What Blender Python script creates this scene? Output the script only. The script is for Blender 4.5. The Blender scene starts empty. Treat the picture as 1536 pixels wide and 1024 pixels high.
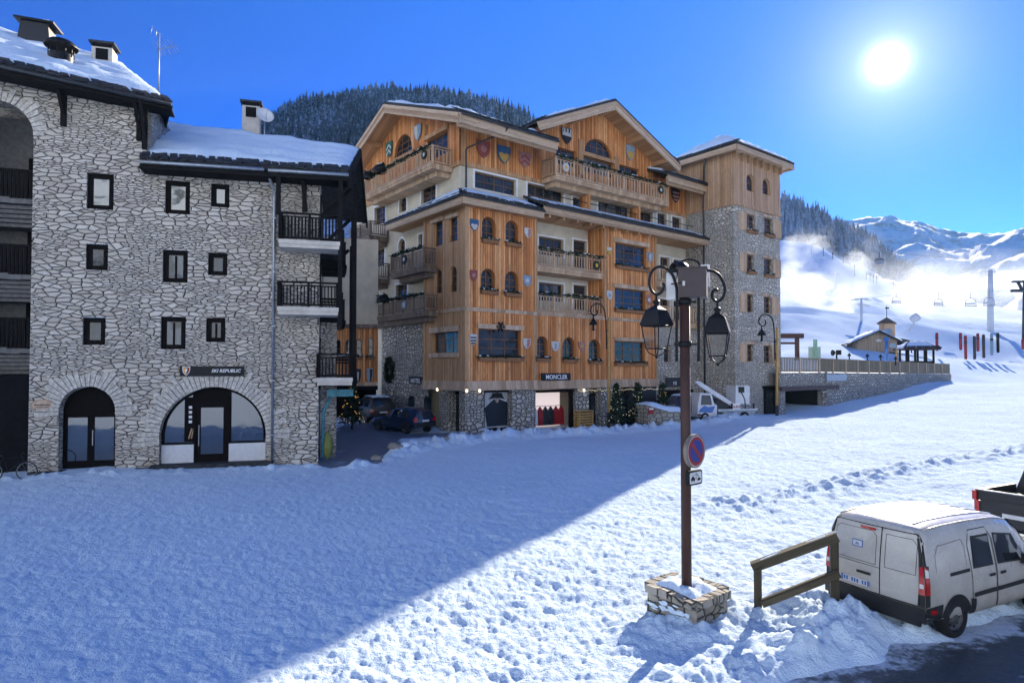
# Alpine resort street in winter: stone apartment block, wooden hotel, ski hill. Everything is built in metres.
import bpy, math, random
import numpy as np
from mathutils import Vector, Matrix
from mathutils.geometry import tessellate_polygon
random.seed(11)
NR = np.random.RandomState(5)
SC = bpy.context.scene
COL = SC.collection
R = math.radians
# ------------------------------------------------------------------ survey helpers (used to place things where they stand)
FOC, PITCH, PX, PY = 966.0, R(1.4), 768.0, 531.0
CAM = Vector((0, 0, 4.0))
def ray(px, py):
    a = (px - PX) / FOC; b = (PY - py) / FOC
    c, s = math.cos(PITCH), math.sin(PITCH)
    return Vector((a, c - b * s, s + b * c))
def at(px, py, Y):
    d = ray(px, py); return CAM + d * (Y / d.y)
def px_of(p):
    c, s = math.cos(PITCH), math.sin(PITCH)
    q = Vector(p) - CAM
    f = q.y * c + q.z * s; u = -q.y * s + q.z * c
    return PX + FOC * q.x / f, PY - FOC * u / f
Z = Vector((0, 0, 1))
class Fr:
    """A wall plane: origin o, horizontal axis u, outward normal n."""
    def __init__(s, o, u, n):
        s.o = Vector(o); s.u = Vector(u).normalized(); s.n = Vector(n).normalized()
    def P(s, u, z, d=0.0): return s.o + s.u * u + s.n * d + Z * z
    def px(s, x, y, d=0.0):
        r = ray(x, y); k = (d - (CAM - s.o).dot(s.n)) / r.dot(s.n)
        p = CAM + r * k - s.o
        return p.dot(s.u), p.z
    def rect(s, x0, y0, x1, y1, d=0.0):
        ym, xm = (y0 + y1) / 2, (x0 + x1) / 2
        return s.px(x0, ym, d)[0], s.px(x1, ym, d)[0], s.px(xm, y1, d)[1], s.px(xm, y0, d)[1]
    def sh(s, d): return Fr(s.o + s.n * d, s.u, s.n)
WORLD = Fr((0, 0, 0), (1, 0, 0), (0, -1, 0))
# ------------------------------------------------------------------ mesh builder
class MB:
    def __init__(s): s.v = []; s.f = []; s.uv = []; s.m = []; s.sm = []; s.st = []
    def face(s, pts, uvs=None, m=0, smooth=False):
        i = len(s.v); s.v.extend([tuple(p) for p in pts]); s.f.append(list(range(i, i + len(pts))))
        s.uv.append(uvs if uvs else None); s.m.append(m); s.sm.append(smooth)
    def mesh(s, verts, faces, m=0, smooth=False, uvs=None):
        s.st.append((len(s.v), len(s.f)))
        i = len(s.v); s.v.extend([tuple(p) for p in verts])
        for k, f in enumerate(faces):
            s.f.append([i + j for j in f]); s.uv.append([uvs[j] for j in f] if uvs else None); s.m.append(m); s.sm.append(smooth)
    def box(s, F, u0, u1, z0, z1, d0, d1, m=0):
        s.st.append((len(s.v), len(s.f)))
        if u0 > u1: u0, u1 = u1, u0
        if z0 > z1: z0, z1 = z1, z0
        if d0 > d1: d0, d1 = d1, d0
        P = F.P
        flip = F.u.cross(F.n).dot(Z) < 0
        fs = [([(u0, z0, d1), (u1, z0, d1), (u1, z1, d1), (u0, z1, d1)], 'f'), ([(u1, z0, d0), (u0, z0, d0), (u0, z1, d0), (u1, z1, d0)], 'f'),
              ([(u0, z0, d0), (u0, z0, d1), (u0, z1, d1), (u0, z1, d0)], 's'), ([(u1, z0, d1), (u1, z0, d0), (u1, z1, d0), (u1, z1, d1)], 's'),
              ([(u0, z1, d1), (u1, z1, d1), (u1, z1, d0), (u0, z1, d0)], 't'), ([(u0, z0, d0), (u1, z0, d0), (u1, z0, d1), (u0, z0, d1)], 't')]
        for c, k in fs:
            uv = [(a, b) if k == 'f' else ((dd + 3.3, b) if k == 's' else (a, dd + 1.7)) for a, b, dd in c]
            pts = [P(a, b, dd) for a, b, dd in c]
            if not flip: pts = pts[::-1]; uv = uv[::-1]
            s.face(pts, uv, m)
    def beam(s, p, q, w, h, m=0, up=Z):
        """box along p->q, w across, h in the 'up' direction; uv runs along the length"""
        s.st.append((len(s.v), len(s.f)))
        p = Vector(p); q = Vector(q); t = (q - p); L = t.length; t = t / L
        sd = t.cross(up)
        if sd.length < 1e-5: sd = t.cross(Vector((1, 0, 0)))
        sd.normalize(); uu = sd.cross(t)
        a, b = sd * (w / 2), uu * (h / 2)
        c = [p - a - b, p + a - b, p + a + b, p - a + b, q - a - b, q + a - b, q + a + b, q - a + b]
        o = random.random() * 9
        for f, (x0, x1) in (((0, 1, 5, 4), (0, w)), ((1, 2, 6, 5), (0, h)), ((2, 3, 7, 6), (0, w)), ((3, 0, 4, 7), (0, h))):
            s.face([c[i] for i in f], [(o + x0, 0), (o + x1, 0), (o + x1, L), (o + x0, L)], m)
        s.face([c[3], c[2], c[1], c[0]], [(0, 0), (w, 0), (w, h), (0, h)], m); s.face([c[4], c[5], c[6], c[7]], [(0, 0), (w, 0), (w, h), (0, h)], m)
    def tube(s, path, r, seg=8, m=0, cap=True, closed=False):
        path = [Vector(p) for p in path]; n = len(path)
        rs = r if isinstance(r, (list, tuple)) else [r] * n
        vs = []; prev = None
        for i, p in enumerate(path):
            if closed: t = path[(i + 1) % n] - path[i - 1]
            else: t = path[min(i + 1, n - 1)] - path[max(i - 1, 0)]
            t.normalize()
            if prev is None:
                a = t.cross(Z)
                if a.length < 1e-3: a = t.cross(Vector((1, 0, 0)))
            else: a = prev - t * prev.dot(t)
            a.normalize(); prev = a; b = t.cross(a)
            for k in range(seg):
                an = 2 * math.pi * k / seg
                vs.append(p + (a * math.cos(an) + b * math.sin(an)) * rs[i])
        fs = []
        for i in range(n if closed else n - 1):
            for k in range(seg):
                j = (i + 1) % n
                fs.append([i * seg + k, i * seg + (k + 1) % seg, j * seg + (k + 1) % seg, j * seg + k])
        if cap and not closed: fs.append(list(range(seg))[::-1]); fs.append([(n - 1) * seg + k for k in range(seg)])
        s.mesh(vs, fs, m, True)
    def lathe(s, prof, c, axis=Z, seg=16, m=0, smooth=True, ph=0.0):
        """prof: (radius, height along axis)"""
        c = Vector(c); axis = Vector(axis).normalized()
        a = axis.cross(Vector((0.3, 1, 0.1)) if abs(axis.z) > .9 else Z).normalized(); b = axis.cross(a)
        vs = []; fs = []
        for r, h in prof:
            for k in range(seg):
                an = 2 * math.pi * k / seg + ph
                vs.append(c + axis * h + (a * math.cos(an) + b * math.sin(an)) * r)
        for i in range(len(prof) - 1):
            for k in range(seg): fs.append([i * seg + k, i * seg + (k + 1) % seg, (i + 1) * seg + (k + 1) % seg, (i + 1) * seg + k])
        s.mesh(vs, fs, m, smooth)
    def poly(s, F, outer, d=0.0, holes=(), m=0):
        """flat wall polygon (u,z) with holes, on plane F at offset d"""
        loops = [[Vector((a, b, 0)) for a, b in outer]] + [[Vector((a, b, 0)) for a, b in h] for h in holes]
        flat = [(v.x, v.y) for L in loops for v in L]
        for t in tessellate_polygon(loops):
            pts = [flat[i] for i in t]
            ar = (pts[1][0] - pts[0][0]) * (pts[2][1] - pts[0][1]) - (pts[2][0] - pts[0][0]) * (pts[1][1] - pts[0][1])
            if abs(ar) < 1e-9: continue
            want = 1 if F.u.cross(Z).dot(F.n) > 0 else -1
            if ar * want < 0: pts = pts[::-1]
            s.face([F.P(a, b, d) for a, b in pts], pts, m)
    def rim(s, F, loop, d0, d1, m=0, closed=True):
        n = len(loop); acc = 0
        for i in range(n if closed else n - 1):
            a, b = loop[i], loop[(i + 1) % n]; L = math.hypot(a[0] - b[0], a[1] - b[1])
            s.face([F.P(a[0], a[1], d0), F.P(b[0], b[1], d0), F.P(b[0], b[1], d1), F.P(a[0], a[1], d1)],
                   [(d0, acc), (d0, acc + L), (d1, acc + L), (d1, acc)], m)
            acc += L
    def prism(s, F, loop, d0, d1, m=0, holes=()):
        s.st.append((len(s.v), len(s.f)))
        s.poly(F, loop, d1, holes, m); s.poly(F, loop, d0, holes, m); s.rim(F, loop, d0, d1, m)
        for h in holes: s.rim(F, h, d0, d1, m)
    def each(s, name, mats, parent=None):
        """one object for every box, beam, tube or prism that was added"""
        st = s.st + [(len(s.v), len(s.f))]; out = []
        for (v0, f0), (v1, f1) in zip(st[:-1], st[1:]):
            if f1 == f0: continue
            b = MB(); b.v = s.v[v0:v1]; b.f = [[i - v0 for i in f] for f in s.f[f0:f1]]; b.uv = s.uv[f0:f1]; b.m = s.m[f0:f1]; b.sm = s.sm[f0:f1]; out.append(b.build(name, mats, parent))
        return out
    def build(s, name, mats, parent=None, origin=None):
        if not isinstance(mats, (list, tuple)): mats = [mats]
        V = np.array(s.v, dtype=np.float64).reshape(-1, 3)
        if parent is not None: org = worg(parent)
        elif origin is not None: org = Vector(origin)
        else:
            lo, hi = V.min(0), V.max(0); org = Vector(((lo[0] + hi[0]) / 2, (lo[1] + hi[1]) / 2, lo[2]))
        V = V - np.array(org)
        me = bpy.data.meshes.new(name); me.from_pydata(V.tolist(), [], s.f)
        for m in mats: me.materials.append(m)
        me.polygons.foreach_set('material_index', s.m); me.polygons.foreach_set('use_smooth', s.sm)
        uvl = me.uv_layers.new(name='UVMap'); arr = []
        for f, u in zip(s.f, s.uv):
            if u: 
                for a in u: arr.extend((a[0], a[1]))
            else:
                for i in f: arr.extend((s.v[i][0] + s.v[i][1] * .7, s.v[i][2] + s.v[i][1] * .3))
        uvl.data.foreach_set('uv', arr); me.update()
        o = bpy.data.objects.new(name, me); COL.objects.link(o)
        if parent is not None: o.parent = parent
        else: o.location = org
        return o
def worg(o):
    v = Vector((0, 0, 0))
    while o is not None: v = v + o.location; o = o.parent
    return v
def tag(o, label, cat, group=None, kind=None):
    o['label'] = label; o['category'] = cat
    if group: o['group'] = group
    if kind: o['kind'] = kind
    return o
def thing(name, label, cat, loc=(0, 0, 0), group=None):
    o = bpy.data.objects.new(name, None); COL.objects.link(o); o.location = loc; o.empty_display_size = .2
    return tag(o, label, cat, group)
def struct(o): o['kind'] = 'structure'; return o
def dup(root, loc, rotz=0, label=None, group=None, scale=None):
    def cp(o, par):
        c = o.copy(); COL.objects.link(c); c.parent = par
        for ch in o.children: cp(ch, c)
        return c
    r = cp(root, None); r.location = loc; r.rotation_euler = (0, 0, rotz)
    if scale: r.scale = scale if isinstance(scale, tuple) else (scale,) * 3
    if label: r['label'] = label
    if group: r['group'] = group
    return r
# ------------------------------------------------------------------ numpy gradient noise
_perm = NR.permutation(256); _perm = np.concatenate([_perm, _perm, _perm])
_gr = NR.uniform(0, 2 * np.pi, 768); _gx, _gy = np.cos(_gr), np.sin(_gr)
def pnoise(x, y):
    x = np.asarray(x, float); y = np.asarray(y, float)
    xi = np.floor(x).astype(int); yi = np.floor(y).astype(int); xf, yf = x - xi, y - yi
    u, v = xf * xf * xf * (xf * (xf * 6 - 15) + 10), yf * yf * yf * (yf * (yf * 6 - 15) + 10)
    def g(ix, iy, fx, fy):
        h = _perm[_perm[ix & 255] + (iy & 255)]; return _gx[h] * fx + _gy[h] * fy
    n0 = g(xi, yi, xf, yf); n1 = g(xi + 1, yi, xf - 1, yf); n2 = g(xi, yi + 1, xf, yf - 1); n3 = g(xi + 1, yi + 1, xf - 1, yf - 1)
    a = n0 + (n1 - n0) * u; b = n2 + (n3 - n2) * u
    return (a + (b - a) * v) * 1.5
def fbm(x, y, o=4, g=.5):
    t = 0; a = 1
    for i in range(o): t = t + a * pnoise(x + 17.3 * i, y - 9.1 * i); x = x * 2.03; y = y * 2.03; a *= g
    return t
def smooth(a, b, x): t = np.clip((x - a) / (b - a), 0, 1); return t * t * (3 - 2 * t)
# ------------------------------------------------------------------ material helper
class Mt:
    def __init__(s, name):
        s.mat = bpy.data.materials.new(name); s.mat.use_nodes = True; s.t = s.mat.node_tree; s.t.nodes.clear()
        s.out = s.t.nodes.new('ShaderNodeOutputMaterial'); s.bs = s.t.nodes.new('ShaderNodeBsdfPrincipled')
        s.t.links.new(s.bs.outputs[0], s.out.inputs['Surface'])
    def n(s, typ, ins=None, **props):
        nd = s.t.nodes.new('ShaderNode' + typ)
        for k, v in props.items(): setattr(nd, k, v)
        for k, v in (ins or {}).items(): s.set(nd.inputs[k], v)
        return nd
    def set(s, sock, v):
        if isinstance(v, bpy.types.NodeSocket): s.t.links.new(v, sock)
        elif isinstance(v, bpy.types.Node): s.t.links.new(v.outputs[0], sock)
        elif isinstance(v, (tuple, list)) and len(v) == 3 and sock.type == 'RGBA': sock.default_value = (*v, 1)
        else: sock.default_value = v
    def math(s, op, a, b=None, c=None, clamp=False):
        nd = s.n('Math', operation=op, use_clamp=clamp); s.set(nd.inputs[0], a)
        if b is not None: s.set(nd.inputs[1], b)
        if c is not None: s.set(nd.inputs[2], c)
        return nd.outputs[0]
    def mix(s, f, a, b, mode='MIX'):
        nd = s.n('Mix', data_type='RGBA', blend_type=mode); s.set(nd.inputs[0], f); s.set(nd.inputs[6], a); s.set(nd.inputs[7], b); return nd.outputs[2]
    def ramp(s, f, stops, interp='LINEAR'):
        nd = s.n('ValToRGB'); cr = nd.color_ramp; cr.interpolation = interp
        while len(cr.elements) < len(stops): cr.elements.new(.5)
        for e, (p, c) in zip(cr.elements, stops): e.position = p; e.color = (*c, 1) if len(c) == 3 else c
        s.set(nd.inputs[0], f); return nd.outputs[0]
    def rng(s, f, a, b, c=0., d=1., smooth=True):
        nd = s.n('MapRange', interpolation_type='SMOOTHSTEP' if smooth else 'LINEAR'); s.set(nd.inputs[0], f)
        for i, v in enumerate((a, b, c, d)): nd.inputs[1 + i].default_value = v
        return nd.outputs[0]
    def uv(s): return s.n('TexCoord').outputs['UV']
    def obj(s): return s.n('TexCoord').outputs['Object']
    def geo(s): return s.n('NewGeometry').outputs['Position']
    def map(s, v, scale=(1, 1, 1), loc=(0, 0, 0), rot=(0, 0, 0)):
        nd = s.n('Mapping', {'Vector': v, 'Scale': scale, 'Location': loc, 'Rotation': rot}); return nd.outputs[0]
    def noise(s, v, scale, detail=4, rough=.55, out=0, dist=0.):
        return s.n('TexNoise', {'Vector': v, 'Scale': scale, 'Detail': detail, 'Roughness': rough, 'Distortion': dist}).outputs[out]
    def bump(s, h, dist=.02, strength=1., nrm=None):
        nd = s.n('Bump', {'Height': h, 'Distance': dist, 'Strength': strength})
        if nrm is not None: s.set(nd.inputs['Normal'], nrm)
        s.set(s.bs.inputs['Normal'], nd.outputs[0]); return nd.outputs[0]
    def base(s, c, rough=.7, spec=.3, metal=0.):
        s.set(s.bs.inputs['Base Color'], c); s.set(s.bs.inputs['Roughness'], rough)
        s.bs.inputs['Specular IOR Level'].default_value = spec; s.bs.inputs['Metallic'].default_value = metal
        return s.mat
def plain(name, c, rough=.6, spec=.3, metal=0., var=.25, sc=6., bump=0.):
    m = Mt(name); v = m.obj(); nz = m.noise(v, sc, 5, .6)
    col = m.mix(m.rng(nz, .3, .7), tuple(x * (1 - var) for x in c), tuple(min(1, x * (1 + var)) for x in c))
    if bump: m.bump(m.noise(v, sc * 6, 3), bump)
    return m.base(col, m.rng(nz, .2, .8, max(.02, rough - .08), min(1, rough + .08)), spec, metal)
def stone(name, sx, sz, cols, mortar, joint=.07, seed=0., dist=.25, depth=.05, rnd=1.):
    m = Mt(name); uv = m.map(m.uv(), loc=(seed, seed * .7, 0))
    wob = m.n('VectorMath', {0: m.noise(uv, 2.3, 3, .6, 1), 1: (.5, .5, .5)}, operation='SUBTRACT')
    sc = m.n('VectorMath', {0: wob.outputs[0], 1: (dist, dist * .6, 0)}, operation='MULTIPLY')
    vv = m.n('VectorMath', {0: uv, 1: sc.outputs[0]}, operation='ADD').outputs[0]
    def cells(kx, kz, off):
        mp = m.map(vv, (sx * kx, sz * kz, 1), (off, off * 1.7, 0))
        e = m.n('TexVoronoi', {'Vector': mp, 'Scale': 1., 'Randomness': rnd}, feature='DISTANCE_TO_EDGE', voronoi_dimensions='2D').outputs['Distance']
        c = m.n('TexVoronoi', {'Vector': mp, 'Scale': 1., 'Randomness': rnd}, feature='F1', voronoi_dimensions='2D').outputs['Color']
        return e, c
    e1, c1 = cells(1, 1, 0); e2, c2 = cells(1.45, 1.9, 3.7)
    sel = m.rng(m.n('TexVoronoi', {'Vector': m.map(uv, (.8, 1.3, 1)), 'Scale': 1.}, feature='F1', voronoi_dimensions='2D').outputs['Color'], .5, .52)
    sepc = lambda c, i: m.n('SeparateColor', {0: c}).outputs[i]
    e = m.math('ADD', m.math('MULTIPLY', e1, m.math('SUBTRACT', 1., sel)), m.math('MULTIPLY', e2, sel))
    c = m.mix(sel, c1, c2)
    g = m.noise(uv, 14, 5, .65); g2 = m.noise(uv, 55, 3, .6)
    rr = m.math('ADD', m.math('MULTIPLY', sepc(c, 0), .75), m.math('MULTIPLY', g, .25))
    n = len(cols); col = m.ramp(rr, [(.08 + .84 * i / (n - 1), cc) for i, cc in enumerate(cols)])
    col = m.mix(m.rng(g, .25, .75, 0, .55), col, (.10, .095, .09), 'MULTIPLY') if False else col
    col = m.mix(m.rng(g2, .35, .62, .22, 0), col, tuple(x * .45 for x in cols[0]))
    jw = m.math('ADD', joint * .55, m.math('MULTIPLY', m.noise(uv, 5, 2), joint * .9))
    j = m.rng(m.math('DIVIDE', e, jw), .55, 1.0)
    col = m.mix(j, mortar, col)
    big = m.noise(uv, .35, 3, .5)
    col = m.mix(m.rng(big, .3, .7, .14, 0), col, tuple(x * .55 for x in cols[1]))
    hgt = m.math('ADD', m.math('ADD', m.rng(e, .0, joint * 2.6, 0, 1), m.math('MULTIPLY', sepc(c, 1), .45)), m.math('MULTIPLY', g, .35))
    m.bump(hgt, depth)
    return m.base(col, .85, .2)
def wood(name, cols, plank=.15, groove=.07, seed=0., stain=.5, rough=.62, gcol=None, horiz=False, depth=.012):
    m = Mt(name); uv = m.uv()
    if horiz: uv = m.map(uv, rot=(0, 0, R(90)))
    sp = m.n('SeparateXYZ', {0: uv}); x = m.math('ADD', m.math('DIVIDE', sp.outputs[0], plank), seed)
    x = m.math('ADD', x, m.math('MULTIPLY', m.n('TexNoise', {'W': m.math('MULTIPLY', sp.outputs[0], 1.7), 'Scale': 1., 'Detail': 1.}, noise_dimensions='1D').outputs[0], 1.6))
    idn = m.math('FLOOR', x); fr = m.math('SUBTRACT', x, idn)
    rnd = m.n('TexWhiteNoise', {'W': idn}, noise_dimensions='1D').outputs['Value']
    off = m.n('CombineXYZ', {0: m.math('MULTIPLY', sp.outputs[0], 1.), 1: m.math('ADD', sp.outputs[1], m.math('MULTIPLY', rnd, 37.)), 2: m.math('MULTIPLY', rnd, 19.)}).outputs[0]
    g1 = m.noise(m.map(off, (22, .9, 1)), 1., 4, .6, dist=.8); g2 = m.noise(m.map(off, (70, 2.2, 1)), 1., 3, .6)
    big = m.noise(m.map(uv, (.55, .28, 1)), 1., 4, .55)
    f = m.math('ADD', m.math('ADD', m.math('MULTIPLY', rnd, .42), m.math('MULTIPLY', g1, .42)), m.math('MULTIPLY', big, .30))
    n = len(cols); col = m.ramp(f, [(.22 + .6 * i / (n - 1), c) for i, c in enumerate(cols)])
    col = m.mix(m.rng(g2, .4, .68, 0, .45), col, tuple(k * .5 for k in cols[0]))
    st = m.noise(m.map(uv, (2.6, .35, 1)), 1., 4, .6)
    col = m.mix(m.rng(st, .48, .72, 0, stain), col, tuple(k * .42 for k in cols[1]))
    kn = m.n('TexVoronoi', {'Vector': m.map(off, (5.5, 1.25, 1)), 'Scale': 1.}, feature='F1').outputs['Distance']
    col = m.mix(m.rng(kn, .17, .05, 0, .7), col, tuple(k * .35 for k in cols[1]))
    ed = m.math('MINIMUM', fr, m.math('SUBTRACT', 1., fr))
    gm = m.rng(ed, groove * .35, groove, 0, 1)
    col = m.mix(gm, gcol or tuple(k * .2 for k in cols[0]), col)
    m.bump(m.math('ADD', m.math('ADD', gm, m.math('MULTIPLY', rnd, .35)), m.math('MULTIPLY', g1, .25)), depth)
    return m.base(col, m.rng(g1, .2, .8, rough - .12, rough + .12), .25)
def glassm(name, c=(.012, .016, .022), curtain=None, ior=1.6):
    m = Mt(name); v = m.geo()
    nz = m.noise(v, .9, 2)
    col = m.mix(m.rng(nz, .4, .6), c, tuple(x * 2.2 for x in c))
    if curtain:
        w = m.n('TexWave', {'Vector': m.uv(), 'Scale': 7., 'Distortion': 1.5, 'Detail': 2.}, wave_type='BANDS', bands_direction='X').outputs['Fac']
        col = m.mix(m.rng(m.noise(m.map(v, (1.3, 1.3, .5)), 1.0, 1), .46, .52), col, m.mix(w, tuple(x * .6 for x in curtain), curtain))
    wv = m.noise(v, .8, 2, .5)
    m.bump(wv, .006)
    m.base(col, .03, .5); m.bs.inputs['IOR'].default_value = ior
    return m.mat
def emit(name, c, s):
    m = Mt(name); m.base(c, .4); m.set(m.bs.inputs['Emission Color'], c); m.bs.inputs['Emission Strength'].default_value = s; return m.mat
def snowm(name, c=(.80, .825, .86), s1=.35, b1=.05, s2=4., b2=.012):
    m = Mt(name); v = m.geo()
    h = m.math('ADD', m.math('MULTIPLY', m.noise(v, s2, 5, .62), 1.0), m.math('MULTIPLY', m.noise(v, s2 * 5, 3, .6), .3))
    m.bump(h, b2 * 4)
    col = m.mix(m.rng(m.noise(v, .5, 4), .3, .7), tuple(x * .96 for x in c), c)
    return m.base(col, .7, .03)
# ================================================================== camera, sun, sky
cam = bpy.data.objects.new('camera', bpy.data.cameras.new('camera')); COL.objects.link(cam); SC.camera = cam
cam.location = CAM; cam.rotation_euler = (R(90) + PITCH, 0, 0)
cam.data.sensor_width = 36; cam.data.lens = 36 * FOC / 1536; cam.data.shift_y = (PY - 512) / 1536; cam.data.clip_end = 8000; cam.data.clip_start = .1
_sd = ray(1330, 95).normalized()
SUN_AZ = math.atan2(_sd.x, _sd.y); SUN_EL = R(21.4)
_ld = Vector((math.sin(SUN_AZ) * math.cos(SUN_EL), math.cos(SUN_AZ) * math.cos(SUN_EL), math.sin(SUN_EL)))
sun = bpy.data.objects.new('sun', bpy.data.lights.new('sun', 'SUN')); COL.objects.link(sun)
sun.data.energy = 4.0; sun.data.angle = R(.53); sun.data.color = (1, .88, .69)
sun.rotation_euler = _ld.to_track_quat('Z', 'Y').to_euler()
w = bpy.data.worlds.new('World'); SC.world = w; w.use_nodes = True; nt = w.node_tree; nt.nodes.clear()
def wn(t, **p):
    nd = nt.nodes.new('ShaderNode' + t)
    for k, v in p.items(): setattr(nd, k, v)
    return nd
wo = wn('OutputWorld'); bg = wn('Background')
sky = wn('TexSky', sky_type='NISHITA', sun_disc=False, sun_elevation=SUN_EL, sun_rotation=SUN_AZ, altitude=1850, air_density=1.0, dust_density=.03, ozone_density=2.5)
hs = wn('HueSaturation'); hs.inputs['Saturation'].default_value = 1.35; hs.inputs['Value'].default_value = 1.0
tint = wn('Mix', data_type='RGBA', blend_type='MULTIPLY'); tint.inputs[0].default_value = 1; tint.inputs[7].default_value = (.030, .150, .220, 1); zz_ = wn('SeparateXYZ'); zr_ = wn('ValToRGB'); zr_.color_ramp.elements[0].position = .02; zr_.color_ramp.elements[0].color = (.052, .110, .203, 1); zr_.color_ramp.elements[1].position = .40; zr_.color_ramp.elements[1].color = (.010, .136, .212, 1); e3_ = zr_.color_ramp.elements.new(.66); e3_.color = (.008, .215, .25, 1); nt.links.new(zr_.outputs[0], tint.inputs[7])
nt.links.new(sky.outputs[0], hs.inputs['Color']); nt.links.new(hs.outputs[0], tint.inputs[6])
# bright sun aureole of the sky itself, round the sun's direction
tc = wn('TexCoord'); dt = wn('VectorMath', operation='DOT_PRODUCT'); dt.inputs[1].default_value = _sd
nm = wn('VectorMath', operation='NORMALIZE'); nt.links.new(tc.outputs['Generated'], nm.inputs[0]); nt.links.new(nm.outputs[0], dt.inputs[0]); nt.links.new(nm.outputs[0], zz_.inputs[0]); nt.links.new(zz_.outputs[2], zr_.inputs[0])
def wm(op, a, b=None):
    nd = wn('Math', operation=op)
    for i, v in enumerate((a, b)):
        if v is None: continue
        if isinstance(v, (int, float)): nd.inputs[i].default_value = v
        else: nt.links.new(v, nd.inputs[i])
    return nd.outputs[0]
ang = wm('MULTIPLY', wm('ARCCOSINE', wm('MINIMUM', dt.outputs['Value'], .9999999)), 57.29578)
q1 = wm('DIVIDE', ang, 1.05); g1 = wm('MULTIPLY', wm('EXPONENT', wm('MULTIPLY', wm('MULTIPLY', q1, q1), -1.)), 10.)
g2 = wm('MULTIPLY', wm('EXPONENT', wm('DIVIDE', ang, -2.9)), 4.6)
g3 = wm('MULTIPLY', wm('EXPONENT', wm('DIVIDE', ang, -9.)), .7)
gs = wm('ADD', wm('ADD', g1, g2), g3)
gc = wn('Mix', data_type='RGBA', blend_type='MIX'); gc.inputs[6].default_value = (0, 0, 0, 1); gc.inputs[7].default_value = (.93, .97, 1, 1); gc.clamp_factor = False
nt.links.new(gs, gc.inputs[0])
ad = wn('Mix', data_type='RGBA', blend_type='ADD'); ad.inputs[0].default_value = 1
gm = wn('Gamma'); gm.inputs[1].default_value = 1.28; sc5 = wn('Mix', data_type='RGBA', blend_type='MULTIPLY'); sc5.inputs[0].default_value = 1; sc5.inputs[7].default_value = (5.2, 5.2, 5.2, 1); sc5.clamp_result = False
nt.links.new(tint.outputs[2], gm.inputs[0]); nt.links.new(gm.outputs[0], sc5.inputs[6]); nt.links.new(sc5.outputs[2], ad.inputs[6]); nt.links.new(gc.outputs[2], ad.inputs[7]); nt.links.new(ad.outputs[2], bg.inputs['Color'])
bg.inputs['Strength'].default_value = .066; nt.links.new(bg.outputs[0], wo.inputs['Surface'])
vs = SC.view_settings; vs.view_transform = 'Standard'; vs.look = 'None'; vs.gamma = 1; vs.use_curve_mapping = False; vs.exposure = 1.62
SC.cycles.max_bounces = 8; SC.cycles.diffuse_bounces = 4; SC.cycles.glossy_bounces = 3; SC.cycles.transmission_bounces = 5; SC.cycles.volume_bounces = 1
SC.cycles.use_denoising = True; SC.cycles.sample_clamp_indirect = 6
# ================================================================== materials
M = {}
M['stone_s'] = stone('pale rubble stone', 2.45, 6.2, [(.40, .35, .29), (.57, .51, .43), (.68, .615, .53), (.48, .43, .365), (.75, .69, .61)], (.045, .041, .037), .075, 1.3, .18, .035, .95)
M['stone_h'] = stone('round field stone', 2.7, 3.6, [(.30, .275, .24), (.46, .43, .385), (.62, .585, .535), (.42, .385, .34), (.70, .665, .62)], (.085, .08, .074), .13, 5.1, .2, .06, .8)
M['stone_t'] = stone('tower stone', 2.6, 4.6, [(.37, .325, .275), (.55, .495, .425), (.68, .62, .55), (.49, .445, .38), (.74, .685, .61)], (.17, .155, .135), .11, 8.2, .2, .05, .9)
M['stone_low'] = stone('planter stone', 2.3, 4.0, [(.20, .18, .145), (.31, .28, .235), (.40, .365, .31), (.28, .265, .235), (.46, .425, .37)], (.04, .037, .033), .08, 2.2, .12, .03, .8)
M['vous'] = plain('arch stone', (.54, .50, .44), .85, .2, 0, .3, 9., .02)
M['joint'] = plain('dark joint', (.05, .047, .045), .9, .1, 0, .2)
OR = [(.28, .085, .025), (.56, .20, .058), (.76, .325, .112), (.88, .50, .24)]
M['wood'] = wood('larch cladding', OR, .17, .085, 0, .62)
M['wood_l'] = wood('weathered larch cladding', [(.30, .14, .06), (.47, .245, .11), (.58, .335, .165), (.66, .42, .23)], .15, .075, 3, .5)  # greyer brown, weathered boards of the side face
M['wood_t'] = wood('tower cladding', [(.28, .15, .075), (.44, .26, .145), (.54, .335, .195), (.62, .41, .26)], .22, .05, 7, .4)
M['beam'] = wood('larch beam', [(.27, .135, .06), (.42, .23, .11), (.52, .30, .15), (.60, .37, .21)], .4, .012, 2, .4)
M['beam_g'] = wood('grey weathered beam', [(.26, .165, .10), (.45, .31, .20), (.58, .42, .29), (.66, .50, .37)], .35, .012, 4, .4)
M['rail'] = wood('balcony wood', [(.28, .17, .095), (.47, .305, .185), (.58, .40, .255), (.66, .48, .32)], .3, .01, 6, .4)
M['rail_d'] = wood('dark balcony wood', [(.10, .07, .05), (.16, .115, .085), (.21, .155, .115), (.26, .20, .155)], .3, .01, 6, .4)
M['plaster'] = plain('beige plaster', (.58, .51, .39), .9, .1, 0, .1, 1.2, .004)
M['white'] = plain('white trim', (.74, .72, .68), .8, .2, 0, .06)
M['grey_panel'] = plain('pale grey panel', (.62, .62, .63), .7, .2, 0, .06)
M['black_wood'] = plain('black stained wood', (.012, .011, .012), .75, .08, 0, .3, 8.)
M['black'] = plain('black painted iron', (.009, .010, .013), .45, .2, 0, .2)
M['gutter'] = plain('dark metal gutter', (.04, .043, .05), .45, .3, .3, .2)
M['zinc'] = plain('zinc pipe', (.30, .33, .37), .4, .5, .7, .15)
M['slate'] = plain('slate tile', (.04, .042, .047), .75, .15, 0, .4, 5., .01)
M['concrete'] = plain('pale concrete', (.52, .48, .42), .9, .15, 0, .15, 2.)
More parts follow.
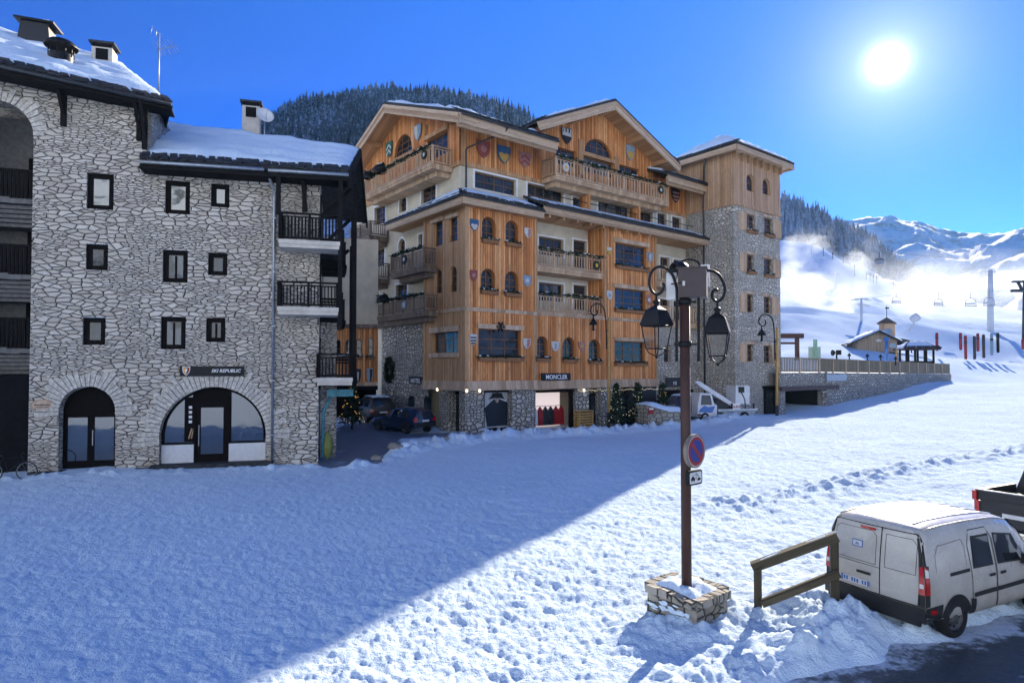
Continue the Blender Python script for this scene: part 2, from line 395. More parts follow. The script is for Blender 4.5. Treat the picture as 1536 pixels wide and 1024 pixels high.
M['concrete_shade'] = plain('shade darkened concrete', (.16, .155, .15), .9, .1, 0, .2)  # concrete colour darkened to paint in the shade inside the loggia
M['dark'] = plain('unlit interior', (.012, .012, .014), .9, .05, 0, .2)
M['glass'] = glassm('window glass')
M['glass_r'] = glassm('mirroring window glass', ior=2.5)
M['glass_c'] = glassm('curtained window glass', curtain=(.13, .14, .15))
M['win_frame'] = plain('window frame wood', (.17, .08, .035), .6, .3, 0, .2, 9.)
M['win_dark'] = plain('dark window frame', (.007, .006, .006), .7, .08, 0, .2)
M['snow'] = snowm('roof snow', (.66, .78, .90))
M['fir'] = plain('fir green', (.018, .036, .024), .8, .15, 0, .5, 14.)
M['boxwood'] = plain('flower box wood', (.24, .12, .06), .75, .2, 0, .25, 9.)
M['post'] = plain('rust brown post paint', (.055, .026, .021), .55, .35, 0, .2, 5.)
M['rock'] = plain('grey boulder', (.26, .24, .22), .9, .1, 0, .3, 5., .03)
M['pole_wood'] = plain('debarked pole', (.42, .26, .10), .7, .2, 0, .15, 3.)
M['rail_old'] = wood('old fence timber', [(.022, .018, .012), (.042, .033, .021), (.065, .053, .034), (.10, .083, .055)], .3, .01, 1, .5)
def paint(name, c, rough=.3, dirt=.0, dirtc=(.16, .15, .13)):
    m = Mt(name); v = m.obj()
    col = c
    if dirt:
        d = m.math('MULTIPLY', m.rng(m.noise(v, 1.7, 6, .65), .36, .72), dirt)
        z = m.n('SeparateXYZ', {0: v}).outputs[2]
        d = m.math('ADD', d, m.math('MULTIPLY', m.rng(z, 1.1, .3), dirt * .8), clamp=True)
        col = m.mix(d, c, dirtc)
        m.bump(m.noise(v, 1.2, 2), .004)
        m.base(col, m.math('ADD', rough, m.math('MULTIPLY', d, .45)), .5)
    else: m.base(col, rough, .5)
    m.bs.inputs['Coat Weight'].default_value = .35 if rough < .4 else 0; m.bs.inputs['Coat Roughness'].default_value = .08
    return m.mat
M['van'] = paint('dirty white van paint', (.50, .475, .435), .22, .38, (.27, .245, .205))
M['steel'] = plain('dark steel rim', (.09, .09, .095), .5, .4, .4, .2)
M['fence_w'] = wood('terrace fence wood', [(.10, .075, .045), (.17, .13, .08), (.23, .18, .11), (.30, .24, .16)], .3, .01, 6, .4)
M['carblue'] = paint('dark blue car paint', (.012, .022, .06), .2)
M['carblack'] = paint('black car paint', (.007, .008, .012), .45)
M['truckwhite'] = paint('white truck paint', (.62, .63, .66), .35, .25)
M['truckblue'] = paint('blue decal paint', (.03, .13, .42), .35)
M['plastic'] = plain('black bumper plastic', (.018, .018, .019), .55, .35, 0, .2)
M['tyre'] = plain('tyre rubber', (.016, .016, .017), .8, .2, 0, .25, 30.)
M['alloy'] = plain('steel rim', (.32, .33, .35), .35, .5, .8, .15)
M['red_lens'] = paint('red lamp lens', (.40, .012, .012), .12)
M['clear_lens'] = paint('clear lamp lens', (.62, .60, .58), .12)
M['red'] = plain('traffic red', (.27, .010, .016), .4, .4, 0, .1)
M['blue'] = plain('traffic blue', (.008, .028, .24), .4, .4, 0, .1)
M['signwhite'] = plain('sign white', (.74, .74, .74), .45, .4, 0, .05)
M['signgrey'] = plain('sign back grey', (.22, .19, .17), .5, .4, .3, .2)
M['gold'] = plain('yellow gold paint', (.62, .36, .05), .5, .3, 0, .15)
M['white_light'] = emit('warm bulb', (1., .86, .6), .75)
M['gold_light'] = emit('golden bulb', (1., .55, .15), .8)
# ================================================================== main wall planes
R0 = Fr((-2.68, 37.0, 0), (.787, .617, 0), (.617, -.787, 0))
L0 = Fr((-2.68, 37.0, 0), (-.617, .787, 0), (-.787, -.617, 0))
_s = at(140, 703, 25.4)
S0 = Fr((_s.x, _s.y, 0), (.9636, .2672, 0), (.2672, -.9636, 0))
VAN_A = R(26); VD = Vector((math.cos(VAN_A), math.sin(VAN_A), 0)); VR = Vector((VD.y, -VD.x, 0))     # van heading, its right side
VANP = at(1388, 952, 10.2); VANP.z = 0
# ================================================================== terrain
ctl = []
for x, y, d in [(60, 712, 24.5), (140, 704, 25.2), (240, 701, 26), (405, 698, 27), (478, 696, 27.6), (520, 690, 28.6), (545, 664, 33), (600, 650, 37), (660, 648, 38),
                (698, 650, 36.8), (800, 645, 40), (900, 641, 43), (985, 636, 46), (1100, 622, 48), (1172, 622, 50.5), (1255, 607, 56.3), (1340, 588, 65.5), (1425, 570, 76.5),
                (1480, 560, 83), (1540, 556, 86), (1470, 534, 106), (1330, 524, 92), (1230, 530, 84), (1190, 520, 100), (1180, 490, 125), (1180, 462, 165), (1180, 415, 235), (1172, 361, 320),
                (1230, 372, 318), (1290, 505, 120), (1300, 478, 180), (1300, 446, 250), (1300, 414, 312), (1400, 512, 120), (1400, 490, 180), (1400, 470, 260), (1395, 452, 330),
                (1536, 512, 120), (1536, 492, 200), (1540, 472, 310), (1640, 470, 310), (1100, 400, 240), (1040, 380, 300), (1100, 480, 130), (560, 628, 44)]:
    p = at(x, y, d); ctl.append((p.x, p.y, p.z))
ctl += [(-9, 8, -.25), (0, 9, -.42), (6.6, 10.3, -.33), (8.5, 9.6, -.36), (12, 14, -.35), (-14, 14, -.1), (4, 20, -.2), (-4, 20, -.1), (14, 24, .0), (25, 25, .35), (24, 38, .5), (40, 45, 1.5), (58, 62, 2.6),
        (-40, 50, .8), (-70, 60, 2), (-10, 70, .6), (10, 85, 2.), (-30, 130, 6), (40, 130, 7), (0, -12, -.8), (0, -70, 0), (70, -60, 1), (-70, -60, 1), (70, 10, 1.2), (-70, 0, .5), (120, 60, 4), (-150, 150, 9),
        (0, 300, 20), (-200, 400, 30), (150, 480, 20), (330, 480, 12), (0, 600, 20), (500, 300, 20), (-500, 0, 10), (0, -500, 10), (500, -100, 10)]
C = np.array(ctl); K = lambda d2: np.sqrt(d2 + 9.0)
_A = K(((C[:, None, :2] - C[None, :, :2]) ** 2).sum(-1)); _n = len(C)
_B = np.zeros((_n + 1, _n + 1)); _B[:_n, :_n] = _A; _B[:_n, _n] = 1; _B[_n, :_n] = 1
_W = np.linalg.solve(_B, np.concatenate([C[:, 2], [0]]))
def ground0(x, y):
    x = np.asarray(x, float); y = np.asarray(y, float); sh = x.shape; x = x.ravel(); y = y.ravel(); out = np.empty(x.size)
    for i in range(0, x.size, 20000):
        xs, ys = x[i:i + 20000], y[i:i + 20000]
        out[i:i + 20000] = K((xs[:, None] - C[None, :, 0]) ** 2 + (ys[:, None] - C[None, :, 1]) ** 2) @ _W[:_n] + _W[_n]
    return out.reshape(sh)
def gz(x, y): return float(ground0(np.array([x]), np.array([y]))[0])
def polydist(x, y, pts):
    d = np.full(np.shape(x), 1e9)
    for a, b in zip(pts[:-1], pts[1:]):
        ax, ay = a[:2]; bx, by = b[:2]; L2 = (bx - ax) ** 2 + (by - ay) ** 2
        t = np.clip(((x - ax) * (bx - ax) + (y - ay) * (by - ay)) / L2, 0, 1)
        d = np.minimum(d, np.hypot(x - ax - t * (bx - ax), y - ay - t * (by - ay)))
    return d
ROADO = Vector((6.0, 10.1, 0))           # a point on the snowy edge of the cleared road beside the van
def road_side(x, y): return (x - ROADO.x) * VR.x + (y - ROADO.y) * VR.y        # >0 on the road
STREET = [at(470, 662, 34), at(560, 655, 35.6), at(640, 652, 36.2), at(700, 651, 36.8), at(800, 646, 39.6), at(900, 641, 42.8), at(985, 637, 45.5)]
STREET2 = [at(520, 690, 28.6), at(540, 668, 32.5), at(560, 640, 40)]
def street_d(x, y): return np.minimum(polydist(x, y, STREET) - 1.0, polydist(x, y, STREET2) - 1.7)
BANK = [at(535, 693, 27.3), at(570, 684, 29), at(620, 676, 31), at(700, 667, 33.6), at(800, 659, 36.3), at(900, 653, 38.7), at(985, 645, 42), at(1050, 640, 44), at(1110, 634, 47)]
SEDGE = [(S0.P(-6, 0, 1.4).x, S0.P(-6, 0, 1.4).y), (S0.P(3, 0, 1.1).x, S0.P(3, 0, 1.1).y), (S0.P(8.6, 0, .9).x, S0.P(8.6, 0, .9).y)]
RIDGE = [at(1085, 765, 20.2), at(1234, 742, 22.3), at(1330, 716, 25.2), at(1420, 702, 27.3), at(1560, 688, 29.8)]
def shade_mask(x, y):     # groomed run (smoother) west of this line, trampled snow east of it
    return smooth(-3.5, 2.5, (x - 21.0) * .864 - (y - 52) * .503)
def snow_height(x, y):
    r = np.hypot(x, y); z = ground0(x, y)
    tr = shade_mask(x, y); rd = road_side(x, y) + .35 * pnoise(x * .9, y * .9); sd = street_d(x, y) + .3 * pnoise(x * .7 + 5, y * .7)
    near = 1 - smooth(30, 75, r)
    lum = fbm(x / .55, y / .55, 3, .5); big = fbm(x / 3.2, y / 3.2, 3)
    pit = -np.clip(pnoise(x / .25 + 9, y / .21) + .4 * pnoise(x / .11, y / .11) - .15, 0, 1)
    clod = np.clip(pnoise(x / .21 + 3, y / .21 + 8) - .22, 0, 1)
    trk = np.sin((x * .5 - y * .86) * 2 * math.pi / .9)
    amp = (.020 + .016 * tr); fine = pnoise(x / .17, y / .17) + .6 * pnoise(x / .085 + 4, y / .085)
    h = amp * lum * near + (.02 + .03 * tr) * big + tr * .044 * pit * near + (.007 + .032 * tr) * clod * near + (1 - tr) * near * (.04 * pit * smooth(24, 11, r)) + (.017 + .010 * tr) * fine * smooth(36, 12, r)
    for q_, w_ in ((0, .16), (1.7, .16), (5.2, .18), (6.9, .18)):
        tl = (x * .34 - y * .94) + 14.2 + q_ + .4 * pnoise(x / 9 + q_, y / 9); h = h - (1 - .75 * tr) * near * .016 * np.exp(-(tl / w_) ** 2) * (1 + .8 * np.sin((x * .94 + y * .34) * 2 * math.pi / .28))
    b = np.exp(-(polydist(x, y, BANK) / .75) ** 2)
    h = h + b * (.30 + .22 * fbm(x / .9, y / .9, 2) + .28 * np.clip(pnoise(x / .42, y / .42), -.2, 1) + .22 * np.clip(pnoise(x / .2, y / .2 + 5) - .1, 0, 1))
    e = np.exp(-(polydist(x, y, SEDGE) / .45) ** 2); h = h + e * (.05 + .16 * np.clip(fbm(x / .6, y / .6, 3), 0, 1))
    # heaped snow by the planter, the rail and the van's tail
    for cx, cy, hh, rr in ((5.6, 11.0, .25, .6), (5.0, 10.2, .15, .8), (4.4, 11.6, .06, .6), (2.6, 11.0, .16, .5), (3.3, 10.7, .14, .6), (5.4, 11.9, .22, .7), (4.3, 9.7, .12, .7), (3.9, 11.5, .1, .5), (5.7, 10.1, .16, .5)):
        g = np.exp(-(((x - cx) ** 2 + (y - cy) ** 2) / rr ** 2)); h = h + g * hh * (1 + .55 * fbm(x / .35, y / .35, 3))
    rg = np.exp(-(polydist(x, y, RIDGE) / .9) ** 2); h = h + rg * (.05 + .22 * np.clip(pnoise(x / .45, y / .45) + .4 * pnoise(x / .2, y / .2), -.1, 1))
    edge = np.exp(-((rd + .55) / .5) ** 2) * smooth(30, 18, r); h = h + edge * (.10 + .12 * np.clip(fbm(x / .4, y / .4, 3), -.3, 1))
    far = smooth(70, 160, r); h = h + far * (1.5 * fbm(x / 60, y / 60, 4) + .5 * fbm(x / 14, y / 22, 3))
    k = smooth(0.15, -.35, rd); k2 = smooth(-.3, .4, sd)
    kk = np.minimum(k, k2)
    return z + h * kk - .07 * (1 - kk)
def fan(name, m, angs, rads, f, keep=None):
    A, Rr = np.meshgrid(np.radians(angs), rads); X = np.sin(A) * Rr; Y = np.cos(A) * Rr; Zz = f(X, Y)
    na, nr = len(angs), len(rads); V = np.stack([X, Y, Zz], -1).reshape(-1, 3)
    i = np.arange(na * nr).reshape(nr, na); Q = np.stack([i[:-1, :-1], i[:-1, 1:], i[1:, 1:], i[1:, :-1]], -1).reshape(-1, 4)[:, ::-1]
    me = bpy.data.meshes.new(name); me.vertices.add(len(V)); me.vertices.foreach_set('co', V.ravel())
    me.loops.add(Q.size); me.loops.foreach_set('vertex_index', Q.ravel().astype(np.int32)); me.polygons.add(len(Q))
    me.polygons.foreach_set('loop_start', np.arange(0, Q.size, 4, dtype=np.int32)); me.polygons.foreach_set('use_smooth', np.ones(len(Q), bool))
    me.update(calc_edges=True); me.materials.append(m); o = bpy.data.objects.new(name, me); COL.objects.link(o); return o
def snow_ground_mat():
    m = Mt('trampled snow'); v = m.geo()
    n1 = m.noise(v, 3.2, 6, .65); n2 = m.noise(v, 14, 4, .65); n3 = m.noise(v, 45, 2, .6)
    h = m.math('ADD', m.math('ADD', m.math('MULTIPLY', n1, .9), m.math('MULTIPLY', n2, .45)), m.math('MULTIPLY', n3, .13))
    m.bump(h, .10)
    d = m.noise(v, .23, 5, .6)
    col = m.mix(m.rng(d, .35, .7), (.62, .745, .87), (.66, .79, .91))
    col = m.mix(m.rng(m.noise(v, 1.1, 6, .7), .62, .82, 0, .22), col, (.50, .47, .42))
    ps = m.n('SeparateXYZ', {0: v}); far = m.rng(m.n('VectorMath', {0: v}, operation='LENGTH').outputs['Value'], 150., 230.)
    sc = m.math('MULTIPLY', m.rng(m.noise(m.map(v, (.02, .02, .09)), 1., 7, .7), .53, .63), m.math('MULTIPLY', far, m.rng(m.noise(v, .25, 4, .7), .42, .60)))
    col = m.mix(m.math('MULTIPLY', sc, .75), col, (.17, .175, .18))
    return m.base(col, .75, .0)
M['ground'] = snow_ground_mat()
angs = np.concatenate([np.linspace(-180, -46, 68)[:-1], np.linspace(-46, 46, 860), np.linspace(46, 180, 68)[1:]])
rads = np.concatenate([np.linspace(.5, 7.5, 12)[:-1], np.exp(np.linspace(math.log(7.5), math.log(90), 430)), np.exp(np.linspace(math.log(90), math.log(700), 110))[1:]])
struct(fan('snow_ground', M['ground'], angs, rads, snow_height))
# cleared road and icy street, thin sheets over the base level
def road_mat(name, c, sn, thr, edge=False):
    m = Mt(name); v = m.geo(); n1 = m.noise(v, .9, 6, .68); n2 = m.noise(v, 6, 4, .65)
    f = m.math('ADD', m.math('MULTIPLY', n1, .7), m.math('MULTIPLY', n2, .3))
    if edge:
        dd = m.n('VectorMath', {0: m.n('VectorMath', {0: v, 1: tuple(ROADO)}, operation='SUBTRACT'), 1: tuple(VR)}, operation='DOT_PRODUCT').outputs['Value']
        f = m.math('ADD', f, m.math('MULTIPLY', m.rng(dd, 1.0, -.4), .22))
        f = m.math('ADD', f, m.math('MULTIPLY', m.noise(v, 22, 3, .7), .10))
    k = m.rng(f, thr, thr + .13)
    col = m.mix(k, m.mix(m.noise(v, 25, 3), tuple(x * .7 for x in c), tuple(x * 1.3 for x in c)), sn)
    m.bump(m.math('ADD', m.math('MULTIPLY', n2, .6), m.math('MULTIPLY', m.noise(v, 60, 2), .2)), .07)
    return m.base(col, m.mix(k, (.32, .32, .32), (.7, .7, .7)), .4)
def strip_sheet(name, mtl, rows, lift):
    V = np.array(rows); sh = V.shape; z = ground0(V[..., 0], V[..., 1]) + lift
    vs = [(V[i, j, 0], V[i, j, 1], z[i, j]) for i in range(sh[0]) for j in range(sh[1])]
    fs = [[i * sh[1] + j, i * sh[1] + j + 1, (i + 1) * sh[1] + j + 1, (i + 1) * sh[1] + j] for i in range(sh[0] - 1) for j in range(sh[1] - 1)]
    b = MB(); b.mesh(vs, fs, 0, True); o = b.build(name, mtl); return struct(o)
rows = []
for i in range(90):
    a = -12 + i * .45; e = .12 * math.sin(a * 2.1) + .1 * math.sin(a * 5.3 + 1)
    rows.append([tuple((ROADO + VD * a + VR * (e - .35 + k * .6))[:2]) for k in range(14)])
strip_sheet('asphalt_road', road_mat('wet asphalt with slush', (.040, .042, .046), (.55, .60, .66), .63, True), rows, -.02)
ICE = road_mat('icy packed street', (.13, .17, .24), (.40, .48, .60), .52)
xs_, ys_ = np.arange(-14, 20, .35), np.arange(26, 52, .35); XX, YY = np.meshgrid(xs_, ys_); DD = street_d(XX, YY); ZZ = ground0(XX, YY); nx_ = len(xs_)
b = MB(); b.mesh(np.stack([XX, YY, ZZ], -1).reshape(-1, 3).tolist(), [[j * nx_ + i, j * nx_ + i + 1, (j + 1) * nx_ + i + 1, (j + 1) * nx_ + i] for j in range(len(ys_) - 1) for i in range(nx_ - 1) if DD[j:j + 2, i:i + 2].max() < .45], 0, True)
struct(b.build('icy_street', ICE))
# ================================================================== mountains, wooded hills
def ridge(name, m, prof, base_d, base_z, nx, nz, back=.25, rough=0., seed=0, rs=60., pw=1.0):
    """a real hillside: crest points (px, py, distance) and a foot at base_d; falls away behind the crest"""
    P = [at(*q) for q in prof]; vs = []; fs = []
    for i in range(nx):
        k = i / (nx - 1) * (len(P) - 1); a = int(min(k, len(P) - 2)); c = P[a].lerp(P[a + 1], k - a)
        dr = Vector((c.x, c.y, 0)).normalized(); dist = math.hypot(c.x, c.y)
        for j in range(nz):
            t = j / (nz - 1)
            if t <= .75: s = t / .75; d = base_d + (dist - base_d) * s; z = base_z + (c.z - base_z) * s ** pw
            else: s = (t - .75) / .25; d = dist + dist * back * s; z = c.z - (c.z - base_z) * s * .8
            vs.append([dr.x * d, dr.y * d, z, s if t <= .75 else 1])
        
    V = np.array(vs); env = V[:, 3]
    if rough:
        n = fbm(V[:, 0] / rs + seed, V[:, 1] / rs, 5, .55); rd_ = 1 - np.abs(fbm(V[:, 0] / rs / 1.7 + 4 + seed, V[:, 1] / rs / 1.7, 5, .55)) * 2
        V[:, 2] += rough * (n * .6 + rd_ * .5 - .35) * np.clip(env * 3, 0, 1)
    for i in range(nx - 1):
        for j in range(nz - 1): fs.append([i * nz + j, (i + 1) * nz + j, (i + 1) * nz + j + 1, i * nz + j + 1])
    b = MB(); b.mesh(V[:, :3].tolist(), fs, 0, True); o = b.build(name, m); return o, V.reshape(nx, nz, 4)
def mountain_mat():
    m = Mt('snow and rock'); v = m.geo(); nz = m.n('SeparateXYZ', {0: m.n('NewGeometry').outputs['Normal']}).outputs[2]
    n1 = m.noise(v, .012, 8, .68); n2 = m.noise(m.map(v, (1, 1, .35)), .05, 6, .7)
    f = m.math('ADD', m.math('ADD', m.math('MULTIPLY', n1, .6), m.math('MULTIPLY', n2, .5)), m.math('MULTIPLY', nz, -.25))
    col = m.mix(m.rng(f, .30, .52), (.80, .82, .86), (.16, .155, .16))
    m.bump(m.math('ADD', m.math('MULTIPLY', n1, 1.), m.math('MULTIPLY', n2, .5)), 14.)
    return m.base(col, .8, .1)
MM = mountain_mat()
o, _ = ridge('mountain_range', MM, [(1120, 360, 1500), (1210, 345, 1500), (1250, 332, 1500), (1300, 325, 1480), (1335, 325, 1450), (1352, 332, 1450), (1375, 328, 1450), (1395, 332, 1450), (1420, 343, 1450), (1460, 345, 1420), (1495, 340, 1420), (1536, 343, 1380), (1600, 330, 1380), (1700, 335, 1350)],
             700, 0, 260, 90, .3, 17, 3, 130.); struct(o)
o, _ = ridge('mountain_spur', MM, [(1380, 440, 1150), (1410, 408, 1150), (1440, 388, 1130), (1470, 366, 1120), (1500, 357, 1100), (1540, 345, 1080), (1620, 320, 1050), (1700, 310, 1050)], 640, 0, 120, 60, .2, 15, 9, 90.); struct(o)
def slope_mat():
    m = Mt('frosted wood floor'); v = m.geo(); n = m.noise(v, .09, 6, .65)
    m.bump(m.noise(v, .25, 5), 1.5)
    return m.base(m.mix(m.rng(n, .4, .62), (.70, .73, .78), (.16, .18, .20)), .85, .1)
SM = slope_mat()
hill_o, HV = ridge('wooded_hill', SM, [(240, 290, 430), (330, 235, 430), (400, 195, 430), (440, 170, 430), (500, 146, 440), (560, 134, 450), (640, 142, 450), (700, 152, 440), (770, 170, 430), (840, 200, 420), (920, 250, 420)], 130, 4, 150, 70, .3, 7, 1, 50.); struct(hill_o)
o, _ = ridge('snowy_summit', M['snow'], [(470, 150, 700), (520, 130, 700), (560, 122, 700), (610, 121, 700), (650, 128, 700), (700, 134, 690), (760, 152, 680), (830, 190, 670)], 460, 40, 60, 30, .2, 5, 2, 60.); struct(o)
hill2_o, HV2 = ridge('wooded_shoulder', SM, [(1000, 300, 470), (1100, 300, 470), (1172, 306, 470), (1200, 318, 465), (1240, 336, 460), (1290, 365, 450), (1330, 392, 450), (1365, 420, 440), (1400, 446, 430), (1430, 470, 420)], 335, 38, 110, 40, .3, 4, 5, 40., 1.0); struct(hill2_o)
b = MB(); _vs = []; _q = 60  # unseen slope behind the camera, shaped to bounce sunlight onto the facades
for i in range(_q):
    a = R(66 + 228 * i / (_q - 1)); hh = 140 + 14 * math.sin(i * .5) + 5 * math.sin(i * 1.9)
    for j in range(10):
        t = j / 9; d = 62 + 190 * t; _vs.append((math.sin(a) * d, math.cos(a) * d, 1 + hh * t ** 1.1))
b.mesh(_vs, [[i * 10 + j, (i + 1) * 10 + j, (i + 1) * 10 + j + 1, i * 10 + j + 1] for i in range(_q - 1) for j in range(9)], 0, True)
VM = Mt('bounce slope snow with woods'); _v = VM.geo(); VM.base(VM.mix(VM.math('MULTIPLY', VM.rng(VM.noise(_v, .10, 5, .65), .57, .62), .9), (.71, .82, .91), (.03, .045, .04)), .8, .1)
struct(b.build('bounce_slope', VM.mat))
# ================================================================== building helpers
def rectl(u0, u1, z0, z1): return [(u0, z0), (u1, z0), (u1, z1), (u0, z1)]
def archl(u0, u1, z0, z1, n=12, rise=None):
    c = (u0 + u1) / 2; r = abs(u1 - u0) / 2; ry = min(rise or r, z1 - z0 - .01); zs = z1 - ry; sg = 1 if u1 > u0 else -1
    return [(u0, z0), (u1, z0)] + [(c + sg * r * math.cos(math.pi * k / n), zs + ry * math.sin(math.pi * k / n)) for k in range(n + 1)]
def window(F, loopf, u0, u1, z0, z1, parent, d=-.2, cols=2, rows=3, fr=.07, mf='win_frame', gl='glass', mw=.05, name='window'):
    if u0 > u1: u0, u1 = u1, u0
    b = MB(); b.prism(F, loopf(u0 + .005, u1 - .005, z0 + .005, z1 - .005), d - .06, d + .02, 0, [loopf(u0 + fr, u1 - fr, z0 + fr, z1 - fr)])
    for i in range(1, cols):
        u = u0 + fr + (u1 - u0 - 2 * fr) * i / cols; ww = mw * (1.5 if cols % 2 == 0 and i == cols // 2 else 1); b.box(F, u - ww / 2, u + ww / 2, z0 + fr, z1 - fr * 1.2, d - .035, d + .006)
    for j in range(1, rows):
        z = z0 + fr + (z1 - z0 - 2 * fr) * j / rows; b.box(F, u0 + fr, u1 - fr, z - mw / 2, z + mw / 2, d - .03, d + .001)
    w = b.build(name, M[mf], parent); p = MB(); p.poly(F, loopf(u0 + fr * .8, u1 - fr * .8, z0 + fr * .8, z1 - fr * .8), d - .025); p.build('pane', M[gl], w); return w
class Wall:
    def __init__(s, F, parent, d=0.): s.F, s.par, s.d, s.h = F, parent, d, []
    def win(s, px, arch=False, depth=.2, cut=True, box=False, trim=None, **k):
        u0, u1, z0, z1 = s.F.rect(*px, s.d)
        if u0 > u1: u0, u1 = u1, u0
        lf = archl if arch else rectl
        if cut: s.h.append((lf(u0, u1, z0, z1), depth))
        w = window(s.F, lf, u0, u1, z0, z1, s.par, s.d - depth, **k)
        if trim:
            t = MB(); g = trim; t.prism(s.F, lf(u0 - g, u1 + g, z0 - g * .2, z1 + g), s.d - .01, s.d + .035, 0, [lf(u0, u1, z0 + .001, z1)]); t.build('window_trim', M['white'], w)
        if box: flowerbox(s.F, u0 - .06, u1 + .06, z0 + .02, s.d, w)
        return u0, u1, z0, z1
    def build(s, outline, m, name='wall', rm=None, extra=()):
        b = MB(); b.poly(s.F, outline, s.d, [h for h, _ in s.h] + list(extra))
        for h, dep in s.h: b.rim(s.F, h, s.d, s.d - dep, 1)
        for h in extra: b.rim(s.F, h, s.d, s.d - .3, 1)
        return b.build(name, [M[m], M[rm or m]], s.par)
def flowerbox(F, u0, u1, z, d, parent, h=.2, dp=.24):
    b = MB(); b.box(F, u0, u1, z - h, z, d + .02, d + dp); b.box(F, u0 - .02, u1 + .02, z - .03, z + .012, d + .015, d + dp + .02)
    o = b.build('flower_box', M['boxwood'], parent); g = MB()
    sprigs(g, [F.P(u0 + (u1 - u0) * random.random(), z + .02, d + .04 + (dp - .08) * random.random()) for _ in range(int(26 * abs(u1 - u0)) + 12)], .22)
    for _ in range(3):
        u = u0 + (u1 - u0) * random.random(); snowclump(g, F.P(u, z + .1, d + dp * .6), .08, 1)
    g.build('greenery', [M['fir'], M['snow']], o); return o
def sprigs(b, pts, L, m=0):
    for p in pts:
        p = Vector(p)
        for _ in range(3):
            t = Vector((random.uniform(-1, 1), random.uniform(-1, 1), random.uniform(-.35, .9))).normalized() * L * random.uniform(.6, 1.1)
            s = t.cross(Vector((random.uniform(-1, 1), random.uniform(-1, 1), random.uniform(-1, 1)))).normalized() * L * .2
            b.face([p - s * .4, p + t * .5 - s, p + t, p + t * .5 + s], None, m)
def snowclump(b, c, r, m=0, sq=.6, seg=7):
    c = Vector(c); vs = [c + Z * r * sq]; fs = []
    for j, (rr, zz) in enumerate(((.6, .8), (1, .3), (1.05, -.2), (.7, -.6))):
        for k in range(seg):
            a = 2 * math.pi * k / seg + j; q = rr * random.uniform(.8, 1.2); vs.append(c + Vector((math.cos(a) * r * q, math.sin(a) * r * q, zz * r * sq * random.uniform(.85, 1.15))))
    for k in range(seg): fs.append([0, 1 + k, 1 + (k + 1) % seg])
    for j in range(3):
        for k in range(seg): fs.append([1 + j * seg + k, 1 + (j + 1) * seg + k, 1 + (j + 1) * seg + (k + 1) % seg, 1 + j * seg + (k + 1) % seg])
    b.mesh(vs, fs, m, True)
def bil(A, B, C, D, u, v): return A.lerp(B, u).lerp(D.lerp(C, u), v)
def roof(parent, A, B, C, D, th=.16, snow=.2, name='roof', gapu=.05, gapv=.10, seed=0, lift=.0, res=.28, tiles=True, rag=.1, mcol='slate'):
    """A,B eave ends, C,D ridge ends. Slate slab with an uneven snow cover as a sub-part."""
    gapv *= .45; gapu *= .4; snow *= 1.0; A, B, C, D = map(Vector, (A, B, C, D)); n = (B - A).cross(D - A).normalized()
    if n.z < 0: n = -n
    b = MB(); q = [A, B, C, D]; lo = [p - Z * th for p in q]
    L = (B - A).length; W = (D - A).length
    b.face(q, [(0, 0), (L, 0), (L, W), (0, W)]); b.face(lo[::-1])
    for i in range(4): b.face([lo[i], lo[(i + 1) % 4], q[(i + 1) % 4], q[i]])
    if tiles:
        for row in range(2):
            k = int(L / .34)
            for i in range(k):
                u = (i + .5 + random.uniform(-.2, .2)) / k; p = bil(A, B, C, D, u, row * .3 / W); t = (D - A).normalized(); e = (B - A).normalized()
                o = -t * random.uniform(.03, .12) + n * (.02 + row * .03); b.beam(p + o - t * .02, p + t * .42 + n * (.03 + row * .03), .3 * random.uniform(.75, 1.1), .045, 0, up=n)
    o = b.build(name, M[mcol], parent)
    if snow:
        nx, ny = max(8, int(L / res)), max(6, int(W / res)); U, V_ = np.meshgrid(np.linspace(0, 1, nx), np.linspace(0, 1, ny))
        nz = fbm(U * L / 1.1 + seed, V_ * W / 1.1, 4); n2 = fbm(U * L / .5 + seed + 7, V_ * W / .9, 3)
        ve = gapv + rag * (n2 * .9 + .5 * pnoise(U * L * 2.2 + seed, V_ * 2)) * .7
        k = smooth(0, .14, V_ - ve) * smooth(0, .04, U - gapu * (1 + n2)) * smooth(0, .04, 1 - gapu * (1 + n2) - U) * smooth(-.02, .05, 1.01 - V_)
        t = -.05 + k * (snow * (.8 + .45 * nz) + .05)
        vs = []
        for j in range(ny):
            for i in range(nx):
                p = bil(A, B, C, D, U[j, i], V_[j, i]); vs.append(p + (Z * .7 + n * .3) * float(t[j, i]))
        s = MB(); s.mesh(vs, [[j * nx + i, j * nx + i + 1, (j + 1) * nx + i + 1, (j + 1) * nx + i] for j in range(ny - 1) for i in range(nx - 1)], 0, True); s.build('snow_cover', M['snow'], o)
    return o
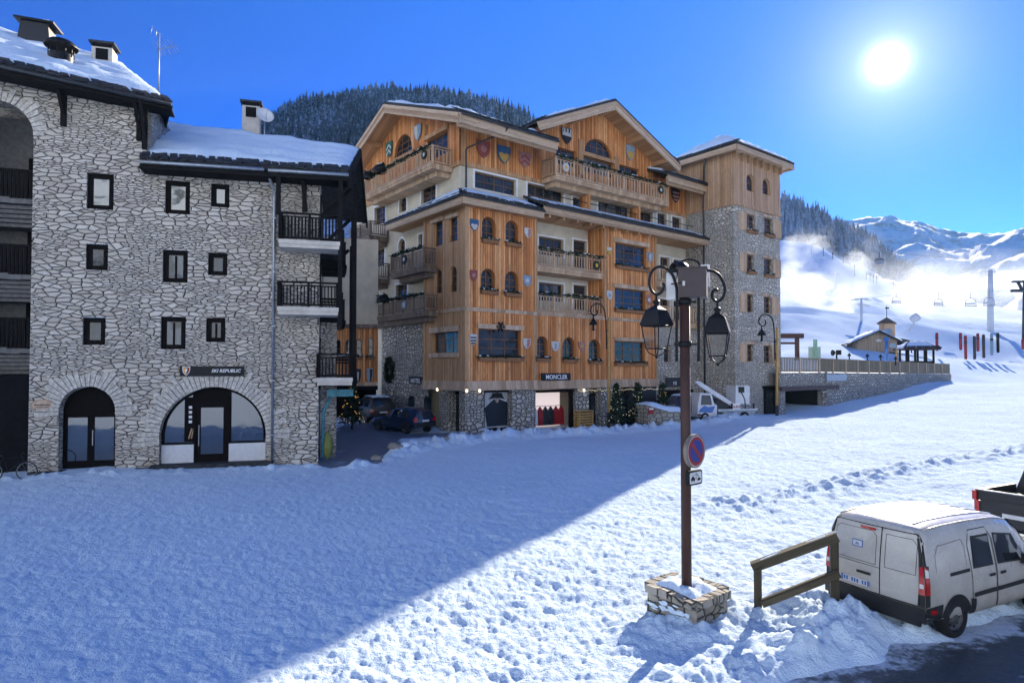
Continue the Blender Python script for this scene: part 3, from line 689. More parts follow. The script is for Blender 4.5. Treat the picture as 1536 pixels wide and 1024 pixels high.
def balcony(F, u0, u1, zf, d0, d1, parent, h=1.0, slab=.24, left=True, right=True, ms='rail', mr='rail', gap=.15, bw=.05, post=1.5, front=True, taper=0, name='balcony'):
    if u0 > u1: u0, u1 = u1, u0; left, right = right, left
    b = MB(); b.box(F, u0, u1, zf - slab, zf, d0, d1); b.box(F, u0 - .03, u1 + .03, zf - slab * .5, zf + .02, d1 - .02, d1 + .05)
    if taper: b.box(F, u0 + taper, u1 - taper, zf - slab - .3, zf - slab - .004, d0, d1 - .5)
    o = b.build(name, M[ms], parent); r = MB(); dd = d1 - .05
    def run(p0, p1):                                       # p: (u, d)
        L = math.hypot(p1[0] - p0[0], p1[1] - p0[1]); P = lambda t, z: F.P(p0[0] + (p1[0] - p0[0]) * t, zf + z, p0[1] + (p1[1] - p0[1]) * t)
        r.beam(P(0, h), P(1, h), .1, .07); r.beam(P(0, h - .14), P(1, h - .14), .05, .05); r.beam(P(0, .12), P(1, .12), .06, .07)
        for i in range(int(L / gap) + 1):
            t = min(1, (i + .5) * gap / L); r.beam(P(t, .12), P(t, h - .14), bw, .035, up=F.n)
        k = max(1, round(L / post))
        for i in range(k + 1): r.beam(P(i / k, 0), P(i / k, h + .03), .09, .09, up=F.n)
    if front: run((u0, dd), (u1, dd))
    if left: run((u0 + .04, d0), (u0 + .04, dd))
    if right: run((u1 - .04, d0), (u1 - .04, dd))
    r.build('railing', M[mr], o); return o
def garland(name, label, F, u0, u1, z, d, n=None, sag=.06, group='fir garlands on the balcony rails'):
    b = MB(); L = abs(u1 - u0); n = int(L * 34); pts = []
    for i in range(n):
        t = random.random(); s = -abs(math.sin(t * L * 2.2)) * sag
        pts.append(F.P(u0 + (u1 - u0) * t, z + s + random.uniform(-.08, .08), d + random.uniform(-.06, .09)))
    sprigs(b, pts, .19)
    for _ in range(int(L * 1.5)):
        t = random.random(); snowclump(b, F.P(u0 + (u1 - u0) * t, z + .08, d + .02), .07, 1)
    return tag(b.build(name, [M['fir'], M['snow']]), label, 'garland', group)
def voussoirs(b, F, uc, zs, r0, th, n, d0=.0, d1=.045, a0=0, a1=180, jit=.2):
    for i in range(n):
        s0 = R(a0 + (a1 - a0) * (i + .07) / n); s1 = R(a0 + (a1 - a0) * (i + .93) / n); r1 = r0 + th * (1 + random.uniform(-jit, jit)); dd = d1 * random.uniform(.6, 1.3)
        lp = [(uc + r0 * math.cos(s0), zs + r0 * math.sin(s0)), (uc + r1 * math.cos(s0), zs + r1 * math.sin(s0)), (uc + r1 * math.cos(s1), zs + r1 * math.sin(s1)), (uc + r0 * math.cos(s1), zs + r0 * math.sin(s1))]
        b.poly(F, lp, dd); b.rim(F, lp, d0, dd)
def text(name, s, F, u, z, d, size, m, parent=None, depth=.02, shear=0., align='LEFT', bold=0.):
    cu = bpy.data.curves.new(name, 'FONT'); cu.body = s; cu.size = size; cu.extrude = depth / 2; cu.shear = shear; cu.align_x = align; cu.offset = bold; cu.resolution_u = 2
    t = bpy.data.objects.new(name, cu); COL.objects.link(t); me = bpy.data.meshes.new_from_object(t.evaluated_get(bpy.context.evaluated_depsgraph_get()))
    bpy.data.objects.remove(t); sg = 1 if F.u.cross(Z).dot(F.n) > 0 else -1
    b = MB(); vs = [F.P(u + sg * v.co.x, z + v.co.y, d + v.co.z) for v in me.vertices]; b.mesh(vs, [list(p.vertices) for p in me.polygons]); return b.build(name, M[m] if isinstance(m, str) else m, parent)
def shield_loop(u, z, w, h, kind=0):
    p = [(-.5, .5), (-.5, .05), (-.40, -.2), (-.2, -.4), (0, -.5), (.2, -.4), (.40, -.2), (.5, .05), (.5, .5), (0, .46 if kind else .5)]
    if kind == 2: p = [(-.5, .42), (-.46, .1), (-.4, -.15), (-.2, -.38), (0, -.5), (.2, -.38), (.4, -.15), (.46, .1), (.5, .42), (.25, .5), (0, .40), (-.25, .5)]
    return [(u + a * w, z + b * h) for a, b in p]
# ================================================================== stone apartment block with the shop
apt = thing('stone_apartment_building', 'grey rubble stone apartment block with black framed windows and an arched shop front', 'building', S0.P(3, 0))
F = S0; W = Wall(F, apt)
for px, c, r, g in [((130, 260, 170.5, 314), 1, 1, 'glass_r'), ((247.6, 271, 285, 321), 1, 1, 'glass_r'), ((316.5, 275.6, 344, 311), 1, 1, 'glass_r'), ((128.7, 366, 162, 405), 1, 1, 'glass'),
                    ((244, 375, 281.6, 423.5), 2, 1, 'glass_c'), ((312, 379, 341, 413), 1, 1, 'glass'), ((124, 476, 158, 517), 1, 1, 'glass'), ((241, 475, 278.5, 523.5), 2, 1, 'glass_c'), ((309, 476.6, 338, 513), 2, 1, 'glass_c')]:
    W.win(px, cols=c, rows=r, fr=.19, mf='win_dark', gl=g, depth=.12)
uA, uB, zA, zB = F.rect(88, 579, 173, 704); doorl = archl(uA, uB, zA, zB, 18)
uC, uD, zC, zD = F.rect(239, 580, 399, 700); shopl = archl(uC, uD, zC, zD, 24)
uL1 = F.px(47, 400)[0]; uL0 = uL1 - 2.5; zLt = F.px(20, 153)[1]; logl = archl(uL0, uL1, -.6, zLt, 16)
uR = F.px(478, 560)[0]; zl = F.px(140, 128)[1]; zr = F.px(300, 246)[1]; uS = F.px(222, 240)[0]
W.h += [(doorl, .45), (shopl, .35), (logl, .7)]
W.build([(-7.5, -1), (uR, -1), (uR, zr), (uS, zr), (uS, zl - .1), (-7.5, zl + .5)], 'stone_s', rm='stone_s')
b = MB()
for (u0, u1, z1, th, n) in ((uA, uB, zB, .62, 25), (uC, uD, zD, .74, 44)):
    voussoirs(b, F, (u0 + u1) / 2, z1 - (u1 - u0) / 2, (u1 - u0) / 2, th, n, 0, .06, -8, 188, .32)
b.build('arch_stone', M['vous'], apt)
b = MB()
for (u0, u1, z1, th) in ((uA, uB, zB, .38), (uC, uD, zD, .45)):
    b = MB(); c, r, zs = (u0 + u1) / 2, (u1 - u0) / 2, z1 - (u1 - u0) / 2; N_ = 24
    for k in range(N_):
        a, e = math.pi * k / N_, math.pi * (k + 1) / N_; b.face([F.P(c + q * math.cos(t), zs + q * math.sin(t), .006) for q, t in ((r, a), (r + th, a), (r + th, e), (r, e))])
    b.build('arch_joint', M['joint'], apt)
b = MB(); voussoirs(b, F, (uL0 + uL1) / 2, zLt - 1.25, 1.25, .5, 24, 0, .06, 0, 180, .3); b.build('arch_stone', M['vous'], apt)
# other sides, so that the block is a solid body
SB = Fr(F.P(uR, 0, 0), -F.n, F.u)
b = MB(); b.poly(SB, rectl(0, 11, -1, zr), 0); b.poly(F, rectl(uS, uR, -1, zr), -11); b.build('end_wall', M['stone_s'], apt)
b = MB(); b.box(F, uL1 + .45, uS, 12, zl - .3, -11, -.4); b.box(F, -7.5, uL1 + .44, 12, zl - .3, -11, -2.7); b.build('upper_wall', M['stone_s'], apt)
# loggia behind the tall arch: landings, dark railings, stair soffits, in concrete darkened for shade
b = MB(); b.box(F, uL0 - .3, uL1 + .4, -1, zLt + .2, -2.6, -2.5, 0); b.box(F, uL1 + .25, uL1 + .4, -1, zLt, -2.5, -.7, 0); b.box(F, uL0 - .4, uL0 - .25, -1, zLt, -2.5, -.7, 0); b.build('loggia_wall', M['concrete_shade'], apt)
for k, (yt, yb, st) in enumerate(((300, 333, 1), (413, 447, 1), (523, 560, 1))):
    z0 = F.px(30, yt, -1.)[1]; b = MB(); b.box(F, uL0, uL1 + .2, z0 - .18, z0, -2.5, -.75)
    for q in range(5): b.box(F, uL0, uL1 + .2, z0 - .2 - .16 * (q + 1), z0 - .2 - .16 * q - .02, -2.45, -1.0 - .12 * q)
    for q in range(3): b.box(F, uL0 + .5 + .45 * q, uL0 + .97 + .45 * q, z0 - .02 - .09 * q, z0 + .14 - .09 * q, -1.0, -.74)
    o = b.build('landing', M['concrete_shade'], apt); r = MB(); r.box(F, uL0, uL1 + .2, z0 + 1.15, z0 + 1.25, -1.12, -1.02)
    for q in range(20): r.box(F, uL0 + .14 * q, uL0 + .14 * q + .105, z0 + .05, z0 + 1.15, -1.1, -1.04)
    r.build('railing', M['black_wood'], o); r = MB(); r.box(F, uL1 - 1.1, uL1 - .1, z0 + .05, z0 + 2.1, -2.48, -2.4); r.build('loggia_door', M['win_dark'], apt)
b = MB(); b.box(F, uL0, uL1 + .2, -.8, F.px(30, 562, -.8)[1], -.95, -.85); b.build('loggia_dark_panel', M['dark'], apt)  # dark sheet painting in the shade at the loggia's foot
# entrance door
o = None; b = MB(); dd = -.40; um = (uA + uB) / 2; zt = F.px(130, 622, dd)[1]
holes = [rectl(uA + .16, um - .12, zA + .3, zt - .1), rectl(um + .12, uB - .16, zA + .3, zt - .1)]
b.prism(F, archl(uA + .01, uB - .01, zA, zB - .01, 18), dd - .06, dd, 0, holes); b.box(F, uA + .05, uB - .05, zt - .04, zt + .06, dd, dd + .04); b.box(F, um - .03, um + .03, zA, zt, dd, dd + .02)
o = b.build('entrance_door', M['win_dark'], apt); p = MB()
for h in holes: p.poly(F, h, dd - .03)
p.build('pane', M['glass_r'], o); p = MB(); p.box(F, um + .06, um + .09, zA + .9, zA + 1.5, dd + .02, dd + .05); p.build('handle', M['alloy'], o)
# shop front under the arch
dd = -.30; zp = F.px(319, 664, dd)[1]; c = (uC + uD) / 2; rr = (uD - uC) / 2; zs = zD - rr
ua, ub = F.px(292, 640, dd)[0], F.px(343, 640, dd)[0]; ud0, ud1 = F.px(301, 640, dd)[0], F.px(335, 640, dd)[0]; zdt = F.px(319, 611, dd)[1]; zd0 = F.px(319, 684, dd)[1]
def seg(u0, u1, z0, off):                                   # glass shape under the arch between u0 and u1
    pts = [(u0, z0), (u1, z0)]
    for k in range(11):
        u = u1 + (u0 - u1) * k / 10; pts.append((u, zs + math.sqrt(max(.02, (rr - off) ** 2 - (u - c) ** 2))))
    return pts
hl = seg(uC + .13, ua - .08, zp + .05, .12); hr = seg(ub + .10, uD - .13, zp + .05, .12); hd = rectl(ud0, ud1, zd0 + .1, zdt)
fl = [(uC + .01, zp - .03), (ua - .02, zp - .03), (ua - .02, zC), (ub + .02, zC), (ub + .02, zp - .03), (uD - .01, zp - .03)] + [(c + (rr - .01) * math.cos(math.pi * k / 24), zs + (rr - .01) * math.sin(math.pi * k / 24)) for k in range(25)]
b = MB(); b.prism(F, fl, dd - .05, dd, 0, [hl, hr, hd]); b.box(F, ua - .04, ua + .05, zC, zD - .55, dd, dd + .05); b.box(F, ub - .05, ub + .04, zC, zD - .55, dd, dd + .05); b.box(F, ua, ub, zdt + .06, zdt + .16, dd, dd + .04)
shop = b.build('shop_front', M['win_dark'], apt)
for h in (hl, hr): p = MB(); p.poly(F, h, dd - .03); p.build('display_window', M['glass_r'], shop)
p = MB(); p.poly(F, hd, dd - .03); p.build('door_pane', M['glass_r'], shop)
p = MB(); p.box(F, ud0 - .07, ud0 - .045, zp - .1, zp + .75, dd + .03, dd + .06); p.build('door_handle', M['alloy'], shop)
b = MB(); b.box(F, uC + .03, ua - .02, zC, zp - .035, dd - .1, dd + .06); b.box(F, ub + .02, uD - .03, zC, zp - .035, dd - .1, dd + .06); b.each('grey_panel', M['grey_panel'], apt)
b = MB(); ux = F.px(283, 630)[0]; b.box(F, ux - .22, ux + .22, zp + .07, zp + 1.9, dd - .022, dd - .018); q = b.build('window_banner', M['win_dark'], shop); b = MB()
for k in range(4): b.box(F, ux - .06, ux + .06, F.px(283, 611 + 7.2 * k, dd)[1] - .05, F.px(283, 611 + 7.2 * k, dd)[1] + .06, dd - .018, dd - .014)
b.build('banner_mark', M['signwhite'], q)
b = MB(); b.tube([F.P(ux - .05, zp + .2, dd - .012), F.P(ux + .06, zp + .62, dd - .012)], .03, 6); b.tube([F.P(ux + .05, zp + .2, dd - .012), F.P(ux + .13, zp + .6, dd - .012)], .03, 6); b.build('window_decal', M['rail'], shop)
b = MB(); b.box(F, uC - .25, uD + .3, F.px(319, 706)[1] - .3, F.px(319, 693.5)[1], -.4, .42); b.box(F, uA - .9, uC - .25, -.5, F.px(130, 704)[1], -.5, .32); b.each('plinth_step', M['slate'], apt)
# shop sign and ceramic plaque
u0, u1, z0, z1 = F.rect(270, 549, 366, 564, .1); b = MB(); b.box(F, u0, u1, z0, z1, .02, .14); sgn = b.build('shop_sign', M['black']); tag(sgn, 'black horizontal board reading SKI REPUBLIC over the stone arch', 'sign')
text('lettering', 'SKI REPUBLIC', F, F.px(317, 557, .14)[0], F.px(317, 558.2, .14)[1], .15, .185, 'signwhite', sgn, .012, .25, bold=.004)
us, zsn = F.px(279.3, 556, .15); b = MB(); b.prism(F, shield_loop(us, zsn, .30, .37, 2), .14, .155, 0); b.poly(F, shield_loop(us, zsn, .25, .31, 2), .160, (), 1)
b.poly(F, [(us, zsn + .12), (us, zsn - .15), (us + .06, zsn - .1), (us + .115, 0 + zsn), (us + .12, zsn + .12), (us + .06, zsn + .15)], .164, (), 2); b.poly(F, [(us - .05, zsn + .06), (us + .05, zsn + .1), (us + .03, zsn - .02), (us - .02, zsn - .1)], .168, (), 0)
b.build('shield_emblem', [M['signwhite'], M['gold'], M['red']], sgn)
u0, z0 = F.px(64, 607); b = MB(); lp = [(u0 + .40 * math.cos(a * .2618), z0 + .215 * math.sin(a * .2618)) for a in range(24)]; b.prism(F, lp, .0, .05); b.poly(F, [(u0 + (a - u0) * .86, z0 + (e - z0) * .82) for a, e in lp], .054, (), 1)
b.box(F, u0 - .26, u0 + .26, z0 - .02, z0 + .01, .054, .058, 2); b.box(F, u0 - .2, u0 + .2, z0 - .1, z0 - .08, .054, .058, 2)
tag(b.build('wall_plaque', [plain('glazed rim', (.35, .24, .15), .4, .4), plain('terracotta plaque', (.47, .34, .25), .5), M['dark']]), 'small oval terracotta plaque on the stone beside the dark arched door', 'plaque')
# roofs
def eave_pt(x, y, d): u, z = F.px(x, y, d); return F.P(u, z, d)
A = eave_pt(-160, 56, 1.6); B = eave_pt(258, 153, .45); C_ = at(186, 98, B.y + 4.6); D_ = at(-160, 8, A.y + 5.2)
r1 = roof(apt, A, B, C_, D_, .2, .26, gapu=.015, gapv=.03, seed=3, rag=.05)
b = MB(); E2 = B - F.u * 1.6 - F.n * 5.5 + Z * .3; b.face([B, E2, C_]); b.face([C_, E2, E2 - F.u * 12 - Z * .2, D_]); b.face([B - Z * .2, E2 - Z * .2, C_ - Z * .2]); b.build('roof', M['slate'], apt)
b = MB(); b.tube([A - Z * .22 + F.n * .1, B - Z * .16 + F.n * .1], .085, 8); b.each('gutter', M['gutter'], apt)
b = MB(); b.beam(A - Z * .36, B - Z * .30 + F.u * .02, .05, .26); b.beam(A - Z * .42 - F.n * .5, B - Z * .36 - F.n * .25, .9, .06); b.each('fascia', M['black_wood'], apt)
b = MB()
for x, y0, y1 in ((97, 140, 190), (210, 165, 212), (218.5, 165, 225)):
    u, za = F.px(x, y0); zb = F.px(x, y1)[1]; b.box(F, u - .09, u + .09, zb, za + .1, .0, .14); b.beam(F.P(u, zb + .45, .1), F.P(u, za + .1, .75), .12, .14)
b.each('eave_bracket', M['black_wood'], apt)
# second, lower roof
A = eave_pt(210, 236, .75); Bm = eave_pt(523, 256, 1.15); D_ = at(222, 183, A.y + 5.6); C_ = at(541, 223, Bm.y + 4.8)
roof(apt, A, Bm, C_, D_, .18, .22, gapu=.01, gapv=.04, seed=8, rag=.06)
b = MB(); Fk = C_ - F.n * 4.6 - Z * 2.5 + F.u * .55; b.face([C_, D_, D_ - F.n * 4.6 - Z * 2.5, Fk]); b.face([C_ - Z * .18, Fk - Z * .18, D_ - F.n * 4.6 - Z * 2.68, D_ - Z * .18]); b.build('rear_roof', M['slate'], apt)
b = MB(); b.tube([A - Z * .2 + F.n * .09, A.lerp(Bm, .58) - Z * .2 + F.n * .09], .08, 8); b.tube([A.lerp(Bm, .60) - Z * .22 + F.n * .09, Bm - Z * .2 + F.n * .09], .08, 8); b.each('gutter', M['zinc'], apt)
b = MB(); b.beam(A - Z * .33, Bm - Z * .33, .05, .24); b.beam(A - Z * .42 - F.n * .35, Bm - Z * .42 - F.n * .5, 1.0, .06)
b.beam(Bm - Z * .2, C_ - Z * .2, .07, .38); b.beam(C_ - Z * .25, Fk - Z * .3, .07, .42); b.beam(Bm - Z * .9 - F.u * .4, C_ - Z * 1.3 - F.u * .3, .12, .2)
b.each('barge_board', M['black_wood'], apt)
b = MB(); u, z = F.px(403, 257, .75); ug, zg = F.px(411.5, 288, .09); ue, ze = F.px(406, 694, .09)
b.tube([F.P(u, z, .75), F.P(u, z - .2, .72), F.P(ug, zg, .09), F.P(ug, zg - .4, .09), F.P(ug, ze, .09)], .055, 8)
for k in range(5): zz = ze + (zg - ze) * (k + .5) / 5; b.box(F, ug - .08, ug + .08, zz, zz + .05, 0, .16)
b.build('downpipe', M['zinc'], apt)
# timber balconies at the right-hand end
for k, (x0, x1, yt, yb, xr) in enumerate(((419, 509, 318, 359, 0), (417, 507, 422, 460, 0), (476, 528, 531, 567, 0))):
    d1 = 1.15; u0, zf = F.px(x0, yb, d1); u1 = F.px(x1, yb, d1)[0]; h = F.px(x0, yt, d1)[1] - zf
    balcony(F, u0, u1, zf, (0 if k < 2 else -1.), d1, apt, h, .3, left=True, right=True, ms='concrete', mr='black_wood', gap=.135, bw=.075 if k == 0 else .05, post=1.2)
    for q in (1, 2): balcony(SB, 1.0 + 2.9 * (q - 1), 3.6 + 2.9 * (q - 1), zf - .15, 0., u1 - uR + .12 + .12 * q, apt, h, .25, ms='black_wood', mr='black_wood', gap=.16, bw=.08, left=q == 2)
b = MB()
for x, y0, y1, d in ((418, 262, 322, 1.05), (511, 268, 495, 1.05), (457, 262, 318, .5)):
    u, za = F.px(x, y0, d); zb = F.px(x, y1, d)[1]; b.box(F, u - .09, u + .09, zb, za, d - .09, d + .09)
for sx, top in ((1.0, 12.4), (3.7, 11.6), (6.5, 10.6)):
    b.box(SB, sx - .09, sx + .09, 3.6, top, u1 - uR + .05, u1 - uR + .23); b.beam(SB.P(sx, top - 1.6, 0), SB.P(sx, top - .2, u1 - uR), .13, .16)
b.beam(F.P(F.px(459, 300, .1)[0], F.px(459, 316, .1)[1], .05), F.P(F.px(453, 262, .9)[0], F.px(453, 262, .9)[1], .9), .14, .16)
b.each('balcony_post', M['black_wood'], apt)
for k in range(3):
    b = MB(); z0 = (9.6, 6.6, 3.3)[k]; b.box(SB, .5, 1.6, z0 - .1, z0 + 2.1, .01, .06); w_ = b.build('balcony_door', M['win_dark'], apt); p = MB(); p.box(SB, .62, 1.48, z0 + .2, z0 + 1.95, .06, .065); p.build('pane', M['glass_c'], w_)
# stone pier and teal timber of the passage beside the end wall
b = MB(); b.box(SB, 1.5, 3.0, -1, F.px(497, 480)[1], .05, .75); b.build('pier', M['stone_s'], apt)
teal = plain('faded teal timber', (.06, .20, .24), .6); b = MB(); b.beam(SB.P(.2, 3.0, .35), SB.P(.2, 3.0, 1.45), .25, .3, up=Z); b.tube([SB.P(.25, .2, .18), SB.P(.25, 2.2, .2), SB.P(.3, 2.85, .5)], .07, 8); b.build('porch_beam', teal, apt)
b = MB(); 
for k in range(26): b.face([SB.P(.45 + random.uniform(-.2, .2), .2 + random.random() * 1.1, .35 + random.uniform(-.15, .15)) for _ in range(3)])
b.lathe([(.03, 0), (.2, .25), (.26, .6), (.18, 1.0), (.05, 1.2)], SB.P(.4, .12, .38), Z, 9); tag(b.build('covered_shrub', plain('yellow green cover', (.16, .18, .05), .9)), 'yellow green shrub in winter wrapping at the foot of the stone wall', 'shrub')
# chimneys, dish, aerial
def capped(name, label, x0, y0, x1, y1, d, mb_, mc, kind):
    p0, p1 = at(x0, y1, d), at(x1, y0, d); G = Fr((p0.x, p0.y, 0), F.u, F.n); w_ = (p1 - p0).dot(F.u); z0, z1 = p0.z - 1.4, p1.z
    t = thing(name, label, 'chimney', G.P(w_ / 2, z0, -.4)); b = MB()
    if kind == 0:
        b.box(G, 0, w_, z0, z1 - .18, -w_ * .9, 0); b.build('shaft', M[mb_], t); b = MB(); b.box(G, -.1, w_ + .1, z1 - .02, z1 + .07, -w_ - .05, .1); b.build('cap', M[mc], t)
        b = MB()
        for a in (0.02, w_ - .12):
            for e in (-.1, -w_ * .85): b.box(G, a, a + .1, z1 - .18, z1 - .02, e, e + .1)
        b.box(G, w_ * .2, w_ * .8, z1 - .75, z1 - .25, .0, .02); b.each('vent_opening', M['dark'], t)
    elif kind == 1:
        vs = [G.P(-.1, z0, .1), G.P(w_ + .1, z0, .1), G.P(w_ + .1, z0, -1.0), G.P(-.1, z0, -1.0), G.P(w_ * .14, z1 - .2, 0), G.P(w_ * .9, z1 - .2, 0), G.P(w_ * .9, z1 - .2, -.8), G.P(w_ * .14, z1 - .2, -.8)]
        b.mesh(vs, [[0, 1, 5, 4], [1, 2, 6, 5], [2, 3, 7, 6], [3, 0, 4, 7], [4, 5, 6, 7]]); b.build('shaft', M[mb_], t); b = MB(); b.beam(G.P(-.02, z1 - .12, -.4), G.P(w_ + .12, z1 - .2, -.4), 1.1, .09); b.build('cap', M[mc], t)
        b = MB(); snowclump(b, G.P(w_ * .8, z1 - .02, -.35), .28, 0, .3); b.build('snow_cap', M['snow'], t)
    else:
        cc = G.P(w_ / 2, z0, -.5); b.lathe([(w_ * .62, 0), (w_ * .52, 1.2), (w_ * .44, 1.6), (w_ * .44, 1.95)], cc, Z, 14); b.build('shaft', M[mb_], t)
        b = MB(); h = z1 - z0
        for k in range(10): a = k * .628; b.box(Fr(cc + Vector((math.cos(a), math.sin(a), 0)) * w_ * .42, (-math.sin(a), math.cos(a), 0), (math.cos(a), math.sin(a), 0)), -.025, .025, 1.9 + z0 - cc.z + cc.z - z0 + 0, 0, 0, .03) if False else b.tube([cc + Vector((math.cos(a), math.sin(a), 0)) * w_ * .43 + Z * (h - .7), cc + Vector((math.cos(a), math.sin(a), 0)) * w_ * .43 + Z * (h - .25)], .025, 5)
        b.build('slot_bar', M[mb_], t); b = MB(); b.lathe([(w_ * .6, h - .3), (w_ * .6, h - .22), (w_ * .42, h - .06), (.02, h)], cc, Z, 14); b.build('cowl', M[mc], t)
    return t
capped('roof_chimney', 'large black tapered chimney with a bent cap on the higher snowy roof', 22, 22, 72, 66, 28.2, 'carblack', 'black', 1)
capped('roof_vent', 'black round metal vent with a domed cowl on the higher snowy roof', 62, 49, 102, 92, 25.6, 'black', 'black', 2)
capped('roof_chimney', 'small pale concrete chimney with a flat slate cap on the higher roof', 137, 63, 166, 91, 28.5, 'concrete', 'slate', 0)
capped('roof_chimney', 'tall grey chimney with a flat cap on the ridge of the lower stone block', 363, 152, 389, 196, 31.5, 'concrete', 'slate', 0)
p = at(397, 175, 31.3); t = thing('satellite_dish', 'pale round satellite dish beside the tall grey chimney on the lower roof', 'dish', p - Z * 1.2); b = MB()
b.lathe([(.01, .0), (.2, .02), (.38, .09), (.42, .13), (.38, .10), (.01, .02)], p, Vector((.5, -.75, .35)), 18); b.build('dish', M['grey_panel'], t); b = MB(); b.tube([p - Z * 1.4, p - Z * .1], .03, 6); b.tube([p + Vector((.1, -.1, -.3)), p + Vector((.28, -.42, .15))], .015, 5); b.build('mast', M['zinc'], t)
p0, p1 = at(238, 128, 29), at(239, 50, 29); t = thing('roof_aerial', 'thin metal television aerial on a mast above the roof step', 'antenna', p0 - Z * .6); b = MB(); b.tube([p0 - Z * .9, p1], .028, 6); b.build('mast', M['zinc'], t)
b = MB(); q = at(246, 72, 29); b.tube([q - F.u * .3 - Z * .12, q + F.u * .5 + Z * .16], .018, 5)
for k in range(7): c_ = q - F.u * .28 - Z * .11 + (F.u * .74 + Z * .26) * (k / 6.); b.tube([c_ - Vector((.1, .25, -.2)), c_ + Vector((.1, .25, -.2))], .012, 4)
q = at(230, 50, 29); b.tube([p1 - Z * .05, q + Z * .2], .018, 5); b.tube([q - Z * .1 - F.u * .1, q + Z * .35 - F.u * .05], .012, 4); b.tube([q - Z * .2 + F.u * .1, q + Z * .2 + F.u * .15], .012, 4); b.build('aerial_rods', M['zinc'], t)
# ================================================================== wooden hotel
hot = thing('timber_hotel', 'large corner hotel of orange timber cladding with gables, balconies and a stone ground floor', 'building', R0.P(3, .4))
LU = L0.sh(-.6); RU = R0.sh(-1.5)
ZB = 3.12; ZBAND = R0.px(698, 464)[1]; ZE = 13.62; ZUP = RU.px(694, 246)[1]
uW = R0.px(985, 573)[0]; uA_, uB_ = R0.px(805, 440)[0], R0.px(906, 440)[0]; uT = R0.px(1062, 480)[0]
sW = L0.px(635.5, 560)[0]
AR = dict(arch=True, cols=2, rows=3, mf='win_frame')
# --- street-facing timber skin
W = Wall(R0, hot)
for px in ((723, 325, 744, 361), (758.6, 330.5, 778, 366), (721.4, 403, 743.3, 437), (757.3, 407, 778.3, 441), (804.6, 504, 822, 538), (844, 505.5, 863, 539.5), (883, 508.5, 901, 542)):
    W.win(px, box=True, depth=.28, **AR)
W.win((717.5, 494, 781.6, 537), box=True, depth=.25, cols=3, rows=3)
W.win((922, 512, 968, 545), box=True, depth=.25, cols=3, rows=3)
W.win((922, 434, 969, 466), box=True, depth=.25, cols=3, rows=3)
W.win((923, 367, 970, 402), box=True, depth=.25, cols=3, rows=3)
W.build([(0, ZB), (uW, ZB), (uW, ZE + .45), (uB_, ZE + .45), (uB_, ZBAND), (uA_, ZBAND), (uA_, ZE), (0, ZE)], 'wood', 'timber_wall')
# --- side-facing timber skin of the corner block
W = Wall(L0, hot)
for px in ((650.4, 331, 663.6, 369), (672.8, 325, 686, 362)): W.win(px, depth=.22, cols=1, rows=3)
for px in ((651, 403, 662.5, 440), (672.8, 399, 685, 438)): W.win(px, depth=.28, arch=True, cols=1, rows=3)
W.win((648, 496, 687, 531), depth=.3, cols=3, rows=3, gl='glass_c')
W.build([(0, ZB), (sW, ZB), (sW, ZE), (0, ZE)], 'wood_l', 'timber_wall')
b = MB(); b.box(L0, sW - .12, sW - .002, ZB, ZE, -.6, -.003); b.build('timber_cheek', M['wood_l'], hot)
b = MB()
for u in (uA_, uB_): b.box(R0, u - .06, u + .06, ZBAND, ZE + .3, -1.498, -.004)
b.box(R0, uW - .12, uW - .003, ZB, ZE + .3, -1.498, -.004); b.each('loggia_cheek', M['wood'], hot)
# horizontal mouldings, posts and lintels
b = MB()
for z, h, p in ((ZBAND, .12, .08), (ZBAND + .10, .08, .13), (ZB + .02, .42, .14), (ZB - .22, .2, .2)):
    b.box(R0, -p, uW + .06, z - h / 2, z + h / 2, -.05 if z > ZB else -.3, p)
    b.box(L0, -p + .003, sW, z - h / 2 + .002, z + h / 2 - .002, -.05 if z > ZB else -.3, p - .003)
zb2 = R0.px(698, 388)[1]
b.each('floor_moulding', M['beam_g'], hot)
b = MB()
for u, z0, z1 in ((.09, ZB + .3, ZE), (uA_ - .1, ZB + .3, ZE), (uB_ + .1, ZBAND, ZE + .3), (uW - .1, ZB + .3, ZE + .3), (R0.px(801, 520)[0], ZB + .3, ZBAND), (R0.px(912, 520)[0], ZB + .3, ZBAND), (R0.px(972, 430)[0], ZBAND + .2, ZE + .3)):
    b.box(R0, u - .09, u + .09, z0, z1, .003, .06)
b.box(L0, -.055, .12, ZB + .3, ZE, .003, .06); b.box(L0, sW - .2, sW, ZB + .3, ZE, .003, .06); b.each('corner_post', M['beam'], hot)
b = MB()
for F, px in ((L0, (648, 328, 666, 333)), (L0, (670, 321.5, 688, 327)), (L0, (645, 490, 689, 498)), (L0, (645, 529, 689, 536)), (R0, (715, 487, 784, 494)), (R0, (920, 507, 971, 512)), (R0, (920, 428, 972, 434)), (R0, (920, 361, 973, 367))):
    u0, u1, z0, z1 = F.rect(*px); b.box(F, u0, u1, z0, z1, .01, .13)
b.each('lintel', M['beam_g'], hot)
u, z = R0.px(750, 490, .1); b = MB()
for k in range(3): 
    a = R(60 * k); b.beam(R0.P(u - .32 * math.cos(a), z - .32 * math.sin(a), .17), R0.P(u + .32 * math.cos(a), z + .32 * math.sin(a), .17), .05, .09, up=R0.n)
b.tube([R0.P(u + .22 * math.cos(t * .393), z + .22 * math.sin(t * .393), .17) for t in range(16)], .02, 5, closed=True)
tag(b.build('window_star', M['black']), 'dark star ornament above the wide triple window of the corner block', 'ornament')
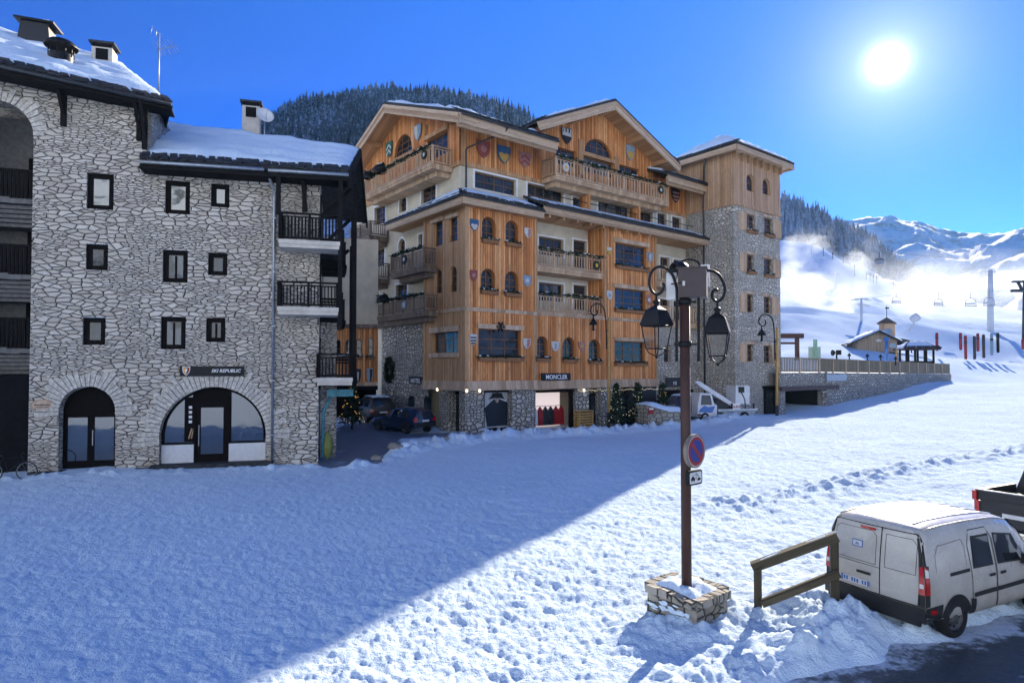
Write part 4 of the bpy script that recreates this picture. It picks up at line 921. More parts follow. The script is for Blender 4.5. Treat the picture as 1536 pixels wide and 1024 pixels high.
# --- plaster walls set back behind the loggias and on the top storey
W = Wall(RU, hot)
TW = dict(depth=.22, cols=2, rows=2, trim=.14)
for px, kk in (((712, 263.5, 774, 288), dict(cols=4)), ((791, 280, 845, 312), dict(cols=4)), ((859, 297, 877, 335), dict(cols=1, rows=3)), ((897, 304, 944, 333), dict(cols=4, gl='glass_c')), ((959, 318, 979, 343), {}), ((986, 320, 1000, 345), {}), ((1008, 326, 1022, 349), {}),
               ((808, 357, 845, 384), dict(cols=3)), ((860, 361, 880, 402), dict(cols=1, rows=3)), ((808, 425, 845, 452), dict(cols=3, gl='glass_c')), ((860, 428, 880, 465), dict(cols=1, rows=3)),
               ((990, 386, 1004, 418), {}), ((1010, 390, 1024, 420), {}), ((990, 449, 1004, 478), {}), ((1010, 452, 1024, 480), {})):
    d = dict(TW); d.update(kk); W.win(px, **d)
W.build([(.6, ZB), (uT + .5, ZB), (uT + .5, ZUP), (.6, ZUP)], 'plaster', 'plaster_wall')
W = Wall(LU, hot)
for px, a in (((632, 278, 654, 303), 0), ((599, 293.5, 610, 318), 1), ((562, 309, 578.5, 336), 0), ((628, 352, 634, 372), 0), ((598, 358, 608, 382), 1), ((562, 373, 577, 400), 0), ((594, 426, 611, 452), 0), ((561, 436, 568.5, 458), 0)):
    W.win(px, arch=bool(a), depth=.2, cols=1 if a else 2, rows=3, trim=.14)
W.build([(1.5, ZBAND - .3), (16.2, ZBAND - .3), (16.2, ZUP), (1.5, ZUP)], 'plaster', 'plaster_wall')
# --- top timber storey with gables
def r_top(u): return 19.25 if not 5.7 < u < 19.4 else 22.75 - .44 * abs(u - 12.56)
W = Wall(RU.sh(.05), hot)
W.win((877, 209, 918, 233), arch=True, depth=.2, cols=4, rows=2); W.win((832.7, 223.5, 864, 248), depth=.2, cols=3, rows=2); W.win((875.5, 239, 920, 262), depth=.2, cols=4, rows=2, gl='glass_c'); W.win((929, 250.5, 958.7, 270), depth=.2, cols=3, rows=2)
W.build([(.6, ZUP), (uT + 1.0, ZUP), (uT + 1.0, 19.2)] + [(u, r_top(u)) for u in (19.4, 19.39, 12.56, 5.71, 5.7)] + [(.6, 19.25)], 'wood', 'timber_wall')
W = Wall(LU.sh(.05), hot); lt = lambda u: 21.75 - .385 * abs(u - 8.56)
W.win((591, 202, 618, 233), arch=True, depth=.2, cols=3, rows=3); W.win((640, 203, 671.5, 236), depth=.2, cols=3, rows=3)
W.build([(1.5, ZUP), (16.2, ZUP), (16.2, lt(16.2)), (8.56, lt(8.56)), (1.5, lt(1.5))], 'wood', 'timber_wall')
b = MB(); b.box(RU, .5, uT + 1.0, ZUP - .12, ZUP + .14, -.02, .12); b.box(LU, 1.42, 16.2, ZUP - .12, ZUP + .14, -.02, .12); b.box(RU, .62, .86, ZUP + .14, 19.2, .04, .10)
for F, px in ((LU, (588, 233, 622, 240)), (LU, (637, 197, 673, 203)), (RU, (873, 234, 922, 239.5)), (RU, (867, 210, 873, 262)), (RU, (921, 236, 927, 275))):
    u0, u1, z0, z1 = F.rect(*px, .05); b.box(F, u0, u1, z0, z1, .055, .17)
b.each('timber_trim', M['beam'], hot)
# --- body behind, so that the hotel is solid from every side
b = MB(); G = R0
b.box(G, .9, uT + .4, -1, 18.6, -16.5, -2.2); b.build('rear_wall', M['plaster'], hot)
# --- roofs
uK, uK2 = R0.px(838, 209, .6)[0], R0.px(1003, 253, .6)[0]
roof(hot, R0.P(-.9, 18.7, .6), R0.P(uK, 18.7, .6), R0.P(uK, 22.16, -8.56), R0.P(-.9, 22.16, -8.56), .2, .26, seed=21, gapu=.02, gapv=.05)
roof(hot, R0.P(uK2, 18.7, .6), R0.P(23.2, 18.7, .6), R0.P(23.2, 22.16, -8.56), R0.P(uK2, 22.16, -8.56), .2, .26, seed=23, gapu=.02, gapv=.05)
roof(hot, R0.P(23.2, 18.7, -17.7), R0.P(-.9, 18.7, -17.7), R0.P(-.9, 22.156, -8.56), R0.P(23.2, 22.156, -8.56), .2, .22, seed=4, gapu=.012, tiles=False)
ga, gb, gap_, gz_ = 5.55, 19.75, 12.56, 23.0
roof(hot, R0.P(ga, 19.9, -13), R0.P(ga, 19.9, .1), R0.P(gap_, gz_, .1), R0.P(gap_, gz_, -13), .2, .26, seed=31, gapu=.015, gapv=.04)
roof(hot, R0.P(gb, 19.9, .1), R0.P(gb, 19.9, -13), R0.P(gap_, gz_ - .004, -13), R0.P(gap_, gz_ - .004, .1), .2, .26, seed=41, gapu=.015, gapv=.04)
E0, E1, zc = -.7, R0.px(817, 305, .7)[0], 13.95
roof(hot, R0.P(E0, zc, .7), R0.P(E1, zc, .7), R0.P(E1, zc + 1.0, -1.45), R0.P(.6, zc + 1.0, -1.45), .13, .14, seed=51, gapu=.01, gapv=.08, rag=.06)
sE = L0.px(578, 335, .7)[0]
roof(hot, L0.P(sE, zc, .7), L0.P(-.7, zc - .003, .7), L0.P(1.5, zc + .997, -.55), L0.P(sE, zc + .55, -.55), .13, .12, seed=61, gapu=.01, gapv=.1, rag=.06)
zm = 14.33
roof(hot, R0.P(E1 + .02, zm, .72), R0.P(uT + .4, zm, .72), R0.P(uT + .4, zm + .98, -1.44), R0.P(E1 + .02, zm + .98, -1.44), .13, .10, seed=71, gapu=.01, gapv=.16, rag=.2)
# fascias, barge boards and soffits
b = MB()
def board(p, q, h, w=.09, drop=.0): b.beam(Vector(p) - Z * (h / 2 + drop), Vector(q) - Z * (h / 2 + drop), w, h)
board(R0.P(E0 + .08, zc - .13, .62), R0.P(E1, zc - .13, .62), .42); board(L0.P(-.62, zc - .13, .62), L0.P(sE, zc - .13, .62), .42)
board(R0.P(E1, zm - .13, .62), R0.P(uT + .4, zm - .13, .62), .46)
board(R0.P(-.85, 18.5, .5), R0.P(uK - .02, 18.5, .5), .5); board(R0.P(-.85, 18.42, .36), R0.P(uK - .02, 18.42, .36), .62); board(R0.P(uK2 + .02, 18.5, .5), R0.P(23.2, 18.5, .5), .5); board(R0.P(uK2 + .02, 18.42, .36), R0.P(23.2, 18.42, .36), .62)
for pp, qq in ((L0.P(-.6, 18.5, .84), L0.P(8.56, 21.96, .84)), (L0.P(17.7, 18.5, .84), L0.P(8.56, 21.96, .84)), (R0.P(ga, 19.7, .04), R0.P(gap_, 22.8, .04)), (R0.P(gb, 19.7, .04), R0.P(gap_, 22.8, .04))):
    dv = (qq - pp).normalized(); board(pp - dv * .05, qq, .56, .1); board(pp + Z * .0, qq, .2, .22, .0)
b.each('barge_board', M['beam_g'], hot)
b = MB()
def soffit(pts): b.face([Vector(p) for p in pts])
soffit([L0.P(-.6, 18.2, .8), L0.P(8.56, 21.66, .8), L0.P(8.56, 21.66, -.6), L0.P(-.6, 18.2, -.6)]); soffit([L0.P(17.7, 18.2, .8), L0.P(8.56, 21.66, .8), L0.P(8.56, 21.66, -.6), L0.P(17.7, 18.2, -.6)])
soffit([R0.P(ga, 19.4, .0), R0.P(gap_, 22.5, .0), R0.P(gap_, 22.5, -1.5), R0.P(ga, 19.4, -1.5)]); soffit([R0.P(gb, 19.4, .0), R0.P(gap_, 22.5, .0), R0.P(gap_, 22.5, -1.5), R0.P(gb, 19.4, -1.5)])
soffit([R0.P(-.6, zc - .5, .6), R0.P(E1, zc - .5, .6), R0.P(E1, zc - .5, -.1), R0.P(-.6, zc - .5, -.1)]); soffit([L0.P(-.6, zc - .503, .6), L0.P(sE, zc - .503, .6), L0.P(sE, zc - .503, -.6), L0.P(-.6, zc - .503, -.6)])
soffit([R0.P(E1, zm - .55, .6), R0.P(uT, zm - .55, .6), R0.P(uT, zm - .55, -1.5), R0.P(E1, zm - .55, -1.5)]); soffit([R0.P(-.5, 18.15, .4), R0.P(uK - .03, 18.15, .4), R0.P(uK - .03, 18.95, -1.5), R0.P(-.5, 18.95, -1.5)]); soffit([R0.P(uK2 + .03, 18.15, .4), R0.P(23, 18.15, .4), R0.P(23, 18.95, -1.5), R0.P(uK2 + .03, 18.95, -1.5)])
b.build('soffit_boards', M['beam'], hot)
b = MB()
for u in (2.0, 5.4, 8.56, 11.8, 15.2):                                            # purlins under the gables
    z = lt(u) - .12; b.beam(L0.P(u, z, -.6), L0.P(u, z, .75), .26, .3)
for u in (7.0, 9.6, 12.56, 15.6, 18.3):
    z = 22.45 - .44 * abs(u - 12.56) - .1; b.beam(R0.P(u, z, -1.5), R0.P(u, z, -.05), .26, .3)
for u in (8.56,): b.beam(L0.P(u - 3.2, 19.9, -.5), L0.P(u - 3.2, 19.3, -.5), .2, .2)
for k in range(9): b.beam(R0.P(E1 + 1.2 * k + .6, zm - .66, -.2), R0.P(E1 + 1.2 * k + .6, zm - .66, .55), .12, .16)
b.each('roof_beam', M['beam'], hot)
# gutters and downpipes
b = MB(); b.tube([R0.P(-.7, zc - .1, .75), R0.P(E1, zc - .1, .75)], .065, 8); b.tube([L0.P(-.7, zc - .11, .75), L0.P(sE, zc - .11, .75)], .065, 8); b.tube([R0.P(E1, zm - .1, .78), R0.P(uT + .4, zm - .1, .78)], .07, 8)
b.tube([R0.P(-.85, 18.52, .66), R0.P(uK, 18.52, .66)], .075, 8); b.tube([R0.P(uK2, 18.52, .66), R0.P(23.2, 18.52, .66)], .075, 8); b.each('gutter', M['gutter'], hot)
b = MB(); u1, z1 = RU.px(689, 209, .1); b.tube([R0.P(2.6, 18.45, .62), R0.P(2.5, 18.2, .5), RU.P(1.05, 17.45, .14), RU.P(.95, 17.3, .14), RU.P(.95, 15.0, .14)], .055, 8); b.build('downpipe', M['gutter'], hot)
# --- balconies
FR, FL = R0, L0
u0, zt = R0.px(834, 234, 0); u1 = R0.px(1002.6, 275, 0)[0]
bal_top = balcony(R0, u0, u1, zt - 1.2, -1.45, 0., hot, 1.2, .3, mr='rail', gap=.30, bw=.10, post=1.6, taper=.3)
zf = L0.px(648, 243.5, .9)[1]; ua = L0.px(648, 217, .9)[0]; ub = L0.px(546, 259, .9)[0]
bal_l0 = balcony(L0, ua, ub, zf - .02, -.55, .9, hot, L0.px(648, 217, .9)[1] - zf, .32, mr='rail', gap=.27, bw=.09, post=1.7, taper=.3)
for (x0, x1, yt, yb, fr_) in ((554.5, 537, 331, 352, 0), (635, 586, 371, 398, 1), (555.5, 537, 393, 416, 0), (637, 534, 441, 465, 1)):
    ua, zt = L0.px(x0, yt, .9); zb_ = L0.px(x0, yb, .9)[1]; ub = L0.px(x1, yb, .9)[0] if fr_ else ua + 3.2
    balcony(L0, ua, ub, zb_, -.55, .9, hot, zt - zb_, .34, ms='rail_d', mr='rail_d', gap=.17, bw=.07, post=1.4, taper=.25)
for yt, yb in ((373, 398.5), (440, 466.5)):
    ua, zt = R0.px(807, yt, -.12); zb_ = R0.px(807, yb, -.12)[1]
    balcony(R0, uA_ + .07, uB_ - .07, zb_, -1.45, -.05, hot, zt - zb_, .36, left=False, right=False, gap=.24, bw=.07, post=1.5)
for yt, yb in ((401, 423), (459, 482)):
    ua, zt = R0.px(990, yt, -.12); zb_ = R0.px(990, yb, -.12)[1]; balcony(R0, uW + .02, uT - .3, zb_, -1.45, -.05, hot, zt - zb_, .36, left=False, right=False, gap=.25, bw=.09, post=1.5)
b = MB()
for px in ((878, 293, 889, 333), (953, 312, 958, 344)): u0, u1, z0, z1 = RU.rect(*px, .6); b.box(R0, u0, u0 + .1, z0 - .1, z1, -1.47, -.5)
b.box(R0, R0.px(886, 383, -1.3)[0], uB_ - .08, ZBAND + .3, ZE, -1.48, -1.2); b.each('terrace_screen', M['wood'], hot)
b = MB(); b.tube([RU.P(6.2, zm + 1.15, .75), RU.P(uT, zm + 1.15, .75)], .03, 6)
for k in range(12): u = 6.2 + (uT - 6.2) * k / 11; b.tube([RU.P(u, zm + .6, .75), RU.P(u, zm + 1.15, .75)], .02, 5)
b.build('terrace_rail', M['black'], hot)
# --- stone below: left stone wall, ground-floor piers, right stone link, tower
b = MB(); u5 = L0.px(567, 540)[0]; b.poly(L0, rectl(sW - .1, u5, -1, ZBAND - .25), -.3); b.box(L0, u5 - .02, u5 + .02, -1, ZBAND - .25, -2, -.3); b.build('stone_wall', M['stone_h'], hot)
for px in ((613, 594, 620, 640), (637, 594, 645, 642)):
    u0, u1, z0, z1 = L0.rect(*px, -.25); b = MB(); b.box(L0, u0, u1, z0 - .3, z1, -.31, -.27); o = b.build('window_slot', M['win_dark'], hot); p = MB(); p.box(L0, u0 + .1, u1 - .1, z0 - .1, z1 - .1, -.27, -.265); p.build('pane', M['glass'], o)
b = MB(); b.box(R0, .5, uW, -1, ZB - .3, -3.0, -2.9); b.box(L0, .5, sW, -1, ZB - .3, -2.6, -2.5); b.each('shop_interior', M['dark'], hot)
for (F, x0, x1) in ((R0, 700, 725.5), (R0, 768, 785.7), (R0, 786.5, 803), (R0, 864, 883), (R0, 901, 911), (L0, 660, 672), (R0, 917, 930)):
    u0, u1 = F.px(x0, 610)[0], F.px(x1, 610)[0]; b = MB(); b.box(F, u0, u1, -.8, ZB - .31, -.75, .02); b.build('stone_pier', M['stone_h'], hot)
b = MB(); b.box(L0, .02, .62, -.8, ZB - .312, -.7, .018); b.build('stone_pier', M['stone_h'], hot)
# shop windows: poster of a figure, clothes rail before a glowing wall, arched door
u0, u1, z0, z1 = R0.rect(726, 588, 767.5, 641, -.35); ps = thing('shop_poster', 'pale poster of a dark coated figure in a wide hat in the corner shop window', 'poster', R0.P((u0 + u1) / 2, z0, -.4)); b = MB()
b.box(R0, u0, u1, z0, z1, -.5, -.45); b.build('poster_sheet', plain('pale poster paper', (.42, .44, .46), .6), ps); b = MB(); uc = (u0 + u1) / 2; H = z1 - z0; X = lambda a, e: (uc + a * (u1 - u0), z0 + e * H)
b.poly(R0, [X(-.36, .04), X(.40, .04), X(.42, .30), X(.50, .55), X(.40, .70), X(.20, .76), X(.10, .80), X(-.12, .80), X(-.24, .72), X(-.45, .56), X(-.42, .34)], -.445); b.build('printed_coat', plain('poster dark blue', (.012, .018, .03), .6), ps)
b = MB(); b.poly(R0, [X(-.34, .80), X(-.22, .88), X(-.18, .97), X(.02, 1.0 - .01), X(.18, .96), X(.20, .88), X(.30, .79), X(.1, .83), X(-.12, .83)], -.441); b.build('printed_hat', M['black'], ps)
b = MB(); b.poly(R0, [(uc - .0 + .13 * math.cos(t * .52), z0 + .775 * H + .17 * math.sin(t * .52)) for t in range(12)], -.443); b.build('printed_face', plain('poster skin', (.34, .27, .22), .6), ps)
u0, u1, z0, z1 = R0.rect(804, 588, 852.5, 638, -.5); b = MB(); b.box(R0, u0, u1, z0 - .1, z1, -1.4, -1.35); b.build('shop_backdrop', emit('glowing display wall', (.62, .52, .50), .34), hot)  # backdrop glows by itself in place of shop lighting
b = MB(); b.tube([R0.P(u0 + .1, z0 + 1.25, -.95), R0.P(u1 - .1, z0 + 1.25, -.95)], .02, 6); b.build('clothes_rail', M['alloy'], hot)
cols = ['grey_panel', 'red', 'carblack', 'carblack', 'red', 'red']; lb = ['grey', 'red', 'black', 'black', 'red', 'red']; pz = ['nearest the street corner pier', 'beside the grey one', 'beside the first red one', 'in the middle of the rail', 'between black and red', 'at the far end of the rail']
for i in range(6):
    uu = u0 + (u1 - u0) * (i + .55) / 6.1; b = MB(); ww = (u1 - u0) / 14
    b.mesh([R0.P(uu + a, z0 + e, -.95 + c_) for a, e, c_ in ((-ww, 0, -.1), (ww, 0, -.1), (ww, 0, .1), (-ww, 0, .1), (-ww * .9, .95, -.1), (ww * .9, .95, -.1), (ww * .9, .95, .1), (-ww * .9, .95, .1), (-ww * .2, 1.22, 0), (ww * .2, 1.22, 0))],
           [[0, 1, 5, 4], [1, 2, 6, 5], [2, 3, 7, 6], [3, 0, 4, 7], [4, 5, 9, 8], [6, 7, 8, 9], [5, 6, 9], [7, 4, 8]])
    tag(b.build('hanging_coat', M[cols[i]]), '%s coat hanging in the bright shop window, %s' % (lb[i], pz[i]), 'coat', 'coats on the shop rail')
b = MB(); b.box(R0, u0 - .05, u1 + .3, z1, z1 + .16, -.5, -.2); b.box(R0, u1, u1 + .28, z0 - .3, z1, -.5, -.25); b.each('shop_frame', M['win_dark'], hot)
u0, u1, z0, z1 = R0.rect(726, 588, 769, 642, -.3); b = MB(); b.prism(R0, rectl(u0 - .02, u1 + .1, z0 - .2, z1 + .1), -.44, -.3, 0, [rectl(u0 + .05, u1 - .06, z0, z1)]); b.each('shop_frame', M['win_dark'], hot)
u0, u1, z0, z1 = L0.rect(673, 586, 697, 641, -.5); b = MB(); b.prism(L0, rectl(u0, u1, z0 - .3, z1), -.6, -.5, 0, [archl(u0 - .25 if u0 > u1 else u0 + .25, u1 + .25 if u0 > u1 else u1 - .25, z0 - .2, z1 - .15)]); o = b.build('shop_door', M['win_dark'], hot); p = MB(); p.poly(L0, rectl(u0, u1, z0 - .25, z1 - .1), -.56); p.build('pane', M['glass'], o)
for (x0, x1) in ((884, 900), (931, 958)):
    u0, u1, z0, z1 = R0.rect(x0, 590, x1, 640, -.5); b = MB(); b.box(R0, u0, u1, z0 - .3, z1, -.62, -.5); o = b.build('ground_door', M['win_dark'], hot); p = MB(); p.box(R0, u0 + .12, u1 - .12, z0 - .1, z1 - .15, -.5, -.49); p.build('pane', M['glass'], o)
b = MB(); b.box(R0, uW - 2.6, uW, -1, ZB - .3, -.9, -.05); b.build('ground_wall', M['gutter'], hot)
# stone link between timber front and tower
W = Wall(R0.sh(-.35), hot); W.win((996, 515.5, 1007, 543), arch=True, depth=.3, cols=1, rows=2)
W.build(rectl(uW - .001, uT + .6, -1, R0.px(1010, 478)[1]), 'stone_t', 'stone_wall')
T0 = at(1103, 620, 48.6); T0.z = 0
TR = Fr(T0, R0.u, R0.n); TL = Fr(T0, L0.u, L0.n); uE = TR.px(1170.5, 450)[0]; zs_ = TR.px(1103, 304.5)[1]
W = Wall(TR, hot)
for r in (((1120, 322, 1132.5, 347), (1146.5, 327, 1159, 353)), ((1120, 382, 1131, 408), (1146, 388, 1158.5, 413)), ((1120, 441, 1130, 468), (1146, 445, 1157, 470)), ((1120, 516, 1130.5, 542), (1146, 518, 1157, 544))):
    for i, px in enumerate(r):
        q = W.win(px, depth=.22, cols=2, rows=3, box=r[0][1] < 440); b = MB(); wd = (q[1] - q[0]) * .95
        a = q[0] - wd - .04 if i == 0 else q[1] + .04; b.box(TR, a, a + wd, q[2] - .05, q[3] + .05, .01, .06)
        for zz in (.25, .75): b.box(TR, a + .02, a + wd - .02, q[2] + (q[3] - q[2]) * zz - .06, q[2] + (q[3] - q[2]) * zz + .06, .06, .085)
        b.build('shutter', M['rail'], hot); b = MB(); b.box(TR, q[0] - .25, q[1] + .25, q[3], q[3] + .22, .005, .07); b.each('lintel', M['beam_g'], hot)
W.build(rectl(0, uE, -1, zs_), 'stone_t', 'tower_wall')
b = MB(); b.poly(TL, rectl(0, 6.5, -1, zs_), 0); b.build('tower_wall', M['stone_t'], hot)
W = Wall(TR.sh(.06), hot)
for px in ((1119.8, 261, 1131.8, 287), (1144, 267.5, 1155.5, 292)): W.win(px, arch=True, depth=.25, cols=1, rows=2)
W.build(rectl(-.06, uE + .06, zs_, 20.9), 'wood_t', 'tower_cladding')
b = MB(); b.poly(TL, rectl(-.059, 6.5, zs_, 20.9), .06); b.build('tower_cladding', M['wood_t'], hot); b = MB(); b.box(TR, -.1, uE + .1, zs_ - .16, zs_ + .06, -.02, .13); b.box(TL, -.097, 5, zs_ - .158, zs_ + .058, -.02, .127)
for k in range(8): b.box(TR, -.05 + uE * k / 7 - .07, -.05 + uE * k / 7 + .07, 20.0, 20.55, .05, .3)
b.each('tower_trim', M['wood_t'], hot)
b = MB(); b.box(TR, .1, uE - .004, -1, 20.8, -5.2, -.3); b.build('tower_core', M['stone_t'], hot)
zt = 20.95; o_ = .85; c4 = [TR.P(-o_, zt, o_), TR.P(uE + o_, zt, o_), TR.P(uE + o_, zt, -5.2 - o_), TR.P(-o_, zt, -5.2 - o_)]; ap = TR.P(uE / 2, 23.05, -2.6)
ap2 = [ap - TR.u * .6, ap + TR.u * .6]
roof(hot, c4[0], c4[1], ap2[1], ap2[0], .16, .26, seed=81, gapu=.02, gapv=.06, rag=.06); roof(hot, c4[3], c4[0], ap2[0], ap2[0] + TR.u * .02 - TR.n * .02, .16, .26, seed=91, gapu=.02, gapv=.06, rag=.06)
roof(hot, c4[1], c4[2], ap2[1] - TR.n * .02, ap2[1], .16, .26, seed=95, gapu=.02, gapv=.06, rag=.06); roof(hot, c4[2], c4[3], ap2[0], ap2[1], .16, .24, seed=97, tiles=False)
b = MB()
for i in range(4): p, q = c4[i] - Z * .16, c4[(i + 1) % 4] - Z * .16; dv = (q - p).normalized(); b.beam(p - Z * .2 + dv * .04, q - Z * .2 - dv * .05, .09, .38)
b.face([c - Z * .38 for c in c4]); b.each('barge_board', M['beam_g'], hot)
b = MB(); u, z = TL.px(1058, 262, .3); b.tube([TL.P(1.9, 20.6, .8), TL.P(2.4, 19.8, .3), TL.P(2.6, 17.0, .12), TL.P(2.6, 0, .12)], .075, 8); b.build('downpipe', M['gutter'], hot)
# ground-floor opening at the tower's foot
u0, u1, z0, z1 = TR.rect(1145, 582, 1168, 620); b = MB(); b.box(TR, u0, u1, z0 - 1, z1, .01, .05); b.box(TR, u0 - .15, u1 + .1, z1, z1 + .2, .01, .12); o = b.build('tower_doorway', M['win_dark'], hot); p = MB(); p.box(TR, u0 + .25, u1 - .9, z0 - .4, z1 - .15, .05, .06); p.build('pane', M['glass'], o)
# --- far wing on the left with arched windows
p0, p1 = at(567, 540, 43.2), at(480, 540, 42.3); WF = Fr((p1.x, p1.y, 0), (p0 - p1).xy.to_3d(), Vector(((p0 - p1).y, -(p0 - p1).x, 0))); 
wl = (p0 - p1).xy.length
wing = thing('timber_wing', 'lower orange timber wing with a row of arched windows behind the stone block', 'building', WF.P(wl / 2, .5))
W = Wall(WF, wing)
for px in ((503.5, 509, 511, 536), (517.8, 509, 526.5, 536), (534, 508, 543, 536), (552, 506, 560.5, 536)): W.win(px, box=True, depth=.25, arch=True, cols=1, rows=2)
zw0, zw1 = WF.px(540, 578)[1], WF.px(540, 490)[1]; W.build(rectl(0, wl, zw0, zw1), 'wood', 'timber_wall')
b = MB(); b.box(WF, 0, wl, -1, zw0, -3.1, -3.); b.box(WF, 0, wl, zw0 - .3, zw0, -3., .05); b.build('passage_wall', M['dark'], wing); b = MB(); b.box(WF, 0, wl, zw0 - .02, zw0 + .22, .01, .12); b.build('sill_beam', M['beam_g'], wing)
b = MB(); b.poly(WF, [(0, zw1), (wl, zw1), (wl, zw1 + 6), (0, zw1 + 6)], -.6); b.build('plaster_wall', M['plaster'], wing); b = MB(); b.box(WF, 0, wl, zw1 - .1, zw1 + .15, -.6, .3); b.build('eave_board', M['rail_d'], wing)
b = MB(); b.box(WF, wl * .55, wl * .95, -.5, zw0 - .4, -2.98, -2.9); b.box(WF, wl * .2, wl * .5, -.5, zw0 - .4, -2.98, -2.9); b.build('garage_door', M['win_dark'], wing)
# ================================================================== shields, signs, garlands, lamps on the hotel
sg = 'painted heraldic shields on the hotel'
CR = dict(w=(.48, .47, .46), b=(.03, .09, .20), y=(.44, .27, .06), r=(.24, .06, .055), k=(.02, .02, .022), g=(.02, .11, .09), p=(.34, .16, .14), lb=(.20, .28, .36))
for k_, c_ in CR.items(): M['sh_' + k_] = plain('shield paint ' + k_, c_, .55, .3, 0, .2)
def shield(F, px, base, fig, col, label, d=.06):
    u0, u1, z0, z1 = F.rect(*px, d); u0, u1 = min(u0, u1), max(u0, u1); u, z, w_, h = (u0 + u1) / 2, (z0 + z1) / 2, u1 - u0, z1 - z0; b = MB()
    lp = shield_loop(u, z, w_, h, 0); b.prism(F, lp, d - .05, d, 0); dd = d + .004
    q = lambda a, e: (u + a * w_, z + e * h)
    if fig == 'split': b.poly(F, [q(0, .44), q(.22, .44), q(.44, .44), q(.38, .0), q(.2, -.33), q(0, -.44)], dd, (), 1)
    elif fig == 'chief': b.poly(F, [q(-.45, .44), q(.45, .44), q(.44, .12), q(-.44, .12)], dd, (), 1)
    elif fig == 'base': b.poly(F, [q(-.42, .02), q(-.2, .12), q(0, .02), q(.2, .12), q(.42, .02), q(.35, -.16), q(.18, -.34), q(0, -.44), q(-.18, -.34), q(-.35, -.16)], dd, (), 1)
    elif fig == 'chevron':
        for o_ in (.22, -.12): b.poly(F, [q(-.40, o_ - .12), q(0, o_ + .14), q(.40, o_ - .12), q(.38, o_ - .26), q(0, o_), q(-.38, o_ - .26)], dd, (), 1)
    elif fig == 'bars':
        for o_ in (.26, .0, -.24): b.poly(F, [q(-.42 + abs(min(0, o_)) * .5, o_), q(.42 - abs(min(0, o_)) * .5, o_), q(.40 - abs(min(0, o_)) * .7, o_ - .13), q(-.40 + abs(min(0, o_)) * .7, o_ - .13)], dd, (), 1)
    elif fig == 'tower':
        b.poly(F, [q(-.45, .47), q(-.45, 0), q(.45, 0), q(.45, .47), q(.30, .47), q(.30, .22), q(.16, .22), q(.16, .47), q(-.02, .47), q(-.02, .22), q(-.16, .22), q(-.16, .47), q(-.30, .47), q(-.30, .22), q(-.36, .22), q(-.36, .47)], dd, (), 1)
    elif fig == 'disc': b.poly(F, [q(.25 * math.cos(t * .52), .04 + .2 * math.sin(t * .52)) for t in range(12)], dd, (), 1)
    elif fig == 'long': b.poly(F, [q(-.16, .3), q(.16, .3), q(.10, -.25), q(0, -.36), q(-.10, -.25)], dd, (), 1)
    tag(b.build('heraldic_shield', [M['sh_' + base], M['sh_' + col]]), label, 'shield', sg)
RUs, LUs = RU.sh(.11), LU.sh(.11)
shield(RUs, (716, 211, 735, 237), 'r', 'disc', 'p', 'dull red shield on the top timber storey nearest the corner downpipe')
shield(RUs, (747, 219, 765.5, 245), 'b', 'base', 'y', 'blue shield with a gold lower half on the top timber storey')
shield(RUs, (779, 228.5, 796, 251), 'p', 'chevron', 'r', 'faded red shield with chevrons on the top timber storey')
shield(RUs, (843, 192, 858, 216), 'k', 'tower', 'w', 'black and white castle shield high on the street gable')
shield(RUs, (940, 218, 952, 241), 'lb', 'base', 'y', 'pale blue and gold shield under the slope of the street gable')
shield(RUs, (1008, 283, 1020, 304), 'k', 'bars', 'p', 'dark shield on the timber between balcony and stone tower')
shield(LUs, (578.5, 213, 587.5, 236), 'g', 'chevron', 'w', 'green shield with white chevrons beside the arched gable window')
shield(LUs, (621, 187, 631, 211), 'lb', 'split', 'w', 'blue and white shield at the peak of the side gable')
shield(R0, (705.5, 329, 718, 346), 'b', 'base', 'w', 'blue and white shield beside the upper arched windows of the corner block')
shield(R0, (787, 342, 797.5, 357), 'w', 'split', 'p', 'small whitish shield by the upper arched windows of the corner block')
shield(R0, (705.3, 405, 716.3, 422), 'r', 'disc', 'p', 'small red shield at the middle arched windows of the corner block')
shield(R0, (785.3, 413, 797, 430), 'lb', 'disc', 'w', 'round bellied blue and white shield at the middle arched windows')
shield(R0, (704.5, 501, 715.5, 518), 'w', 'bars', 'k', 'white shield with black bars beside the triple window')
shield(R0, (785, 507.5, 796, 523), 'w', 'split', 'p', 'white and faded pink shield between triple window and drainpipe post')
shield(R0, (828, 512, 839, 527), 'w', 'long', 'lb', 'white shield between the first two arched windows over the shop sign')
shield(R0, (868.5, 512.5, 878, 527), 'p', 'disc', 'y', 'tan shield between the second and third arched windows over the shop sign')
shield(R0, (910.5, 436, 918.8, 450), 'w', 'disc', 'lb', 'white shield beside the lower of the two upper triple windows')
shield(R0, (910.3, 370.5, 918.3, 383), 'y', 'chief', 'w', 'small gold and white shield beside the topmost triple window')
shield(R0, (970.5, 378.5, 979.5, 394), 'lb', 'long', 'w', 'tall pale blue shield between topmost triple window and loggia')
shield(R0, (970, 442.5, 977.5, 458), 'p', 'disc', 'w', 'narrow tan shield between lower triple window and loggia')
shield(WF, (532.5, 553, 541.5, 576), 'k', 'long', 'w', 'long black and white shield under the arched windows of the far wing')
shield(WF, (550, 552, 559.5, 576), 'lb', 'split', 'k', 'long blue grey shield on the far wing beside the round stone wall')
